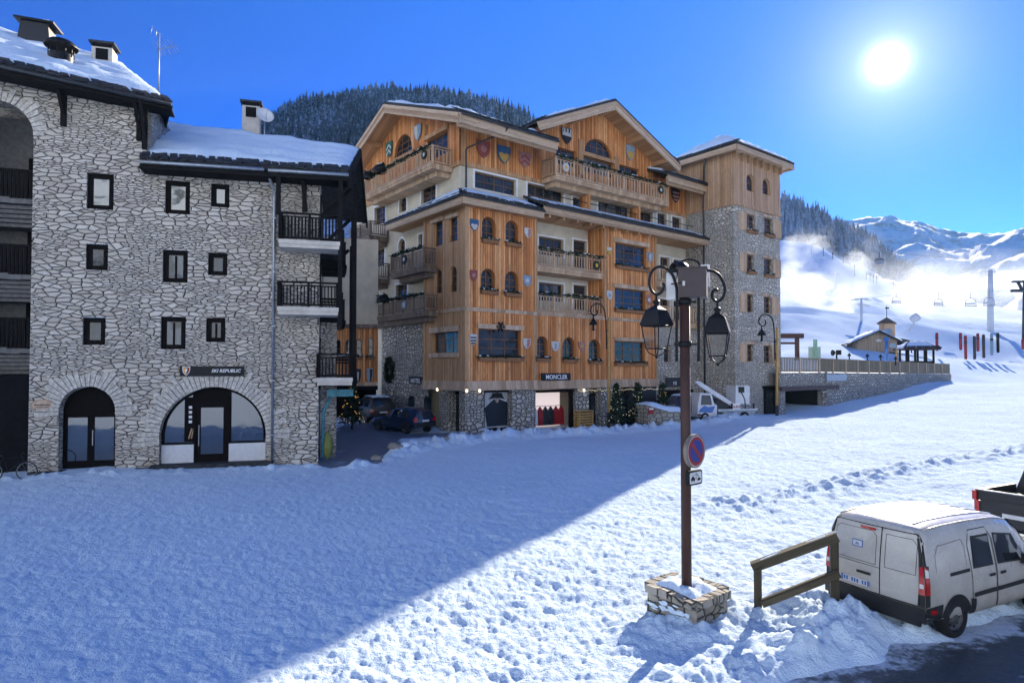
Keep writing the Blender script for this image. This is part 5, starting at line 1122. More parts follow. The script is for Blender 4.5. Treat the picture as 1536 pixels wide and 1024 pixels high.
# round emblems hung on the balconies
def emblem(F, x, y, d, r, c1, c2, label):
    r *= .85
    u, z = F.px(x, y, d); b = MB(); lp = [(u + r * math.cos(t * .393), z + r * math.sin(t * .393)) for t in range(16)]; b.prism(F, lp, d - .04, d + .02); b.poly(F, [(u + (a - u) * .42, z + (e - z) * .42) for a, e in lp], d + .025, (), 1)
    tag(b.build('balcony_emblem', [M[c1], M[c2]]), label, 'emblem', 'emblems hung on balconies')
emblem(R0, 849, 251, .02, .34, 'sh_w', 'gold', 'white and gold emblem hung on the near end of the top balcony'); emblem(R0, 991.5, 285, .02, .34, 'fir', 'sh_w', 'dark wreath like emblem at the far end of the top balcony')
emblem(R0, 895, 398, .02, .36, 'fir', 'gold', 'dark round emblem with gold centre on the upper loggia rail'); emblem(L0, 606, 389, .95, .36, 'black', 'sh_w', 'dark emblem with white centre on a side balcony rail')
emblem(L0, 606, 457, .95, .30, 'sh_lb', 'sh_w', 'pale blue emblem on the long lowest side balcony'); emblem(L0, 636, 232, .95, .34, 'fir', 'sh_w', 'dark emblem with white centre on the top side balcony')
# signs
u0, u1, z0, z1 = R0.rect(812.5, 559.5, 855.5, 570.5, .2); b = MB(); b.box(R0, u0, u1, z0, z1, .15, .23); s_ = b.build('shop_sign', M['black']); tag(s_, 'black board reading MONCLER in white capitals over the lit clothes shop', 'sign')
text('lettering', 'MONCLER', R0, (u0 + u1) / 2, z0 + (z1 - z0) * .2, .24, (z1 - z0) * .84, 'signwhite', s_, .012, 0, 'CENTER', .006)
SWF = L0.sh(-.3); u0, u1, z0, z1 = SWF.rect(614, 564.5, 633.5, 576, .05); b = MB(); b.box(SWF, u0, u1, z0, z1, .03, .06); s_ = b.build('hotel_sign', M['black']); tag(s_, 'small black board with white letters HOTEL on the dark stone wall', 'sign')
text('lettering', 'HOTEL', SWF, (u0 + u1) / 2, z0 + (z1 - z0) * .18, .07, (z1 - z0) * .8, 'signwhite', s_, .01, 0, 'CENTER', .008)
u, z = SWF.px(584, 555, .1); b = MB(); rp = [SWF.P(u + .44 * math.cos(t * .314), z + .70 * math.sin(t * .314), .14) for t in range(20)]
for k in range(520):
    t = random.random() * 6.283; a = random.gauss(0, .10); b_ = random.gauss(0, .10); c = SWF.P(u + (.44 + a) * math.cos(t), z + (.72 + a) * math.sin(t), .16 + b_ * .6); sprigs(b, [c], .17)
b.tube(rp, .11, 8, closed=True)
tag(b.build('wall_wreath', M['fir']), 'big dark oval fir wreath on the field stone wall', 'wreath')
# garlands and baskets
for lab, F, x0, x1, y0, d in (('fir garland along the rail of the top street balcony', R0, 836, 1001, 234, .0), ('fir garland along the rail of the top side balcony', L0, 648, 556, 217, .9), ('fir garland on the upper loggia rail above the shop', R0, 808, 905, 373, -.08),
                               ('fir garland on the lower loggia rail above the shop', R0, 808, 902, 440, -.08), ('fir garland on the short side balcony next to the corner block', L0, 634, 588, 371, .9), ('fir garland on the long lowest side balcony rail', L0, 636, 540, 441, .9)):
    u0, z = F.px(x0, y0, d); u1 = F.px(x1, y0 + 10, d)[0]; garland('fir_garland', lab, F, u0, u1, z + .05, d + .02)
for i, (x, y, d, s) in enumerate(((553, 264, 1.05, .42), (571, 255, 1.05, .5), (556, 452, 1.05, .45), (575, 449, 1.05, .45))):
    u, z = L0.px(x, y, d); b = MB(); snowclump(b, L0.P(u, z, d), s, 0, .8, 9); sprigs(b, [L0.P(u + random.uniform(-s, s), z + random.uniform(-.1, .35), d + random.uniform(-.2, .2)) for _ in range(40)], .25, 1); snowclump(b, L0.P(u, z + s * .7, d), s * .4, 2)
    tag(b.build('hanging_basket', [M['black'], M['fir'], M['snow']]), ['dark plant basket at the far end of the top side balcony', 'larger dark plant basket on the top side balcony', 'dark plant basket at the far end of the lowest side balcony', 'dark plant basket nearer the middle of the lowest side balcony'][i], 'basket', 'plant baskets on the side balconies')
for x, y, lab in ((656, 584, 'warm lit wall lamp by the side entrance of the corner shop'), (700, 586, 'brighter warm wall lamp on the corner stone pier'), (719.5, 586, 'small warm wall lamp above the poster window'), (876, 585, 'round warm lamp above the narrow stone pier by the crate')):
    F = L0 if x < 690 else R0; u, z = F.px(x, y, .2); t = thing('wall_lamp', lab, 'lamp', F.P(u, z - .2, .0), 'wall lamps of the ground floor'); b = MB(); b.tube([F.P(u, z + .12, .0), F.P(u, z + .2, .15), F.P(u, z + .12, .2)], .02, 5); b.build('bracket', M['black'], t); b = MB(); b.lathe([(.01, -.11), (.06, -.07), (.085, 0), (.06, .08), (.01, .1)], F.P(u, z, .2), Z, 10); b.build('globe', M['white_light'], t)
b = MB(); 
for k in range(70): u = R0.px(864 + 120 * k / 70., 585)[0]; b.lathe([(.004, -.016), (.017, 0), (.004, .016)], R0.P(u, ZB - .42 - .1 * abs(math.sin(k * .35)) + random.uniform(-.06, .06), .25), Z, 5)
tag(b.build('light_chain', M['white_light']), 'chain of tiny warm lights along the beam over the ground floor', 'light chain')
# ================================================================== vehicles (local frame: x forward, -y right, z up)
LX = Vector((1, 0, 0))
class Car:
    def __init__(s, st, lean=.12, bow=.05):
        s.st = st; s.lean = lean; s.bow = bow; s.xs = [a[0] for a in st]
    def par(s, x): return [float(np.interp(x, s.xs, [a[i] for a in s.st])) for i in range(1, 6)]
    def ring(s, x):
        zb, w, zl, wr, zr = s.par(x); k = min(1, (zr - zl) / .3) if zr > zl else 0
        return [(0, zb), (w * .86, zb), (w * .97, zb + .06), (w, zb + .2), (w * 1.0, zl - .14), (w * .985, zl), (wr + .035, zr - .17 * k - .02), (wr - .02, zr - .06), (wr - .11, zr - .012), (wr * .5, zr + .018), (0, zr + .025)]
    def shift(s, x, z): return s.lean * max(0, (z - .7) / 1.1) ** 2 * max(0, 1 - x / .9)
    def y(s, x, z):
        r = s.ring(x)[1:8]; return float(np.interp(z, [a[1] for a in r], [a[0] for a in r]))
    def side(s, x, z, sgn, off=.004): return Vector((x + s.shift(x, z), sgn * (s.y(x, z) + off), z))
    def rear(s, y, z, off=.004):
        w = max(.05, s.y(0, z)); return Vector((s.shift(0, z) - s.bow * (1 - min(1, abs(y) / w) ** 2.5) - off, y, z))
    def body(s, name, m, parent):
        b = MB(); xs = sorted(set(s.xs + [round(a, 3) for a in np.linspace(s.xs[0], s.xs[-1], 34)])); R_ = [s.ring(x) for x in xs]; n = len(R_[0]); vs = []; fs = []
        for x, r in zip(xs, R_):
            full = r + [(-a, c) for a, c in r[-2:0:-1]]
            vs += [Vector((x + s.shift(x, c), a, c)) for a, c in full]
        N_ = 2 * n - 2
        for i in range(len(xs) - 1):
            for k in range(N_): fs.append([i * N_ + k, i * N_ + (k + 1) % N_, (i + 1) * N_ + (k + 1) % N_, (i + 1) * N_ + k])
        fs.append([(len(xs) - 1) * N_ + k for k in range(N_)]); b.mesh(vs, fs, 0, True)
        r0 = s.ring(0); zs = [r0[0][1]] + [a[1] for a in r0[1:]]; vs = []; fs = []; rows = []
        zz = [r0[1][1] + (r0[8][1] - r0[1][1]) * k / 14 for k in range(15)] + [r0[9][1], r0[10][1]]
        for z in zz:
            w = s.y(0, z) if z <= r0[7][1] else float(np.interp(z, [r0[7][1], r0[8][1], r0[9][1], r0[10][1]], [r0[7][0], r0[8][0], r0[9][0], .03]))
            for j in range(13): q = -1 + j / 6.; vs.append(Vector((s.shift(0, z) - s.bow * (1 - abs(q) ** 2.5) * min(1, (r0[10][1] - z) / .12 + .0), q * w, z)))
        for i in range(len(zz) - 1):
            for j in range(12): fs.append([i * 13 + j, i * 13 + j + 1, (i + 1) * 13 + j + 1, (i + 1) * 13 + j])
        b.mesh(vs, fs, 0, True); return b.build(name, m, parent)
    def patch(s, b, q, sgn=-1, where='side', nu=8, nv=4, off=.004, m=0):
        """q: four (x|y, z) corners"""
        vs = []
        for j in range(nv + 1):
            for i in range(nu + 1):
                u, v = i / nu, j / nv; x = (q[0][0] * (1 - u) + q[1][0] * u) * (1 - v) + (q[3][0] * (1 - u) + q[2][0] * u) * v; z = (q[0][1] * (1 - u) + q[1][1] * u) * (1 - v) + (q[3][1] * (1 - u) + q[2][1] * u) * v
                vs.append(s.side(x, z, sgn, off) if where == 'side' else s.rear(x * s.y(0, z) if where == 'rearf' else x, z, off))
        b.mesh(vs, [[j * (nu + 1) + i, j * (nu + 1) + i + 1, (j + 1) * (nu + 1) + i + 1, (j + 1) * (nu + 1) + i] for j in range(nv) for i in range(nu)], m, True)
    def line(s, b, pts, w=.012, sgn=-1, where='side', off=.005, m=0):
        for a, c in zip(pts[:-1], pts[1:]):
            dx, dz = c[0] - a[0], c[1] - a[1]; L = math.hypot(dx, dz); nx, nz = -dz / L * w / 2, dx / L * w / 2
            s.patch(b, [(a[0] - nx, a[1] - nz), (c[0] - nx, c[1] - nz), (c[0] + nx, c[1] + nz), (a[0] + nx, a[1] + nz)], sgn, where, max(1, int(L / .1)), 1, off, m)
def wheel(parent, x, y, r, sgn, w=.2, spokes=8, rimm='steel'):
    c = Vector((x, y, r)); ax = Vector((0, sgn, 0)); b = MB()
    b.lathe([(r * .62, -w / 2), (r * .9, -w / 2), (r, -w * .36), (r, w * .36), (r * .93, w / 2), (r * .66, w / 2), (r * .62, w * .3)], c, ax, 28); t = b.build('tyre', M['tyre'], parent); b = MB()
    b.lathe([(r * .62, w * .42), (r * .60, w * .30), (r * .52, w * .22), (r * .30, w * .30), (r * .26, w * .42), (r * .10, w * .46), (.005, w * .46)], c, ax, 24); b.build('rim', M[rimm], t); b = MB()
    for k in range(spokes):
        a = 2 * math.pi * k / spokes; p = c + Vector((math.cos(a), 0, math.sin(a))) * r * .42 + ax * w * .265; b.lathe([(r * .06, 0), (r * .06, .012), (.002, .012)], p, ax, 8)
    b.build('rim_hole', M['tyre'], t)
    return t
def arch_disc(car, parent, x, r, sgn, m='plastic'):
    b = MB(); vs = []; n = 20
    for rr in (0, r * .55, r):
        for k in range(n + 1):
            a = -.25 + (math.pi + .5) * k / n; vs.append(car.side(x + rr * math.cos(a), max(car.par(x)[0] + .01, .32 + rr * math.sin(a)), sgn, .010))
    b.mesh(vs, [[j * (n + 1) + i, j * (n + 1) + i + 1, (j + 1) * (n + 1) + i + 1, (j + 1) * (n + 1) + i] for j in range(2) for i in range(n)], 0, True); b.build('wheel_arch', M[m], parent)
# ---- the white panel van
van = thing('panel_van', 'dirty white panel van with twin rear doors parked at the wooden rail', 'van')
# station: x, bottom z, half width, belt z, roof half width, roof z
VC = Car([(0, .40, .885, 1.05, .755, 1.755), (.08, .36, .90, 1.06, .775, 1.795), (.5, .30, .915, 1.06, .79, 1.83), (1.3, .28, .915, 1.05, .79, 1.845), (2.1, .28, .915, 1.03, .775, 1.82), (2.6, .28, .91, 1.02, .74, 1.74), (3.0, .28, .90, 1.0, .69, 1.54), (3.42, .28, .885, .97, .72, 1.10), (3.85, .30, .85, .92, .70, .98), (4.1, .34, .76, .80, .62, .82), (4.2, .40, .64, .66, .5, .68)])
VC.body('body', M['van'], van)
b = MB(); b.lathe([(.01, 0)] * 2, (0, 0, -5), Z, 3) if False else None
for sg_ in (-1, 1):
    for q in ([(1.27, 1.06), (1.86, 1.05), (1.82, 1.57), (1.30, 1.58)], [(1.98, 1.05), (2.98, 1.01), (2.60, 1.48), (1.95, 1.57)]):
        b = MB(); VC.patch(b, q, sg_, off=.003); w_ = b.build('side_window', M['plastic'], van); cx, cz = sum(a for a, _ in q) / 4, sum(c for _, c in q) / 4
        b = MB(); VC.patch(b, [(cx + (a - cx) * .91, cz + (c - cz) * .87) for a, c in q], sg_, off=.007); b.build('pane', M['glass'], w_)
    b = MB(); VC.patch(b, [(.62, 1.02), (1.17, 1.03), (1.17, 1.085), (.62, 1.075)], sg_, off=.006); b.build('slide_rail', M['plastic'], van)
    b = MB(); VC.patch(b, [(1.26, .60), (1.90, .61), (1.90, .685), (1.26, .675)], sg_, off=.012); b.build('rub_strip', M['plastic'], van)
    b = MB(); VC.patch(b, [(1.94, .61), (2.85, .62), (2.85, .695), (1.94, .685)], sg_, off=.012); b.build('rub_strip', M['plastic'], van)
    for hx in (1.70, 2.02): b = MB(); VC.patch(b, [(hx, .88), (hx + .16, .885), (hx + .16, .93), (hx, .925)], sg_, off=.02); b.build('door_handle', M['plastic'], van)
    b = MB(); VC.line(b, [(1.22, .36), (1.22, 1.0), (1.18, 1.45), (1.26, 1.68), (1.76, 1.68), (1.89, 1.5), (1.92, 1.0), (1.92, .36)], .013, sg_); VC.line(b, [(1.945, .36), (1.945, 1.0), (1.91, 1.5)], .013, sg_); VC.line(b, [(2.92, .40), (3.0, .98)], .013, sg_); VC.line(b, [(.28, 1.12), (.28, 1.38), (.36, 1.52), (1.02, 1.56), (1.10, 1.46), (1.10, 1.14)], .007, sg_); b.build('door_seam', M['dark'], van)
    arch_disc(VC, van, .78, .40, sg_); arch_disc(VC, van, 3.38, .40, sg_)
    b = MB(); VC.patch(b, [(-.0, .405), (.36, .31), (.40, .62), (-.0, .60)], sg_, off=.016); VC.patch(b, [(1.16, .33), (1.30, .33), (1.30, .58), (1.16, .60)], sg_, off=.016); b.each('side_cladding', M['plastic'], van)
    b = MB(); VC.patch(b, [(1.30, .29), (3.0, .29), (3.0, .35), (1.30, .35)], sg_, off=.012); b.build('sill', M['van'], van)
    for x in (.78, 3.38): wheel(van, x, sg_ * .80, .325, sg_, .21)
    b = MB(); VC.patch(b, [(-.0, 1.12), (.06, 1.12), (.02, 1.66), (-.0, 1.66)], sg_, off=.006); VC.patch(b, [(-.0, .6), (.10, .62), (.10, 1.24), (-.0, 1.24)], sg_, off=.005); b.build('light_pillar', M['plastic'], van)
    b = MB(); VC.patch(b, [(sg_ * .87, .62), (sg_ * 1.0, .62), (sg_ * 1.0, 1.66), (sg_ * .955, 1.66)], where='rearf', off=.005); b.build('light_pillar', M['plastic'], van)
    t = MB(); VC.patch(t, [(-.0, .80), (.09, .80), (.07, 1.20), (-.0, 1.24)], sg_, off=.014); VC.patch(t, [(sg_ * .89, .80), (sg_ * 1.0, .80), (sg_ * 1.0, 1.24), (sg_ * .93, 1.22)], where='rearf', off=.013); tl = t.build('tail_light', M['red_lens'], van)
    t = MB(); VC.patch(t, [(-.0, 1.07), (.075, 1.07), (.07, 1.18), (-.0, 1.20)], sg_, off=.018); VC.patch(t, [(sg_ * .915, .90), (sg_ * .985, .90), (sg_ * .985, .97), (sg_ * .92, .97)], where='rearf', off=.018); t.build('clear_lamp', M['clear_lens'], tl)
    b = MB(); VC.patch(b, [(.1, .50), (.24, .47), (.24, .55), (.1, .57)], sg_, off=.02); b.build('reflector', M['red_lens'], van)
    b = MB(); b.box(Fr((2.72, sg_ * .93, 0), (1, 0, 0), (0, sg_, 0)), -.08, .08, .98, 1.16, .0, .18); b.build('door_mirror', M['plastic'], van)
b = MB(); VC.patch(b, [(-.90, .36), (.90, .36), (.90, .60), (-.90, .60)], where='rear', nu=16, off=.03); VC.patch(b, [(-.90, .60), (.90, .60), (.89, .62), (-.89, .62)], where='rear', nu=16, off=.015); b.box(WORLD, -.05, .0, .30, .37, -.82, .82); b.build('rear_bumper', M['plastic'], van)
b = MB(); VC.line(b, [(-.16, .62), (-.16, 1.72)], .016, where='rear'); VC.line(b, [(-.80, .62), (-.80, 1.0), (-.82, 1.60), (-.74, 1.71)], .010, where='rear'); VC.line(b, [(.79, .62), (.81, 1.5), (.73, 1.71)], .010, where='rear'); VC.line(b, [(-.16, 1.04), (.78, 1.04)], .009, where='rear'); VC.line(b, [(-.74, 1.71), (.73, 1.71)], .012, where='rear', off=.008)
for yy0, yy1 in ((-.74, -.24), (-.08, .70)): VC.line(b, [(yy0, 1.08), (yy1, 1.08), (yy1, 1.56), (yy1 - (.08 if yy1 > 0 else -.0), 1.62), (yy0 + .08, 1.62), (yy0, 1.54), (yy0, 1.08)], .007, where='rear')
b.build('door_seam', M['dark'], van)
b = MB(); VC.patch(b, [(-.02, .88), (.24, .88), (.24, .925), (-.02, .925)], where='rear', off=.035); b.build('door_handle', M['plastic'], van)
b = MB(); VC.patch(b, [(-.06, 1.635), (.22, 1.635), (.22, 1.675), (-.06, 1.675)], where='rear', off=.018); b.build('brake_lamp', M['red_lens'], van)
b = MB(); VC.patch(b, [(.16, 1.30), (.36, 1.30), (.36, 1.42), (.16, 1.42)], where='rear', off=.007); s_ = b.build('door_sticker', M['truckblue'], van); b = MB(); VC.patch(b, [(.175, 1.315), (.345, 1.315), (.345, 1.405), (.175, 1.405)], where='rear', off=.010); b.build('sticker_face', M['grey_panel'], s_)
b = MB(); VC.patch(b, [(.22, 1.34), (.30, 1.34), (.30, 1.352), (.22, 1.352)], where='rear', off=.013); VC.patch(b, [(.235, 1.358), (.28, 1.358), (.28, 1.38), (.235, 1.366)], where='rear', off=.013); b.build('sticker_mark', M['truckblue'], s_)
pl_ = MB(); VC.patch(pl_, [(.02, .67), (.56, .67), (.56, .775), (.02, .775)], where='rear', off=.012); lp_ = pl_.build('number_plate', M['grey_panel'], van); b = MB()
for k in range(9):
    if k in (2, 6): continue
    VC.patch(b, [(.07 + k * .05, .69), (.10 + k * .05, .69), (.10 + k * .05 + .004, .755), (.07 + k * .05, .755)], where='rear', nu=1, nv=1, off=.016)
VC.patch(b, [(.515, .672), (.558, .672), (.558, .773), (.515, .773)], where='rear', nu=1, nv=1, off=.016); VC.patch(b, [(.022, .672), (.05, .672), (.05, .773), (.022, .773)], where='rear', nu=1, nv=1, off=.016); b.build('plate_characters', M['truckblue'], lp_)
b = MB()
for yy in (-.5, -.25, 0, .25, .5):                                                     # pressed roof ribs
    n = 16; b.mesh([Vector((.22 + 2.2 * i / n + VC.shift(.22, 1.8), yy + a, VC.par(.22 + 2.2 * i / n)[4] + .025 - .0 * abs(yy) - .03 * (abs(yy) / .79) ** 2 * 1.2 + c)) for i in range(n + 1) for a, c in ((-.035, -.01), (-.02, .008), (.02, .008), (.035, -.01))], [[i * 4 + k, i * 4 + k + 1, (i + 1) * 4 + k + 1, (i + 1) * 4 + k] for i in range(n) for k in range(3)], 0, True)
for sg_ in (-1, 1):
    VC_ = [VC.par(x) for x in np.linspace(.1, 2.6, 14)]; b.tube([Vector((x + VC.shift(x, 1.75), sg_ * (q[3] - .045), q[4] - .03)) for x, q in zip(np.linspace(.1, 2.6, 14), VC_)], .014, 6)
b.build('roof_rib', M['van'], van)
b = MB(); n = 8; vs = []
for i in range(n + 1):
    x = 2.72 + .66 * i / n; q = VC.par(x)
    for j in range(9): yy = -1 + j / 4.; vs.append((x + .02, yy * (q[3] - .06), q[4] + .035 - .03 * yy * yy))
b.mesh(vs, [[i * 9 + j, i * 9 + j + 1, (i + 1) * 9 + j + 1, (i + 1) * 9 + j] for i in range(n) for j in range(8)], 0, True); b.build('windscreen', M['glass'], van)
van.location = VANP - VR * .90 + VD * .04; van.location.z = gz(van.location.x + 1.5, van.location.y + .8) - .03; van.rotation_euler = (0, 0, VAN_A)
# ---- generic cars
def car(name, label, cat, st, paint_, wheels, wins, rearwin, loc, ang, plate=True, r=.32, group=None, lightz=(.72, .95), roofm=None):
    t = thing(name, label, cat, group=group); c = Car(st, .35, .06); c.body('body', M[paint_], t)
    for sg_ in (-1, 1):
        for q in wins: b = MB(); c.patch(b, q, sg_, off=.006); b.build('side_window', M['glass'], t)
        for x in wheels: arch_disc(c, t, x, r * 1.22, sg_); wheel(t, x, sg_ * (c.par(x)[1] - .11), r, sg_, .2)
        b = MB(); y0 = c.par(0)[1]; c.patch(b, [(sg_ * y0 * .68, lightz[0]), (sg_ * y0 * .99, lightz[0]), (sg_ * y0 * .99, lightz[1]), (sg_ * y0 * .74, lightz[1])], where='rear', off=.012); b.build('tail_light', M['red_lens'], t)
        b = MB(); b.box(Fr((wheels[1] - .75, sg_ * (c.par(wheels[1] - .75)[1]), 0), (1, 0, 0), (0, sg_, 0)), -.07, .07, .92, 1.06, -.02, .16); b.build('door_mirror', M['plastic'], t)
        b = MB(); mid = (wheels[0] + wheels[1]) / 2; c.line(b, [(mid, .35), (mid, .95)], .012, sg_); c.line(b, [(wheels[0] + .45, .45), (wheels[0] + .5, .95)], .012, sg_); b.build('door_seam', M['dark'], t)
    if rearwin: b = MB(); c.patch(b, rearwin, where='rear', off=.01); b.build('rear_window', M['glass'], t)
    b = MB(); z0 = c.par(0)[0]; y0 = c.par(0)[1]; c.patch(b, [(-y0, z0), (y0, z0), (y0, z0 + .24), (-y0, z0 + .24)], where='rear', nu=12, off=.03); b.build('rear_bumper', M['plastic'], t)
    if plate: b = MB(); c.patch(b, [(-.26, .70), (.26, .70), (.26, .80), (-.26, .80)], where='rear', off=.015); b.build('number_plate', M['grey_panel'], t)
    if roofm:
        b = MB(); xs = np.linspace(roofm[0], roofm[1], 10); b.mesh([Vector((x + c.shift(x, c.par(x)[4]), a * (c.par(x)[3] - .1), c.par(x)[4] + .03 + (.05 if 0 < i < 9 and abs(a) < .9 else 0) + .02 * math.sin(i * 2.3 + a * 4))) for i, x in enumerate(xs) for a in (-1, -.85, -.4, 0, .4, .85, 1)], [[i * 7 + j, i * 7 + j + 1, (i + 1) * 7 + j + 1, (i + 1) * 7 + j] for i in range(9) for j in range(6)], 0, True); b.build('roof_snow', M['snow'], t)
    t.location = (loc.x, loc.y, gz(loc.x, loc.y) - .01); t.rotation_euler = (0, 0, ang); return t
HATCH = [(0, .38, .84, .92, .56, 1.30), (.3, .28, .88, .93, .62, 1.44), (1.2, .24, .89, .93, .64, 1.49), (2.0, .24, .89, .92, .62, 1.46), (2.6, .24, .88, .90, .60, 1.20), (3.0, .25, .87, .88, .64, .98), (3.7, .28, .82, .80, .62, .84), (4.0, .36, .68, .66, .5, .68)]
SUVS = [(0, .45, .88, 1.05, .66, 1.55), (.25, .34, .92, 1.06, .70, 1.68), (1.2, .32, .93, 1.06, .72, 1.72), (2.4, .32, .93, 1.05, .70, 1.68), (3.0, .32, .92, 1.03, .66, 1.36), (3.35, .33, .91, 1.02, .72, 1.10), (4.2, .36, .86, .95, .68, 1.0), (4.5, .45, .72, .75, .55, .78)]
LA = math.atan2(L0.u.y, L0.u.x)
p = at(640, 645, 37.0); car('parked_hatchback', 'dark blue hatchback parked tail first outward by the field stone wall', 'car', HATCH, 'carblue', (.68, 3.2), [[(.55, .96), (1.45, .96), (1.40, 1.36), (.72, 1.34)], [(1.52, .96), (2.55, .93), (2.15, 1.32), (1.48, 1.37)]], [(-.5, .98), (.5, .98), (.42, 1.27), (-.42, 1.27)], p - R0.n * .2, LA + R(12))
p = at(575, 641, 41.5); car('parked_suv', 'black boxy off road car with snow on its roof, parked beyond the blue hatchback', 'car', SUVS, 'carblack', (.8, 3.5), [[(.35, 1.1), (1.3, 1.1), (1.3, 1.55), (.5, 1.53)], [(1.4, 1.1), (2.9, 1.08), (2.4, 1.5), (1.4, 1.55)]], [(-.58, 1.12), (.58, 1.12), (.5, 1.5), (-.5, 1.5)], p, LA + R(-8), roofm=(.2, 2.5))
p = at(1028, 626, 47); car('parked_suv', 'dark boxy car with a snowy roof half hidden behind the tall lamp post', 'car', SUVS, 'carblue', (.8, 3.5), [[(.35, 1.1), (1.3, 1.1), (1.3, 1.55), (.5, 1.53)], [(1.4, 1.1), (2.9, 1.08), (2.4, 1.5), (1.4, 1.55)]], [(-.58, 1.12), (.58, 1.12), (.5, 1.5), (-.5, 1.5)], p + R0.u * 1.6, math.atan2(-R0.u.y, -R0.u.x), roofm=(.2, 2.5))
# ---- dark pickup at the right edge
t = thing('pickup_truck', 'blackish pickup truck with an open load bed parked ahead of the white van', 'pickup'); b = MB()
PB = Car([(0, .55, .90, 1.05, .86, 1.12), (.1, .45, .92, 1.08, .88, 1.14), (1.75, .42, .92, 1.08, .88, 1.14), (3.5, .42, .92, 1.06, .86, 1.12), (4.2, .42, .91, 1.05, .84, 1.12), (5.0, .45, .86, .98, .78, 1.02), (5.25, .5, .7, .8, .6, .82)], 0, .02); PB.body('body', M['carblack'], t)
b = MB()
for sg_ in (-1, 1): b.beam((.02, sg_ * .86, 1.24), (1.8, sg_ * .86, 1.24), .10, .26)
b.beam((.05, -.84, 1.24), (.05, .84, 1.24), .07, .26); b.build('load_bed', M['carblack'], t); b = MB(); b.box(WORLD, .1, 1.75, 1.13, 1.16, -.82, .82); b.build('bed_floor', M['plastic'], t)
b = MB(); b.beam((-.01, -.88, 1.375), (-.01, .88, 1.375), .03, .03); b.build('tailgate_trim', M['alloy'], t)
CB = [(1.80, 1.10, .87), (1.95, 1.72, .70), (2.1, 1.80, .68), (3.2, 1.78, .68), (3.5, 1.66, .68), (4.2, 1.10, .84)]
vs = []; 
for x, z, w_ in CB: vs += [(x, -w_, z), (x, w_, z)]
vs2 = [(1.80, -.88, 1.08), (1.80, .88, 1.08), (4.2, -.86, 1.08), (4.2, .86, 1.08)]
b = MB(); b.mesh(vs, [[2 * i, 2 * i + 1, 2 * i + 3, 2 * i + 2] for i in range(5)]); k = [0, 2, 4, 6, 8, 10]; b.mesh([vs[i] for i in k] , [[0, 1, 2, 3, 4, 5]]); b.mesh([vs[i + 1] for i in k], [[5, 4, 3, 2, 1, 0]]); b.build('cab', M['carblack'], t)
b = MB(); b.mesh([(1.815, -.62, 1.2), (1.815, .62, 1.2), (1.92, .56, 1.62), (1.92, -.56, 1.62)], [[0, 1, 2, 3]]); b.build('rear_window', M['glass'], t)
for sg_ in (-1, 1):
    b = MB(); PB.patch(b, [(sg_ * .80, .85), (sg_ * .91, .85), (sg_ * .91, 1.12), (sg_ * .80, 1.12)], where='rear', off=.03); b.beam((.0, sg_ * .90, 1.12), (.0, sg_ * .90, 1.34), .09, .12); b.build('tail_light', M['red_lens'], t)
    for x in (1.0, 4.3): arch_disc(PB, t, x, .42, sg_); wheel(t, x, sg_ * .82, .37, sg_, .25)
b = MB(); PB.patch(b, [(-.3, .78), (.3, .78), (.3, .88), (-.3, .88)], where='rear', off=.02); b.build('number_plate', M['grey_panel'], t)
p = at(1464, 745, 16.2); t.location = Vector((p.x, p.y, gz(p.x, p.y) - .04)) + VR * .9; t.rotation_euler = (0, 0, R(28))
# ---- utility truck with lifting boom near the tower
p = at(1046, 628, 45.2); G = Fr((p.x, p.y, gz(p.x, p.y) - .02), Vector((.96, .28, 0)), Vector((.28, -.96, 0))); g0 = G.o.z
class Fz(Fr):
    def P(s, u, z, d=0.): return s.o + s.u * u + s.n * d + Z * z
G = Fz(G.o, G.u, G.n); t = thing('utility_truck', 'white and blue utility truck with a raised white lifting boom by the stone tower', 'truck', G.o)
b = MB(); lp = [(0, .45), (1.55, .45), (1.6, 1.2), (1.35, 1.35), (1.15, 2.05), (.25, 2.1), (.05, 1.25)]; b.prism(G, lp, -1.8, 0); cab = b.build('cab', M['truckwhite'], t)
b = MB(); b.poly(G, [(.28, 1.25), (1.2, 1.25), (1.05, 1.92), (.35, 1.95)], .006); b.build('side_window', M['glass'], t); b = MB(); b.poly(G, [(.1, .75), (1.2, .7), (1.45, 1.15), (.9, 1.1), (.55, 1.2), (.2, .95)], .008); b.build('blue_decal', M['truckblue'], t)
b = MB(); b.box(G, 1.65, 4.9, .72, .84, -1.8, .02); b.box(G, 1.65, 2.9, .42, .5, -.3, 0.0); b.box(G, 2.9, 4.8, .4, .72, -1.7, -.1); b.build('flat_bed', M['zinc'], t); b = MB(); b.box(G, 1.65, 4.95, .845, .92, -.05, .04); b.build('bed_edge', M['truckwhite'], t)
b = MB(); b.box(G, 1.7, 2.7, .85, 1.35, -1.5, -.3); b.box(G, 1.75, 2.3, 1.35, 1.7, -1.3, -.5); b.build('tool_locker', M['gutter'], t)
b = MB(); b.beam(G.P(.35, 2.75, -.4), G.P(3.35, 1.05, -.4), .28, .30); b.beam(G.P(.15, 2.88, -.4), G.P(.42, 2.72, -.4), .2, .2); b.build('boom', M['truckwhite'], t); b = MB(); b.beam(G.P(3.2, .85, -.4), G.P(3.2, 1.3, -.4), .5, .5); b.beam(G.P(1.6, 1.2, -.4), G.P(2.2, 1.62, -.4), .09, .09); b.build('boom_pivot', M['gutter'], t)
b = MB(); b.prism(G, [(3.1, 1.30), (4.25, 1.25), (4.3, 2.55), (3.12, 2.6)], -1.1, .02); b.build('basket', M['truckwhite'], t); b = MB(); b.box(G, 3.35, 3.75, 2.1, 2.5, .02, .15); b.tube([G.P(3.55, 2.1, .08), G.P(3.85, 1.6, .06), G.P(3.9, .95, .04)], .03, 6); b.build('control_box', M['plastic'], t)
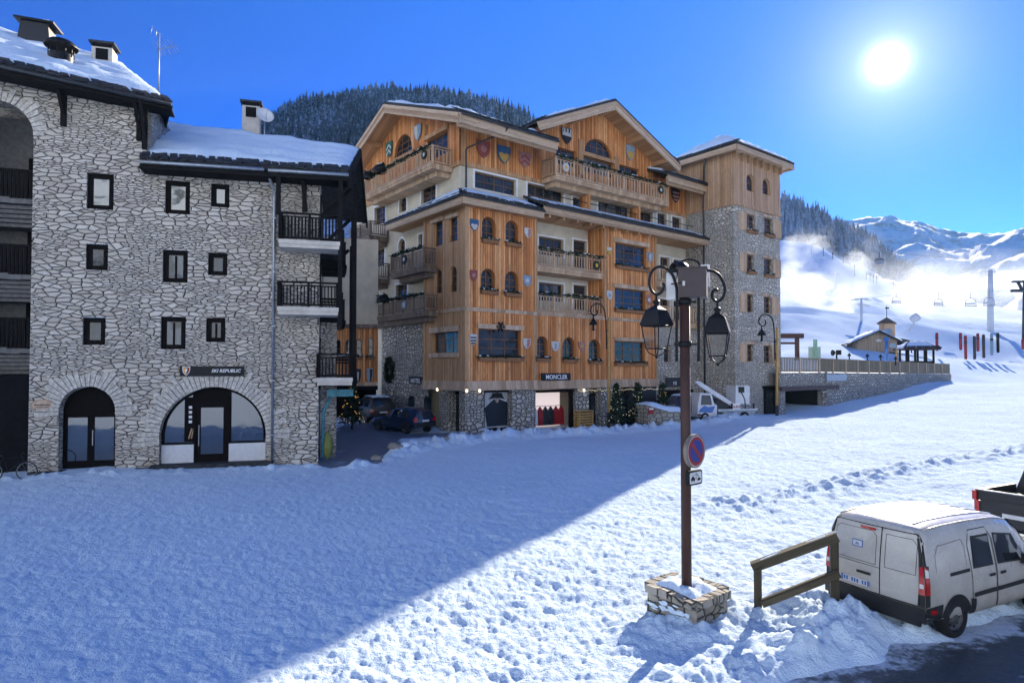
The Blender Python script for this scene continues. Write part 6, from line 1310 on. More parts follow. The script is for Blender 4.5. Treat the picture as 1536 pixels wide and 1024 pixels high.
b = MB(); b.box(G, 2.85, 3.45, .93, 1.32, .045, .065); pl_ = b.build('name_board', M['signwhite'], t); text('lettering', 'KAN', G, 3.15, 1.0, .07, .26, 'red', pl_, .008, 0, 'CENTER', .006)
for x in (.62, 3.9):
    c = G.P(x, .36, -.08); b = MB(); b.lathe([(.2, -.12), (.33, -.12), (.36, -.07), (.36, .07), (.32, .11), (.2, .11)], c, G.n, 22); ty = b.build('tyre', M['tyre'], t); b = MB(); b.lathe([(.21, .09), (.16, .05), (.07, .09), (.005, .09)], c, G.n, 18); b.build('rim', M['alloy'], ty)
b = MB(); b.box(G, .0, .3, .5, .62, .0, .03); b.box(G, 4.6, 4.72, .85, 1.3, -.1, -.02); b.build('bumper', M['plastic'], t)
# ---- bicycle in the corner by the dark panel of the loggia
p = at(40, 712, 23.6); gb_ = gz(p.x, p.y) + .02; t = thing('bicycle', 'black bicycle leaning by the dark gate, half buried in snow', 'bicycle', (p.x, p.y, gb_)); G = Fz((p.x, p.y, gb_), S0.u, S0.n)
for u in (0, -1.08):
    b = MB(); b.tube([G.P(u + .33 * math.cos(a * .2618), .30 + .33 * math.sin(a * .2618), 0) for a in range(24)], .02, 6, closed=True); w_ = b.build('wheel', M['tyre'], t); b = MB(); b.tube([G.P(u + .31 * math.cos(a * .2618), .30 + .31 * math.sin(a * .2618), 0) for a in range(24)], .011, 5, closed=True)
    for k in range(12): b.tube([G.P(u, .30, 0), G.P(u + .31 * math.cos(k * .5236), .30 + .31 * math.sin(k * .5236), 0)], .003, 3)
    b.build('rim', M['zinc'], w_)
b = MB(); b.tube([G.P(0, .3, 0), G.P(-.14, .78, 0), G.P(-.17, .92, 0)], .018, 6); b.tube([G.P(-.15, .8, 0), G.P(-.72, .78, 0), G.P(-1.08, .3, 0), G.P(-.6, .28, 0), G.P(-.72, .84, 0)], .016, 6); b.tube([G.P(-.6, .28, 0), G.P(-.15, .72, 0)], .018, 6); b.build('frame', M['black'], t)
b = MB(); b.tube([G.P(-.18, .95, -.27), G.P(-.17, .95, 0), G.P(-.18, .95, .27)], .014, 6); b.build('handlebar', M['black'], t); b = MB(); b.lathe([(.02, 0), (.09, .02), (.08, .06), (.01, .07)], G.P(-.74, .84, 0), Z, 8); b.build('saddle', M['black'], t)
# ================================================================== tall lamp post on its stone planter
lpz = at(1030, 886, 11.45); PB_ = Vector((lpz.x, lpz.y, 0)); gp = gz(PB_.x, PB_.y)
pu = Vector((math.cos(R(-36)), math.sin(R(-36)), 0)); pn = Vector((-.588, -.809, 0)) ; pu = Vector((.809, -.588, 0)) ; pn = Vector((-.588, -.809, 0))
# planter axes: the long face looks to the lower left, the short face to the lower right
c0 = at(1046, 948, 10.75); c0.z = 0; a0 = at(969, 917, 11.75); a0.z = 0; b0 = at(1094, 926, 11.4); b0.z = 0
eu = (a0 - c0); ev = (b0 - c0); zt = lpz.z
t = thing('stone_planter', 'low stone block planter topped with snow round the foot of the lamp post', 'planter', (c0 + eu * .5 + ev * .5) + Z * (gp - .1))
b = MB(); P = lambda i, j, z: c0 + eu * i + ev * j + Z * z
nn = 14
for (o_, d_) in ((0, 0), (1, 0), (2, 0), (3, 0)):
    pass
corners = [(0, 0), (1, 0), (1, 1), (0, 1)]
for k in range(4):
    (i0, j0), (i1, j1) = corners[k], corners[(k + 1) % 4]; L = ((eu * (i1 - i0)) + (ev * (j1 - j0))).length; n = max(3, int(L / .12)); m_ = 5; vs = []; uv = []
    out = Vector(((eu * (j1 - j0) * -1 + ev * (i1 - i0)).x, (eu * (j1 - j0) * -1 + ev * (i1 - i0)).y, 0)) 
    for j in range(m_ + 1):
        for i in range(n + 1):
            a = i / n; z = gp - .25 + (zt - gp + .22) * j / m_; cen = P(.5, .5, 0); p = P(i0 + (i1 - i0) * a, j0 + (j1 - j0) * a, z); dv = (p - cen); dv.z = 0
            if 0 < i < n: p = p + dv.normalized() * random.uniform(-.015, .02)
            vs.append(p - dv * .06 * j / m_); uv.append((k * 1.7 + a * L, z))
    b.mesh(vs, [[j * (n + 1) + i, j * (n + 1) + i + 1, (j + 1) * (n + 1) + i + 1, (j + 1) * (n + 1) + i] for j in range(m_) for i in range(n)], 0, False, uv)
b.build('stone_block', M['stone_low'], t)
b = MB(); q = []
for k in range(4):
    (i0, j0), (i1, j1) = corners[k], corners[(k + 1) % 4]; L = ((eu * (i1 - i0)) + (ev * (j1 - j0))).length; n = max(2, int(L / .42))
    for i in range(n):
        s0, s1 = (i + .04) / n, (i + .96) / n; m0 = .94; A_ = P(.5 + (i0 + (i1 - i0) * s0 - .5) * m0, .5 + (j0 + (j1 - j0) * s0 - .5) * m0, zt + random.uniform(-.03, .0)); B_ = P(.5 + (i0 + (i1 - i0) * s1 - .5) * m0, .5 + (j0 + (j1 - j0) * s1 - .5) * m0, zt + random.uniform(-.03, .0)); b.beam(A_, B_, .2, .13 * random.uniform(.85, 1.15))
b.build('rim_stone', M['stone_low'], t)
b = MB(); n = 16; vs = []
for j in range(n + 1):
    for i in range(n + 1):
        a, c = i / n, j / n; e = min(a, 1 - a, c, 1 - c); vs.append(P(.06 + .88 * a, .06 + .88 * c, zt + .02 + .10 * min(1, e * 6) * (1 + .5 * float(fbm(np.array([a * 4.]), np.array([c * 4.]), 3)[0]))))
b.mesh(vs, [[j * (n + 1) + i, j * (n + 1) + i + 1, (j + 1) * (n + 1) + i + 1, (j + 1) * (n + 1) + i] for j in range(n) for i in range(n)], 0, True); b.build('snow_cap', M['snow'], t)
b = MB(); fl_ = (P(.0, .02, 0) + P(1, .02, 0)) / 2
for k in range(26):                                                          # snow stuck in the joints of the long face
    a = random.uniform(.12, .92); z = gp + .05 + random.random() * .26; p = P(a, -.035, z); e = eu.normalized(); ln = random.uniform(.05, .16); h = random.uniform(.012, .035); nv = (ev.normalized() * -1)
    b.mesh([p - e * ln, p - e * ln * .3 + Z * h + nv * .012, p + e * ln * .5 + Z * h * .8 + nv * .012, p + e * ln, p + e * ln * .2 - Z * h + nv * .01, p - e * ln * .6 - Z * h * .7 + nv * .01], [[0, 1, 2, 3, 4, 5]])
b.build('stuck_snow', M['snow'], t)
lamp = thing('street_lamp', 'tall rust brown lamp post with two black lanterns on scrolled iron arms', 'street lamp', (PB_.x, PB_.y, lpz.z - .1)); D0 = PB_.y
ztop = at(1030, 447, D0).z; b = MB(); b.lathe([(.085, lpz.z - .3), (.082, ztop)], PB_, Z, 4, ph=R(20), smooth=False) if False else b.tube([PB_ + Z * (lpz.z - .3), PB_ + Z * ztop], .088, 14); b.build('pole', M['post'], lamp)
b = MB()
for dx in (-.26, .30):
    for dy in (-.18, .2): b.tube([PB_ + Vector((dx, dy, lpz.z - .05)), PB_ + Vector((dx, dy, lpz.z + .07))], .018, 6)
for o_ in b.each('anchor_bolt', M['black'], lamp): pass
for zy in (453, 516):
    z = at(1030, zy, D0).z; b = MB(); b.lathe([(.088, -.05), (.115, -.05), (.115, .05), (.088, .05)], PB_ + Z * z, Z, 14)
    for s in (-1, 1): b.beam(PB_ + Vector((s * .09, -.02, z)), PB_ + Vector((s * .20, -.02, z)), .03, .035)
    b.build('clamp', M['black'], lamp)
def PX3(x, y, dd=0): p = at(x, y, D0 + dd); return p
def spl(pts, n=8):
    out = []
    P_ = [Vector(p) for p in pts]; P_ = [P_[0] * 2 - P_[1]] + P_ + [P_[-1] * 2 - P_[-2]]
    for i in range(1, len(P_) - 2):
        for k in range(n):
            t_ = k / n; a, b_, c, d = P_[i - 1:i + 3]; out.append(.5 * ((2 * b_) + (c - a) * t_ + (2 * a - 5 * b_ + 4 * c - d) * t_ * t_ + (3 * b_ - a - 3 * c + d) * t_ ** 3))
    out.append(P_[-2]); return out
for side, pts, cx, ytop in ((-1, [(1015, 542), (1015, 500), (1015.5, 445), (1014, 428), (1008, 411), (996, 401), (984, 401.5), (976, 411), (974, 425), (978, 437), (986, 441.5), (993, 437), (996, 429), (994, 424)], 984.5, 443),
                            (1, [(1048, 542), (1048, 500), (1048, 450), (1046, 430), (1051, 413), (1063, 406), (1077, 411), (1086, 426), (1087, 439), (1082, 449), (1075, 452), (1069, 447), (1069, 438), (1074, 434), (1077, 437)], 1076, 454)):
    b = MB(); b.tube(spl([PX3(x, y) for x, y in pts]), .026, 8); b.build('arm', M['black'], lamp)
    c = PX3(cx, ytop); u = .0; q = 966 / D0; k = 1 / q; b = MB()                        # lantern: cap, roof, four glazed sides, base
    b.tube([c + Z * .02, c - Z * 8 * k], .02, 6); b.lathe([(.005, -6 * k), (5 * k, -8 * k), (6 * k, -11 * k), (3.5 * k, -13 * k), (4.5 * k, -17 * k)], c, Z, 8)
    ph = R(12 if side < 0 else 38); zc = c.z
    b.lathe([(4 * k, -15 * k), (15.5 * k, -22 * k), (17 * k, -24 * k), (25.0 * k, -43 * k), (25.5 * k, -45 * k), (20 * k, -45 * k), (3 * k, -40 * k)], c, Z, 4, smooth=False, ph=ph); lan = b.build('lantern', M['black'], lamp)
    b = MB(); top, bot, tip = 22.5 * k, 15.5 * k, -92 * k
    ax = Z.cross(Vector((.3, 1, .1))).normalized() if False else None
    a_ = Z.cross(Vector((0.3, 1, 0.1))).normalized(); bb = Z.cross(a_)
    cr = lambda i, r, h: c + Z * h + (a_ * math.cos(math.pi / 2 * i + ph) + bb * math.sin(math.pi / 2 * i + ph)) * r
    for i in range(4):
        b.tube([cr(i, top, -45 * k), cr(i, bot, -80 * k), cr(i, bot * .75, -86 * k), c + Z * tip], .011, 5); b.tube([cr(i, bot, -80 * k), cr(i + 1, bot, -80 * k)], .01, 5); b.tube([cr(i, top, -46 * k), cr(i + 1, top, -46 * k)], .012, 5)
    b.lathe([(.02, 2 * k), (.03, 0), (.01, -3 * k)], c + Z * tip, Z, 6); b.build('lantern_frame', M['black'], lan)
    g = Mt('clear lantern glass') if 'lglass' not in M else None
    if g: g.base((.9, .92, .95), .03, .5); g.bs.inputs['Transmission Weight'].default_value = 1.; g.bs.inputs['IOR'].default_value = 1.02; g.bs.inputs['Alpha'].default_value = .35; M['lglass'] = g.mat
    b = MB()
    for i in range(4): b.face([cr(i, top * .98, -46 * k), cr(i + 1, top * .98, -46 * k), cr(i + 1, bot * .98, -80 * k), cr(i, bot * .98, -80 * k)])
    b.build('lantern_glass', M['lglass'], lan)
# boxes on the pole top
G = Fr((PB_.x, PB_.y, 0), (math.cos(R(-20)), math.sin(R(-20)), 0), (math.sin(R(-20)), -math.cos(R(-20)), 0)); z0, z1 = at(1030, 447, D0).z, at(1030, 405, D0).z
cab_ = plain('brown steel box', (.055, .042, .046), .5, .35, .2, .15)
b = MB(); b.box(G, -.10, .38, z0, z1, -.25, .17); t = b.build('junction_box', cab_); tag(t, 'dark brown steel box on top of the tall lamp post', 'electrical box'); b = MB(); b.box(G, -.13, .40, z1, z1 + .025, -.27, .19); b.box(G, .12, .13, z0 + .03, z1 - .03, .17, .175); b.build('lid', cab_, t)
b = MB(); b.box(G, -.02, .02, z0 + .2, z0 + .28, .17, .19); b.build('lock', M['alloy'], t)
b = MB(); b.box(G, .24, .40, at(1060, 420, D0).z - .05, at(1060, 391, D0).z, -.62, -.56); t = b.build('antenna_panel', M['grey_panel']); tag(t, 'flat off white panel standing behind the brown box on the lamp post', 'antenna'); b = MB(); b.tube([G.P(.3, z0 + .1, -.57), G.P(.3, z0 + .1, -.28)], .02, 6); b.build('bracket', M['zinc'], t)
b = MB(); sp0 = at(1019, 403, D0 + .25); b.lathe([(.01, -.16), (.10, -.15), (.13, -.04), (.13, .12), (.10, .16), (.08, .10), (.02, .08)], sp0, Vector((-.75, -.5, -.1)), 14); t = b.build('floodlight', M['black']); tag(t, 'black round floodlight beside the box on top of the lamp post', 'floodlight')
b = MB(); b.tube(spl([sp0 + Vector((.0, 0, .12)), sp0 + Vector((.18, 0, .17)), sp0 + Vector((.34, 0, .12)), sp0 + Vector((.38, .0, .0))], 5), .018, 6); b.build('bracket', M['black'], t)
b = MB(); b.box(G, -.32, -.14, z0 - .02, z1 - .04, -.12, .02); t = b.build('cable_box', M['grey_panel']); tag(t, 'narrow cream box clipped beside the dark brown steel box', 'electrical box')
b = MB(); b.tube([G.P(-.23, z0 + .26, .02), G.P(-.05, z0 + .25, .19)], .012, 5); b.build('cable', M['black'], t)
# no-parking sign and tow-away plate
SG = Fr((PB_.x, PB_.y, 0), (math.cos(R(42)), math.sin(R(42)), 0), (math.sin(R(42)), -math.cos(R(42)), 0)); zc = at(1038, 677, D0 - .15).z; uc = .06; r = .295
def disc(b, r, d, m=0, n=36): b.poly(SG, [(uc + r * math.cos(2 * math.pi * k / n), zc + r * math.sin(2 * math.pi * k / n)) for k in range(n)], d, (), m)
t = thing('no_parking_sign', 'round blue no parking sign with red rim and red diagonal on the lamp post', 'sign', (PB_.x, PB_.y, zc - r)); b = MB()
lp = [(uc + r * math.cos(2 * math.pi * k / 36), zc + r * math.sin(2 * math.pi * k / 36)) for k in range(36)]; b.prism(SG, lp, .10, .17); b.box(SG, -.06, .14, zc - .04, zc + .04, .05, .10); b.build('sign_body', M['signgrey'], t)
b = MB(); disc(b, r * .985, .172, 0); disc(b, r * .90, .174, 1); disc(b, r * .87, .176, 2); b.poly(SG, [(uc + r * .66 * math.cos(2 * math.pi * k / 36), zc + r * .66 * math.sin(2 * math.pi * k / 36)) for k in range(36)], .178, (), 3)
a = R(135); dx, dz = math.cos(a), math.sin(a); w_ = r * .13; L = r * .80; b.poly(SG, [(uc + dx * L - dz * w_, zc + dz * L + dx * w_), (uc - dx * L - dz * w_, zc - dz * L + dx * w_), (uc - dx * L + dz * w_, zc - dz * L - dx * w_), (uc + dx * L + dz * w_, zc + dz * L - dx * w_)], .180, (), 2)
b.build('sign_face', [M['signgrey'], M['signwhite'], M['red'], M['blue']], t)
z0, z1 = at(1038, 728, D0 - .15).z, at(1038, 706, D0 - .15).z; u0, u1 = -.16, .27; t = thing('tow_away_plate', 'small white tow away plate with a black pictogram under the round sign', 'sign', (PB_.x, PB_.y, z0))
def rr_(u0, u1, z0, z1, r): return [(x + r * math.cos(R(a_)), y + r * math.sin(R(a_))) for x, y, s in ((u1 - r, z1 - r, 0), (u0 + r, z1 - r, 90), (u0 + r, z0 + r, 180), (u1 - r, z0 + r, 270)) for a_ in range(s, s + 91, 30)]
b = MB(); b.prism(SG, rr_(u0, u1, z0, z1, .05), .10, .16); b.build('plate_body', M['black'], t); b = MB(); b.poly(SG, rr_(u0 + .03, u1 - .03, z0 + .03, z1 - .03, .03), .163); b.build('plate_face', M['signwhite'], t)
b = MB(); zm_ = (z0 + z1) / 2; X = lambda *q: [(u0 + .03 + a_ * .37, z0 + .03 + e * (z1 - z0 - .06)) for a_, e in q]
for q in (X((.10, .28), (.42, .28), (.44, .48), (.36, .52), (.32, .66), (.18, .66), (.14, .52), (.08, .46)), X((.5, .3), (.54, .3), (.54, .85), (.5, .85)), X((.54, .85), (.75, .5), (.78, .54), (.56, .92)), X((.62, .22), (.92, .22), (.90, .42), (.80, .48), (.66, .44)), X((.30, .7), (.5, .85), (.5, .88), (.28, .73)), X((.12, .16), (.2, .16), (.2, .28), (.12, .28)), X((.32, .16), (.4, .16), (.4, .28), (.32, .28)), X((.15, .78), (.18, .9), (.2, .9), (.18, .76))): b.poly(SG, q, .166)
b.build('pictogram', M['black'], t)
# ================================================================== timber rail by the van
A_ = at(1137, 912, 11.5); B_ = at(1252, 893, 11.1); A_.z = gz(A_.x, A_.y) - .2; B_.z = gz(B_.x, B_.y) - .2
zA, zB = at(1137, 848, 11.5).z, at(1252, 806, 11.1).z; t = thing('timber_rail', 'old weathered two bar timber rail on snow behind the white van', 'railing', A_)
b = MB(); dv = (B_ - A_).xy.to_3d().normalized()
b.beam(A_, Vector((A_.x, A_.y, zA)), .13, .13, up=dv); b.beam(B_, Vector((B_.x, B_.y, zB)), .13, .13, up=dv); b.each('post', M['rail_old'], t)
nv = Vector((dv.y, -dv.x, 0)); b = MB(); sl = (Vector((B_.x, B_.y, zB)) - Vector((A_.x, A_.y, zA))).normalized()
b.beam(Vector((A_.x, A_.y, zA + .02)) - sl * .10 + nv * .03, Vector((B_.x, B_.y, zB + .02)) + sl * .05 + nv * .03, .20, .15); l0 = at(1142, 902, 11.45); l1 = at(1256, 857, 11.05)
b.beam(l0 + nv * .09, l1 + nv * .09 + sl * .02, .08, .14); b.each('rail', M['rail_old'], t)
b = MB(); 
for k in range(5): p = Vector((A_.x, A_.y, zA + .10)).lerp(Vector((B_.x, B_.y, zB + .10)), random.random()); b.beam(p + nv * random.uniform(-.03, .08), p + sl * random.uniform(.1, .35) + nv * random.uniform(-.03, .08), .035, .015)
b.each('snow_crust', M['snow'], t)
# ================================================================== snow bank boulders and street furniture by the hotel
for i, (x, y, d, s) in enumerate(((592, 681, 29.8, .36), (607, 678, 30.2, .26), (566, 684, 29, .3), (724, 657, 34.3, .2), (668, 671, 32.5, .25), (694, 668, 33.4, .2))):
    p = at(x, y, d); b = MB(); zz = float(snow_height(np.array([p.x]), np.array([p.y]))[0]); snowclump(b, (p.x, p.y, zz + s * .2), s, 0, .62, 9); snowclump(b, (p.x + .03, p.y + .04, zz + s * .50), s * .72, 1, .3, 8)
    tag(b.build('snow_boulder', [M['rock'] if i != 1 else M['snow'], M['snow']]), ['largest grey boulder in the ploughed snow bank at the street mouth', 'snow covered lump beside the largest boulder of the snow bank', 'boulder at the tip of the snow bank nearest the stone block', 'small boulder in the bank below the corner shop poster', 'boulder in the bank below the parked hatchback', 'small boulder in the bank below the corner stone pier'][i], 'boulder', 'boulders in the ploughed snow bank')
p = at(1003, 640, 42.5); G = Fr((p.x, p.y, 0), Vector((.93, .36, 0)), Vector((.36, -.93, 0))); g0 = gz(p.x, p.y); sc = 42.5 / 966
t = thing('stone_planter', 'broad low rubble stone planter under a thick snow cap, beside the parked truck', 'planter', (p.x, p.y, g0)); b = MB(); u0, u1 = -36 * sc, 38 * sc
b.prism(G, [(u0, g0 - .5), (u1, g0 - .5), (u1, g0 + 24 * sc), (u0 + .3 * (u1 - u0) * 1.6, g0 + 26 * sc), (u0, g0 + 36 * sc)], -1.6, 0.); b.build('stone_wall', M['stone_low'], t); b = MB(); n = 14; vs = []
for j in range(9):
    for i in range(n + 1):
        a, c = i / n, j / 8; top = float(np.interp(u0 + (u1 - u0) * a, [u0, u0 + .48 * (u1 - u0), u1], [g0 + 36 * sc, g0 + 26 * sc, g0 + 24 * sc])); e = min(a, 1 - a, c, 1 - c); vs.append(G.P(u0 - .08 + (u1 - u0 + .16) * a, top - .02 + .36 * min(1, e * 5) * (1.1 - .3 * a), .1 - 1.75 * c))
b.mesh(vs, [[j * (n + 1) + i, j * (n + 1) + i + 1, (j + 1) * (n + 1) + i + 1, (j + 1) * (n + 1) + i] for j in range(8) for i in range(n)], 0, True); b.build('snow_cap', M['snow'], t)
b = MB(); z = g0 + 29 * sc; b.box(G, u0 + .02, u0 + .42, z - .3, z + .12, .01, .05); t2 = b.build('red_notice', M['red']); tag(t2, 'small red and white notice on the snow capped stone planter', 'sign'); b = MB(); b.box(G, u0 + .05, u0 + .39, z - .0, z + .09, .05, .056); b.build('notice_strip', M['signwhite'], t2)
u0, u1, z0, z1 = R0.rect(869, 616.5, 890, 641, .5); t = thing('slatted_crate', 'yellow brown slatted timber crate outside the dark shop doorway', 'crate', R0.P((u0 + u1) / 2, z0, .3)); b = MB(); b.box(R0, u0 + .04, u1 - .04, z0 - .2, z1 - .03, .0, .47); b.build('core', M['dark'], t); b = MB()
for k in range(7): zz = z0 - .15 + (z1 - z0 + .12) * k / 7; b.box(R0, u0, u1, zz, zz + .11, -.01, .5)
for u in (u0, u1 - .06): b.box(R0, u, u + .06, z0 - .2, z1, .3, .515)
b.box(R0, u0 - .02, u1 + .02, z1 - .02, z1 + .04, -.03, .53); b.build('slats', M['pole_wood'], t)
for (xb, yb, yt, wt, d, lx, ly, lab) in ((913, 638, 476, 619, 42.3, 891, 490, 'scrolled black lamp on a tall golden wooden pole before the timber front'), (1165.5, 625, 492, 608, 48.9, 1142, 501, 'scrolled black lamp on a slim golden pole before the stone tower')):
    p = at(xb, yb, d); k = d / 966; g0 = p.z; t = thing('pole_lamp', lab, 'street lamp', (p.x, p.y, g0), 'scroll lamps on golden poles'); U = Vector((1, 0, 0)); q = lambda x, y: at(x, y, d)
    b = MB(); b.tube([Vector((p.x, p.y, g0 - .4)), q(xb, wt)], 2.6 * k, 10); b.build('base', M['gutter'], t); b = MB(); b.tube([q(xb, wt), q(xb, yt)], [2.3 * k, 1.9 * k], 10); b.build('pole', M['pole_wood'], t)
    dx = xb - 913 if d < 45 else 0; X = (lambda a, e: q(a, e)) if d < 45 else (lambda a, e: q(1165.5 + (a - 913) * 1.0, 492 + (e - 476) * 1.0)); b = MB()
    b.tube(spl([X(910, 524), X(909, 490), X(908.5, 478), X(906, 463), X(899, 456), X(890, 457), X(886, 464), X(887, 470), X(892, 473), X(896, 469), X(895, 464)], 5), 1.0 * k, 6); b.tube([X(908.5, 496), X(913, 496)], .9 * k, 5); b.tube([X(909.5, 515), X(913, 515)], .9 * k, 5); b.build('arm', M['black'], t)
    c = X(890, 472); b = MB(); b.tube([c, c - Z * 6 * k], 1 * k, 5); b.lathe([(1.2 * k, -5 * k), (2.2 * k, -7 * k), (6.6 * k, -14 * k), (6.6 * k, -15 * k), (.01, -13 * k)], c, Z, 10); b.lathe([(1.6 * k, -14 * k), (1.6 * k, -22 * k), (3 * k, -23 * k), (.01, -24 * k)], c, Z, 8); b.build('lamp_head', M['black'], t)
# illuminated fir trees
def xmas(name, lab, x, y, d, h, light, n=70, dense=1.):
    p = at(x, y, d); g0 = gz(p.x, p.y); t = thing(name, lab, 'tree', (p.x, p.y, g0)); b = MB(); b.tube([Vector((p.x, p.y, g0 - .1)), Vector((p.x, p.y, g0 + h))], [.06, .01], 6); b.build('trunk', M['rail_old'], t); b = MB(); ls = MB()
    for k in range(int(420 * dense)):
        f = random.random() ** .8; zz = .35 + (h - .35) * (1 - f); rr = (.08 + .34 * h * .75 * f) * random.uniform(.5, 1.); a = random.random() * 6.283; sprigs(b, [(p.x + math.cos(a) * rr * .8, p.y + math.sin(a) * rr * .8, g0 + zz)], .26)
    b.build('crown', M['fir'], t)
    for k in range(n):
        f = random.random() ** .7; zz = .4 + (h - .4) * (1 - f); rr = .05 + .26 * h * f; a = math.pi + random.random() * math.pi; ls.lathe([(.004, -.015), (.015, 0), (.004, .015)], (p.x + math.cos(a) * rr, p.y + math.sin(a) * rr, g0 + zz), Z, 5)
    ls.build('fairy_lights', M[light], t)
xmas('lit_fir_tree', 'dark fir tree with golden fairy lights in the passage by the stone block', 528, 640, 38.5, 3.0, 'gold_light', 34)
xmas('lit_fir_tree', 'fir tree with white fairy lights right beside the golden lamp pole', 925, 640, 42.2, 2.9, 'white_light', 24)
xmas('lit_fir_tree', 'fir tree with white fairy lights next to the snow capped stone planter', 957, 640, 43.6, 3.0, 'white_light', 24)
xmas('lit_fir_tree', 'small fir with golden lights behind the snow capped stone planter', 994, 630, 46.0, 2.9, 'gold_light', 24, .8)
u0, u1, z0, z1 = R0.sh(-.35).rect(1000, 566, 1023, 579.5, .2); F = R0.sh(-.35); b = MB(); b.box(F, u0, u1, z0, z1, .12, .24); t = b.build('hanging_board', M['gutter']); tag(t, 'dark framed board with pale letters on the stone link wall', 'sign'); text('lettering', 'MI', F, (u0 + u1) / 2, z0 + .1, .25, .42, 'signwhite', t, .01, 0, 'CENTER')
b = MB(); b.box(F, u0 - .4, u1 + 1.6, -.5, z0 - .25, .0, .05); struct_ = b.build('dark_opening', M['dark'], hot)
# ================================================================== terrace with wall, fences, hut and ski furniture
WA = at(1171, 612, 50.8); WA.z = 0; WB = at(1427, 570, 76.8); WB.z = 0; TF = Fr((WA.x, WA.y, 0), (WB - WA), Vector(((WB - WA).y, -(WB - WA).x, 0))); LW = (WB - WA).length
zT = TF.px(1231, 558.5)[1]; ug0, ug1, zg0, zg1 = TF.rect(1178, 585, 1240, 634); zL = TF.px(1172, 558)[1]
tw = thing('terrace_wall', 'long field stone retaining wall of the snowy terrace with a dark garage opening', 'wall', TF.P(LW / 2, .5)); uS2 = TF.px(1231, 560)[0]
zR = TF.px(1424, 561)[1]
b = MB(); gl_ = rectl(ug0, ug1, -1.5, zg1); b.poly(TF, [(-.2, -2), (ug0, -2), (ug0, zg1), (ug1, zg1), (ug1, -2), (LW, -2), (LW, zR), (uS2, zT), (-.2, zT)], 0); b.rim(TF, [(ug0, -1.5), (ug0, zg1), (ug1, zg1), (ug1, -1.5)], 0, -.8, closed=False); b.poly(Fr(TF.P(LW, 0, 0), -TF.n, TF.u), rectl(0, 30, -2, zR), 0); b.build('stone_face', M['stone_h'], tw)
b = MB(); b.box(TF, ug0 - .1, ug1 + .1, -1.5, zg1 + .1, -4.2, -4.); b.box(TF, ug0 - .1, ug0 - .02, -1.5, zg1, -4, -.8); b.box(TF, ug1 + .02, ug1 + .1, -1.5, zg1, -4, -.8); b.build('garage_interior', M['dark'], tw)
b = MB(); u0, u1, z0, z1 = TF.rect(1170, 579, 1256, 586); b.box(TF, -.15, u1, zg1, zg1 + .35, -.05, .16); b.build('garage_lintel', M['post'], tw); b = MB(); u0, u1, z0, z1 = TF.rect(1238, 561, 1268, 571); b.box(TF, u0, u1, z0, z1, .01, .12); b.box(TF, u0 - .15, u0, z0 - .1, z1 + .2, .01, .2); b.build('wall_panel', M['zinc'], tw)
b = MB(); n = 40; vs = []
for i in range(n + 1):
    for j in range(14):
        u = -.2 + LW * i / n; d = -1.0 - 26 * (j / 13) ** 1.3; zz = (zT if u < uS2 else zT + (zR - zT) * (u - uS2) / (LW - uS2)) - .06; q = TF.P(u, 0, d); hh = ground0(np.array([q.x]), np.array([q.y]))[0]; zz = max(zz + .05 * math.sin(u * 1.3 + j), hh - .3) if j > 9 else zz + .12 * (j > 1) * abs(math.sin(u * .8 + j * .9)) + .02 * j; vs.append(TF.P(u, zz, -.02 if j == 0 else d))
b.mesh(vs, [[i * 14 + j, (i + 1) * 14 + j, (i + 1) * 14 + j + 1, i * 14 + j + 1] for i in range(n) for j in range(13)], 0, True); struct(b.build('terrace_snow', M['snow'], None))
h = TF.px(1200, 536)[1] - TF.px(1200, 557.5)[1]
def terr_fence(name, lab, u0, u1, z0, z1, gap, bw, post, m):
    t = thing(name, lab, 'fence', TF.P((u0 + u1) / 2, (z0 + z1) / 2)); b = MB(); p = lambda u, z: TF.P(u, z0 + (z1 - z0) * (u - u0) / (u1 - u0) + z, -.12)
    b.beam(p(u0, h), p(u1, h), .12, .09); b.beam(p(u0, .15), p(u1, .15), .06, .09); b.build('rail', M[m], t); b = MB(); k = int((u1 - u0) / gap)
    for i in range(k): u = u0 + (i + .5) * (u1 - u0) / k; b.beam(p(u, .04), p(u, h - .03), bw, .035, up=TF.n)
    b.build('boards', M[m], t); b = MB(); k = max(2, round((u1 - u0) / post))
    for i in range(k + 1): u = u0 + (u1 - u0) * i / k; b.beam(p(u, -.05), p(u, h + .06), .13, .13, up=TF.n)
    b.each('post', M['beam_g'], t)
terr_fence('baluster_fence', 'open wooden baluster fence over the garage opening beside the tower', .0, uS2 - .05, zT, zT, .26, .13, 3.6, 'fence_w')
terr_fence('plank_fence', 'long closed plank fence on top of the terrace retaining wall', uS2 + .05, LW - .3, zT, zR, .22, .195, 2.6, 'fence_w')
# pergola, screen, terrace lamps
def box3(b, x0, y0, x1, y1, d, dep, m=0):
    p, q = at(x0, y1, d), at(x1, y0, d); b.box(WORLD, p.x, q.x, p.z, q.z, -d - dep, -d, m)
p = at(1190, 535, 56); t = thing('terrace_pergola', 'brown timber pergola beam on a post beside the stone tower', 'pergola', p); b = MB(); box3(b, 1150, 500, 1206, 507, 56, .6); box3(b, 1150, 513, 1196, 516, 56.7, .3); b.build('beam', M['post'], t); b = MB(); box3(b, 1194.5, 506, 1199, 540, 56, .3); b.build('post', M['post'], t)
gs_ = plain('greenish screen glass', (.32, .42, .38), .1, .5, 0, .1); b = MB(); box3(b, 1213, 520, 1231, 540, 60, .05); t = b.build('wind_screen', gs_); tag(t, 'pale glass wind screen with a green post on the terrace', 'screen'); b = MB(); box3(b, 1221, 509, 1226, 540, 59.8, .15); b.build('post', plain('green post', (.20, .36, .28)), t)
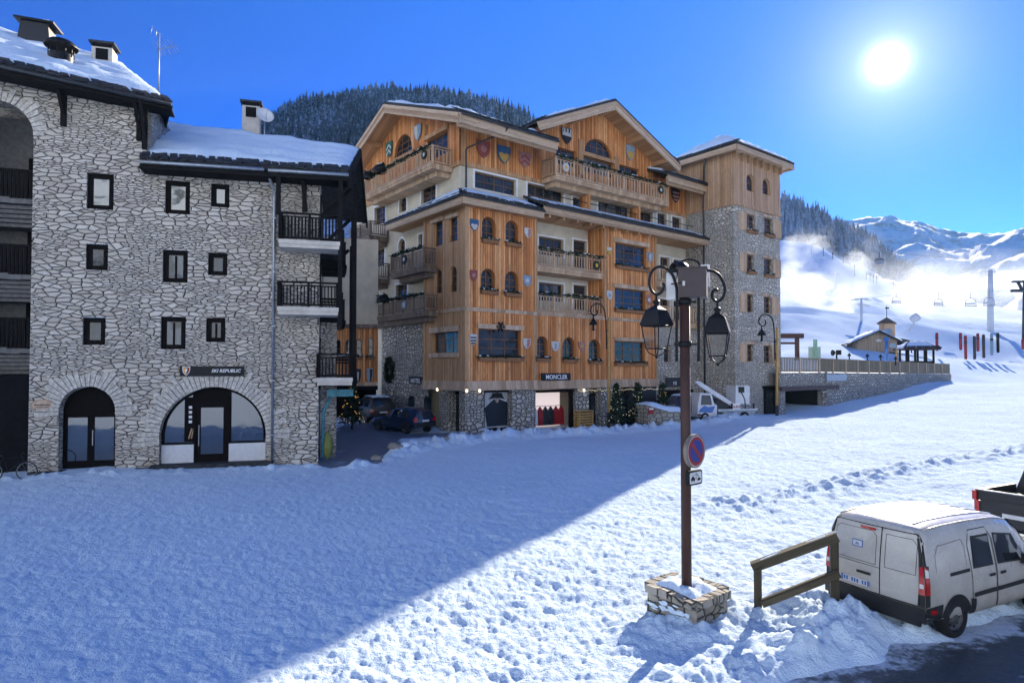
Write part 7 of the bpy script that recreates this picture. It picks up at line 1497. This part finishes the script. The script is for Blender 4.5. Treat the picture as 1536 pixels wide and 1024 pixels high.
for x, y, lab in ((1274, 536, 'small dark hooded lamp on the terrace nearest the spotlight'), (1301, 537, 'small dark hooded lamp in the middle of the terrace row'), (1321, 538, 'small dark hooded lamp left of the blue ticket post'), (1343.5, 541, 'small dark hooded lamp right of the blue ticket post')):
    p = at(x, y + 4, 66); k = 66 / 966; t = thing('terrace_lamp', lab, 'lamp', p, 'hooded lamps along the terrace fence'); b = MB(); b.lathe([(2.6 * k, 6 * k), (2.8 * k, 7 * k), (.01, 11 * k)], p, Z, 4, smooth=False); b.build('hood', M['black'], t); b = MB(); b.tube([p - Z * .2, p + Z * 6.5 * k], .06, 6); b.build('post', M['black'], t)
p = at(1255, 540, 58); k = 58 / 966; t = thing('spotlight', 'black twin spotlight on a post above the terrace fence', 'spotlight', p); b = MB(); b.tube([p, p + Z * 9 * k], .07, 6); b.build('post', M['black'], t); b = MB(); b.lathe([(.02, -.12), (.26, .1), (.28, .18), (.02, .15)], p + Z * 11 * k - Vector((.2, 0, 0)), Vector((-1, -.1, 0)), 10); b.beam(p + Z * 11.5 * k, p + Z * 11.5 * k + Vector((.36, 0, .0)), .3, .42); b.build('lamp_head', M['black'], t)
# mountain hut with a small clock turret
HF = Fr(at(1284, 526, 92).xy.to_3d(), (math.cos(R(-18)), math.sin(R(-18)), 0), (math.sin(R(-18)), -math.cos(R(-18)), 0)); k = 92 / 966; hz = at(1310, 526, 92).z - .3
t = thing('mountain_hut', 'low tan chalet hut with a snowy gable roof and small turret', 'hut', HF.P(4, hz)); b = MB(); hw = 7.2
b.prism(HF, [(0, hz), (hw * .72, hz), (hw * .72, hz + 1.7), (hw * .40, hz + 3.0), (0, hz + 1.75)], -7, 0); b.build('wall', wood('hut timber', [(.22, .16, .11), (.33, .25, .18), (.40, .31, .22), (.46, .37, .27)], .18, .06, 3, .3), t)
roof(t, HF.P(-.8, hz + 1.45, .9), HF.P(-.8, hz + 1.45, -7), HF.P(hw * .4, hz + 3.15, -7), HF.P(hw * .4, hz + 3.15, .9), .18, .3, seed=2, tiles=False, res=.5); roof(t, HF.P(hw * .72 + .9, hz + 1.35, -7), HF.P(hw * .72 + .9, hz + 1.35, .9), HF.P(hw * .4, hz + 3.15, .9), HF.P(hw * .4, hz + 3.15, -7), .18, .3, seed=6, tiles=False, res=.5)
SF = Fr(HF.P(hw * .72, 0, 0), -HF.n, HF.u)
b = MB(); u0 = 2.8; c = HF.P(hw * .62, hz + 2.2, -2.4); TX = Fr((c.x, c.y, 0), HF.u, HF.n); z0 = c.z; b.box(TX, -.85, .85, z0 - .6, z0 + 2.0, -.85, .85); tu = b.build('turret', M['rail'], t); b = MB(); b.lathe([(1.65, z0 + 2.0 - c.z), (1.7, z0 + 2.1 - c.z), (.05, z0 + 2.95 - c.z)], c, Z, 4, smooth=False, ph=R(27)); b.build('turret_roof', M['rail_d'], tu)
b = MB(); b.tube([c + Z * 2.9, c + Z * 4.6], .04, 5); b.beam(c + Z * 4.3 - Vector((.2, 0, 0)), c + Z * 4.3 + Vector((.35, 0, .0)), .04, .2); b.build('weather_vane', M['black'], tu); b = MB(); b.prism(TX, [(.45 * math.cos(q * .5236), z0 + .9 + .45 * math.sin(q * .5236)) for q in range(12)], .85, .89); b.build('clock_face', M['sh_lb'], tu)
b = MB(); 
for q in range(6): a = q * .55; b.tube([HF.P(2.9 + .4 * math.cos(a), hz + 1.75 + .25 * math.sin(a), .05), HF.P(2.9 - .4 * math.cos(a), hz + 1.75 - .25 * math.sin(a), .05)], .035, 4)
b.build('gable_ornament', M['signwhite'], t); b = MB(); b.box(HF, -.3, hw * .72 + .1, hz - .3, hz + .1, -.2, .12); b.build('base_beam', M['gutter'], t)
p = at(1380, 541, 82); k = 82 / 966; t = thing('wooden_kiosk', 'open dark timber kiosk with a snowy tiled roof beside the terrace fence', 'kiosk', p); KF = Fr((p.x, p.y, 0), (math.cos(R(-12)), math.sin(R(-12)), 0), (math.sin(R(-12)), -math.cos(R(-12)), 0)); z0 = p.z - .3; hh = 20 * k
b = MB()
for u in (-1.55, -.55, .55, 1.55):
    for d in (0, -2.2): b.box(KF, u - .1, u + .1, z0, z0 + hh + .3, d - .1, d + .1)
b.each('post', M['black_wood'], t); b = MB(); b.box(KF, -1.7, 1.7, z0, z0 + .9, -2.3, -.15) if False else b.box(KF, -1.6, 1.6, z0, z0 + .28, -2.2, -.0); b.build('counter', M['black_wood'], t)
c4 = [KF.P(-2.15, z0 + hh + .15, .7), KF.P(2.15, z0 + hh + .15, .7), KF.P(2.15, z0 + hh + .15, -2.9), KF.P(-2.15, z0 + hh + .15, -2.9)]; r1_, r2_ = KF.P(-.9, z0 + hh + 1.15, -1.1), KF.P(.9, z0 + hh + 1.15, -1.1)
roof(t, c4[0], c4[1], r2_, r1_, .14, .1, seed=3, mcol='post', res=.4, rag=.25); roof(t, c4[3], c4[0], r1_, r1_ + KF.u * .02, .14, .1, seed=4, mcol='post', res=.4, tiles=False); roof(t, c4[1], c4[2], r2_ - KF.u * .02, r2_, .14, .1, seed=5, mcol='post', res=.4, tiles=False); roof(t, c4[2], c4[3], r1_, r2_, .14, .1, seed=6, mcol='post', res=.4, tiles=False)
b = MB(); b.tube([KF.P(-2.05, z0 + hh + .05, .68), KF.P(2.05, z0 + hh + .05, .68)], .1, 6); b.build('roof_edge', M['post'], t)
p = at(1366, 524, 96); t = thing('dark_roofed_shelter', 'dark low roofed shelter between the tan hut and the open kiosk', 'shelter', p); b = MB(); b.mesh([p + Vector(v) for v in ((-2.2, 0, 1.8), (3.3, .5, .8), (3.3, 4, .8), (-2.2, 3.5, 1.8))] + [p + Vector(v) for v in ((-2.2, 0, 1.55), (3.3, .5, .55), (3.3, 4, .55), (-2.2, 3.5, 1.55))], [[0, 1, 2, 3], [7, 6, 5, 4], [0, 4, 5, 1], [1, 5, 6, 2], [2, 6, 7, 3], [3, 7, 4, 0]]); b.build('roof', M['slate'], t); b = MB()
for dx in (-1.8, .6, 2.9): b.tube([p + Vector((dx, .8, -.5)), p + Vector((dx, .8, 1.2))], .08, 6)
b.each('post', M['black_wood'], t)
p = at(1330, 541, 70); k = 70 / 966; t = thing('ticket_post', 'blue and white post with a small sign on the snowy terrace', 'sign', p); b = MB(); b.tube([p, p + Z * 30 * k], .16, 8); b.lathe([(.3, 30 * k), (.3, 34 * k), (.05, 36 * k)], p, Z, 10); b.build('post', M['truckblue'], t); b = MB(); b.box(WORLD, p.x + .3, p.x + 1.0, p.z + 20 * k, p.z + 26 * k, -p.y, -p.y + .06); b.build('board', M['sh_lb'], t)
b = MB(); b.tube([p + Vector((1.1, 0, -.1)), p + Vector((1.1, 0, 18 * k))], .12, 6); t2 = b.build('wooden_stake', M['pole_wood']); tag(t2, 'short wooden stake beside the blue and white post', 'stake')
# padded piste posts
for x, y0, y1, c, lab in ((1448.6, 503, 534, 'red', 'tall bright red padded post, nearest of the cluster'), (1441, 499, 520, 'red', 'smaller red and dark padded post behind the tall red one'), (1467, 500, 522, 'red', 'thin red padded post behind the dark grey one'), (1462, 504, 534, 'gutter', 'tall dark grey padded post right of the tall red one'), (1475.7, 501.5, 532, 'post', 'reddish brown padded post in the middle of the cluster'), (1487.8, 500, 528, 'sh_lb', 'slim blue grey padded post near the cluster end'), (1497, 499, 524, 'black_wood', 'thin blackish padded post at the far end of the cluster'), (1405.5, 499, 521, 'red', 'lone red padded post beside the kiosk roof'), (1534.5, 508, 519, 'red', 'short red post at the picture edge')):
    d = 100; p0, p1 = at(x, y1 + 1, d), at(x, y0, d); t = thing('padded_post', lab, 'post', p0, 'padded marker posts on the ski slope'); b = MB(); r_ = .21; b.lathe([(r_ * .9, -.4), (r_, .0), (r_, p1.z - p0.z - .1), (r_ * .7, p1.z - p0.z), (.01, p1.z - p0.z)], p0, Z, 10); b.build('pad', M[c], t); b = MB(); b.lathe([(r_ + .012, (p1.z - p0.z) * .62), (r_ + .012, (p1.z - p0.z) * .74)], p0, Z, 10); b.build('pad_strap', M['gutter'], t)
# ================================================================== lifts
def pylon(lab, x, yb, yt, d, r, m, arm):
    p0, p1 = at(x, yb, d), at(x, yt, d); t = thing('lift_pylon', lab, 'pylon', p0, 'ski lift pylons'); b = MB(); b.tube([p0 - Z * 2, p1], [r * 1.5, r], 8); b.build('mast', M[m], t); b = MB(); k = d / 966
    b.beam(p1 - Vector((arm * k, 0, 0)) - Z * .2, p1 + Vector((arm * k, 0, 0)) - Z * .2, .22, .2)
    for s in (-1, 1): b.beam(p1 + Vector((s * arm * k - .8, 0, -.4)), p1 + Vector((s * arm * k + .8, 0, -.4)), .2, .15)
    b.build('cross_arm', M[m], t)
pylon('slender grey lift pylon rising behind the tan hut roof', 1292, 500, 447, 140, .22, 'grey_panel', 10); pylon('broad pale lift pylon near the padded posts', 1485.5, 500, 405, 150, .5, 'grey_panel', 3); pylon('small lift pylon on the far slope near the stone tower', 1253, 446, 408, 240, .3, 'grey_panel', 6); pylon('small dark pylon on the distant valley crest', 1434, 440, 421, 300, .3, 'zinc', 2)
p0 = at(1535, 500, 130); t = thing('lift_pylon', 'dark lift tower with a heavy wheel arm at the picture edge', 'pylon', p0, 'ski lift pylons'); b = MB(); b.tube([p0 - Z * 2, at(1537, 420, 130)], .3, 8); b.build('mast', M['gutter'], t); b = MB(); b.beam(at(1519, 422.5, 130), at(1560, 422, 130), .8, .35); b.beam(at(1518, 436, 129.5), at(1550, 436, 129.5), .9, .5); b.beam(at(1527, 423, 130), at(1533, 435, 130), .4, .4); b.build('cross_arm', M['gutter'], t)
def cable(lab, pts, r, cat='cable'):
    b = MB(); b.tube(spl(pts, 8), r, 5); tag(b.build('lift_cable', M['zinc']), lab, cat)
cable('gondola cable sagging from the wooded crest across to the valley', [at(1172, 361, 330), at(1214, 364.5, 315), at(1290, 376, 290), at(1370, 382, 270), at(1456, 389, 250), at(1600, 398, 230)], .09)
cable('chairlift cable running low across the bright slope', [at(1292, 447.5, 140), at(1340, 443, 138), at(1420, 438.5, 134), at(1490, 436.5, 131), at(1600, 437, 126)], .03)
def gondola(lab, x, y, d, wpx):
    c = at(x, y, d); s = wpx * d / 966 / 2; t = thing('gondola', lab, 'gondola', c - Z * s, 'gondola cabins on the long cable'); b = MB(); b.lathe([(s * .55, -s * .75), (s * .85, -s * .6), (s * 1.0, -s * .1), (s * .92, s * .35), (s * .6, s * .62), (.01, s * .7)], c, Z, 12); b.build('cabin', M['sh_b'], t); b = MB(); b.lathe([(s * 1.01, -s * .12), (s * .94, s * .34)], c, Z, 12); b.build('window_band', M['glass'], t); b = MB(); b.tube([c + Z * s * .7, c + Z * s * 1.15, at(x, y - wpx * .95, d)], s * .09, 5); b.build('hanger', M['gutter'], t)
gondola('dark blue gondola cabin, the one nearer the wooded crest', 1286, 387, 291, 12.5); gondola('dark greenish gondola cabin, second along the cable from the crest', 1319, 391, 283, 14)
def chair(lab, x, y, d, wpx):
    c = at(x, y, d); s = wpx * d / 966; t = thing('lift_chair', lab, 'chairlift chair', c - Z * s * .4, 'empty chairs of the chairlift'); b = MB(); P = lambda a, e, o_=0: c + Vector((a * s, o_, e * s))
    b.tube(spl([P(-.5, -.4), P(-.48, .05), P(-.3, .3), P(0, .36), P(.3, .3), P(.48, .05), P(.5, -.4)], 5), .045, 5); b.tube([P(0, .36), P(0, .62), at(x, 438, d)], .04, 5); b.build('hanger', M['gutter'], t); b = MB(); b.beam(P(-.5, -.38, .0), P(.5, -.38, .0), .5, .1); b.build('seat', M['gutter'], t); b = MB(); b.beam(P(-.48, -.14, .2), P(.48, -.14, .2), .05, .3); b.build('backrest', M['grey_panel'], t)
chair('empty lift chair hanging nearest the dark lift tower', 1483.8, 452, 131, 16); chair('empty lift chair next in line towards the kiosk', 1456, 453, 132, 16); chair('empty lift chair half way along the low cable', 1407.6, 453, 135, 13); chair('small empty lift chair above the tan hut', 1344.3, 450, 138, 12.5)
p = at(1364, 496, 118); t = thing('snow_cannon', 'pale snow cannon with a round head spraying mist behind the hut', 'snow cannon', p); b = MB(); q = at(1372.4, 477, 118); b.tube([p, p + (q - p) * .5 + Vector((.3, 0, -.1)), q], .18, 6); b.build('arm', M['grey_panel'], t); b = MB(); ax = (at(1385, 468, 117) - q).normalized(); b.lathe([(.01, -.8), (.6, -.7), (.75, 0), (.7, .7), (.5, .75), (.01, .3)], q, ax, 14); b.build('fan_head', M['grey_panel'], t)
b = MB()                                                                                             # net poles on the slope
for i, (x, y) in enumerate(((1217, 375), (1235, 380), (1249, 386), (1265, 392), (1300, 418), (1305, 419), (1310, 420), (1315, 421), (1282, 405), (1340, 430))):
    d = 300 if i < 4 else 285; b = MB(); p = at(x, y, d); b.tube([p - Z * 3, p + Z * 2.4], .16, 5); b.lathe([(.22, 1.5), (.24, 2.0), (.2, 2.4), (.01, 2.5)], p, Z, 6); tag(b.build('slope_marker', M['gutter']), 'thin dark marker pole on the crest of the sunlit ski slope', 'marker pole', 'marker poles on the ski slope')
# ================================================================== woods
def conifer_mesh(b, p, h, r, seg=7, tiers=5, m=0):
    for k in range(tiers):
        f0, f1 = .10 + .80 * k / tiers, .10 + .80 * (k + 1) / tiers + .14; r0 = r * (1 - k / tiers) ** .85 * random.uniform(.8, 1.15); c = p + Z * h * f0; tip = p + Z * min(h, h * f1); vs = [tip]
        for j in range(seg): a = 6.283 * j / seg + k * .7; q = r0 * random.uniform(.72, 1.2); vs.append(c + Vector((math.cos(a) * q, math.sin(a) * q, -h * .04 * random.uniform(.2, 1.8))))
        b.mesh(vs, [[0, 1 + j, 1 + (j + 1) % seg] for j in range(seg)], m, False)
def conifer_mat(name, dark, light, lo, hi):
    m = Mt(name); v = m.geo(); n = m.noise(v, .55, 5, .7); n2 = m.noise(v, .035, 3, .6); nz = m.n('SeparateXYZ', {0: m.n('NewGeometry').outputs['Normal']}).outputs[2]
    f = m.math('ADD', m.math('ADD', m.math('MULTIPLY', n, .8), m.math('MULTIPLY', n2, .45)), m.math('MULTIPLY', nz, .12)); return m.base(m.mix(m.rng(f, lo, hi), dark, light), .9, .05)
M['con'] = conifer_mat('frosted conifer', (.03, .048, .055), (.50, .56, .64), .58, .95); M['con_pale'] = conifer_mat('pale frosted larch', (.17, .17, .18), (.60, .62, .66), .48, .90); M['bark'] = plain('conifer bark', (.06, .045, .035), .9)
def on_hill(HV_, s, t_):
    nx, nz = HV_.shape[:2]; a = s * (nx - 1); c = t_ * (nz - 1); i, j = int(min(a, nx - 2)), int(min(c, nz - 2)); fa, fc = a - i, c - j
    q = HV_[i, j] * (1 - fa) * (1 - fc) + HV_[i + 1, j] * fa * (1 - fc) + HV_[i, j + 1] * (1 - fa) * fc + HV_[i + 1, j + 1] * fa * fc; return Vector(q[:3])
def wood_mass(name, HV_, n, h, m, s0, s1, t0, t1):
    b = MB()
    for _ in range(n):
        p = on_hill(HV_, random.uniform(s0, s1), t0 + (t1 - t0) * random.random() ** .6); hh = h * random.uniform(.6, 1.25); conifer_mesh(b, p - Z * .5, hh, hh * random.uniform(.16, .24))
    o = b.build(name, M[m]); o['kind'] = 'stuff'; return o
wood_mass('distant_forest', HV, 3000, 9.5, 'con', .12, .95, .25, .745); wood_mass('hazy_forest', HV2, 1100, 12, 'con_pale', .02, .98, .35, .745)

def proto(name, lab, h, m, grp):
    t = thing(name, lab, 'tree', (0, 0, 0), grp); b = MB(); b.tube([Vector((0, 0, -1)), Vector((0, 0, h * .95))], [h * .018, .02], 5); b.build('trunk', M['bark'], t); b = MB(); conifer_mesh(b, Vector((0, 0, 0)), h, h * .19, 8, 7); b.build('crown', M[m], t); return t
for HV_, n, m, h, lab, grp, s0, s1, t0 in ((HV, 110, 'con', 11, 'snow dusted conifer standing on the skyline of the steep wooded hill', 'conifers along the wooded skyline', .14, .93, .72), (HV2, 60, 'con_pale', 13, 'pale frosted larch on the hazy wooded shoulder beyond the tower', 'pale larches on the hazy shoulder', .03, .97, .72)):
    pr = [proto('conifer' if m == 'con' else 'larch_tree', lab, h, m, grp) for _ in range(3)]
    for k in range(n):
        p = on_hill(HV_, s0 + (s1 - s0) * (k + random.random()) / n, random.uniform(t0, .752)); s = random.uniform(.65, 1.2)
        if k < 3: pr[k].location = p; pr[k].scale = (s,) * 3
        else: dup(pr[k % 3], p, random.random() * 6, scale=s)

# ================================================================== drifting snow mist and the air
def mist_mat(name, dens, sc, thr, seed):
    m = Mt(name); m.t.nodes.remove(m.bs); v = m.obj(); ge = m.n('TexCoord').outputs['Generated']
    c = m.n('VectorMath', {0: ge, 1: (.5, .5, .5)}, operation='SUBTRACT').outputs[0]; d = m.n('VectorMath', {0: c}, operation='LENGTH').outputs['Value']
    n = m.noise(m.map(v, (sc, sc, sc * 1.3), (seed, 0, 0)), 1., 5, .6); f = m.math('MULTIPLY', m.rng(m.math('SUBTRACT', m.math('SUBTRACT', m.math('MULTIPLY', n, 2.6), .85), m.math('MULTIPLY', d, 1.3)), thr, thr + .45), dens)
    vol = m.n('VolumePrincipled', {'Color': (.86, .93, 1), 'Density': f, 'Anisotropy': .35}); m.t.links.new(vol.outputs[0], m.out.inputs['Volume']); return m.mat
def mist(lab, x, y, d, wpx, hpx, dep, dens, sc, seed, thr=.02):
    c = at(x, y, d); k = d / 966; b = MB(); vs = []; n = 16
    for j in range(9):
        th = math.pi * j / 8
        for i in range(n): ph = 2 * math.pi * i / n; vs.append(c + Vector((math.sin(th) * math.cos(ph) * wpx * k / 2, math.sin(th) * math.sin(ph) * dep / 2, math.cos(th) * hpx * k / 2)))
    b.mesh(vs, [[(j + 1) * n + i, (j + 1) * n + (i + 1) % n, j * n + (i + 1) % n, j * n + i] for j in range(8) for i in range(n)]); o = b.build('snow_mist', mist_mat('blown snow ' + str(seed), dens, sc, thr, seed)); tag(o, lab, 'snow mist', None, 'stuff'); return o
mist('white cloud of blown snow drifting past the stone tower', 1212, 425, 170, 190, 150, 30, .075, .075, 1., -.05)
mist('billowing white artificial snow cloud above the padded posts', 1420, 440, 150, 170, 100, 26, .045, .10, 4., -.05)
mist('white snow cloud behind the broad pale pylon', 1530, 430, 160, 140, 100, 26, .04, .09, 7., -.05)
mist('thin bright veil of drifting snow over the whole ski slope', 1360, 462, 215, 620, 150, 130, .0045, .03, 11., -.3)
mist('pale haze of ice crystals over the hazy wooded shoulder', 1232, 392, 320, 220, 110, 70, .006, .05, 15., -.05)
hz_ = MB(); hz_.box(WORLD, -1300, 2600, -12, 470, -2300, 420); hm = Mt('thin mountain haze'); hm.t.nodes.remove(hm.bs)
hv = hm.n('VolumePrincipled', {'Color': (.42, .74, 1.0), 'Density': .00008, 'Anisotropy': .25}); hm.t.links.new(hv.outputs[0], hm.out.inputs['Volume'])
ho = hz_.build('haze', hm.mat); tag(ho, 'thin bluish mountain haze filling the valley air', 'haze', None, 'stuff')
SC.cycles.volume_step_rate = 1.0; SC.cycles.volume_max_steps = 96
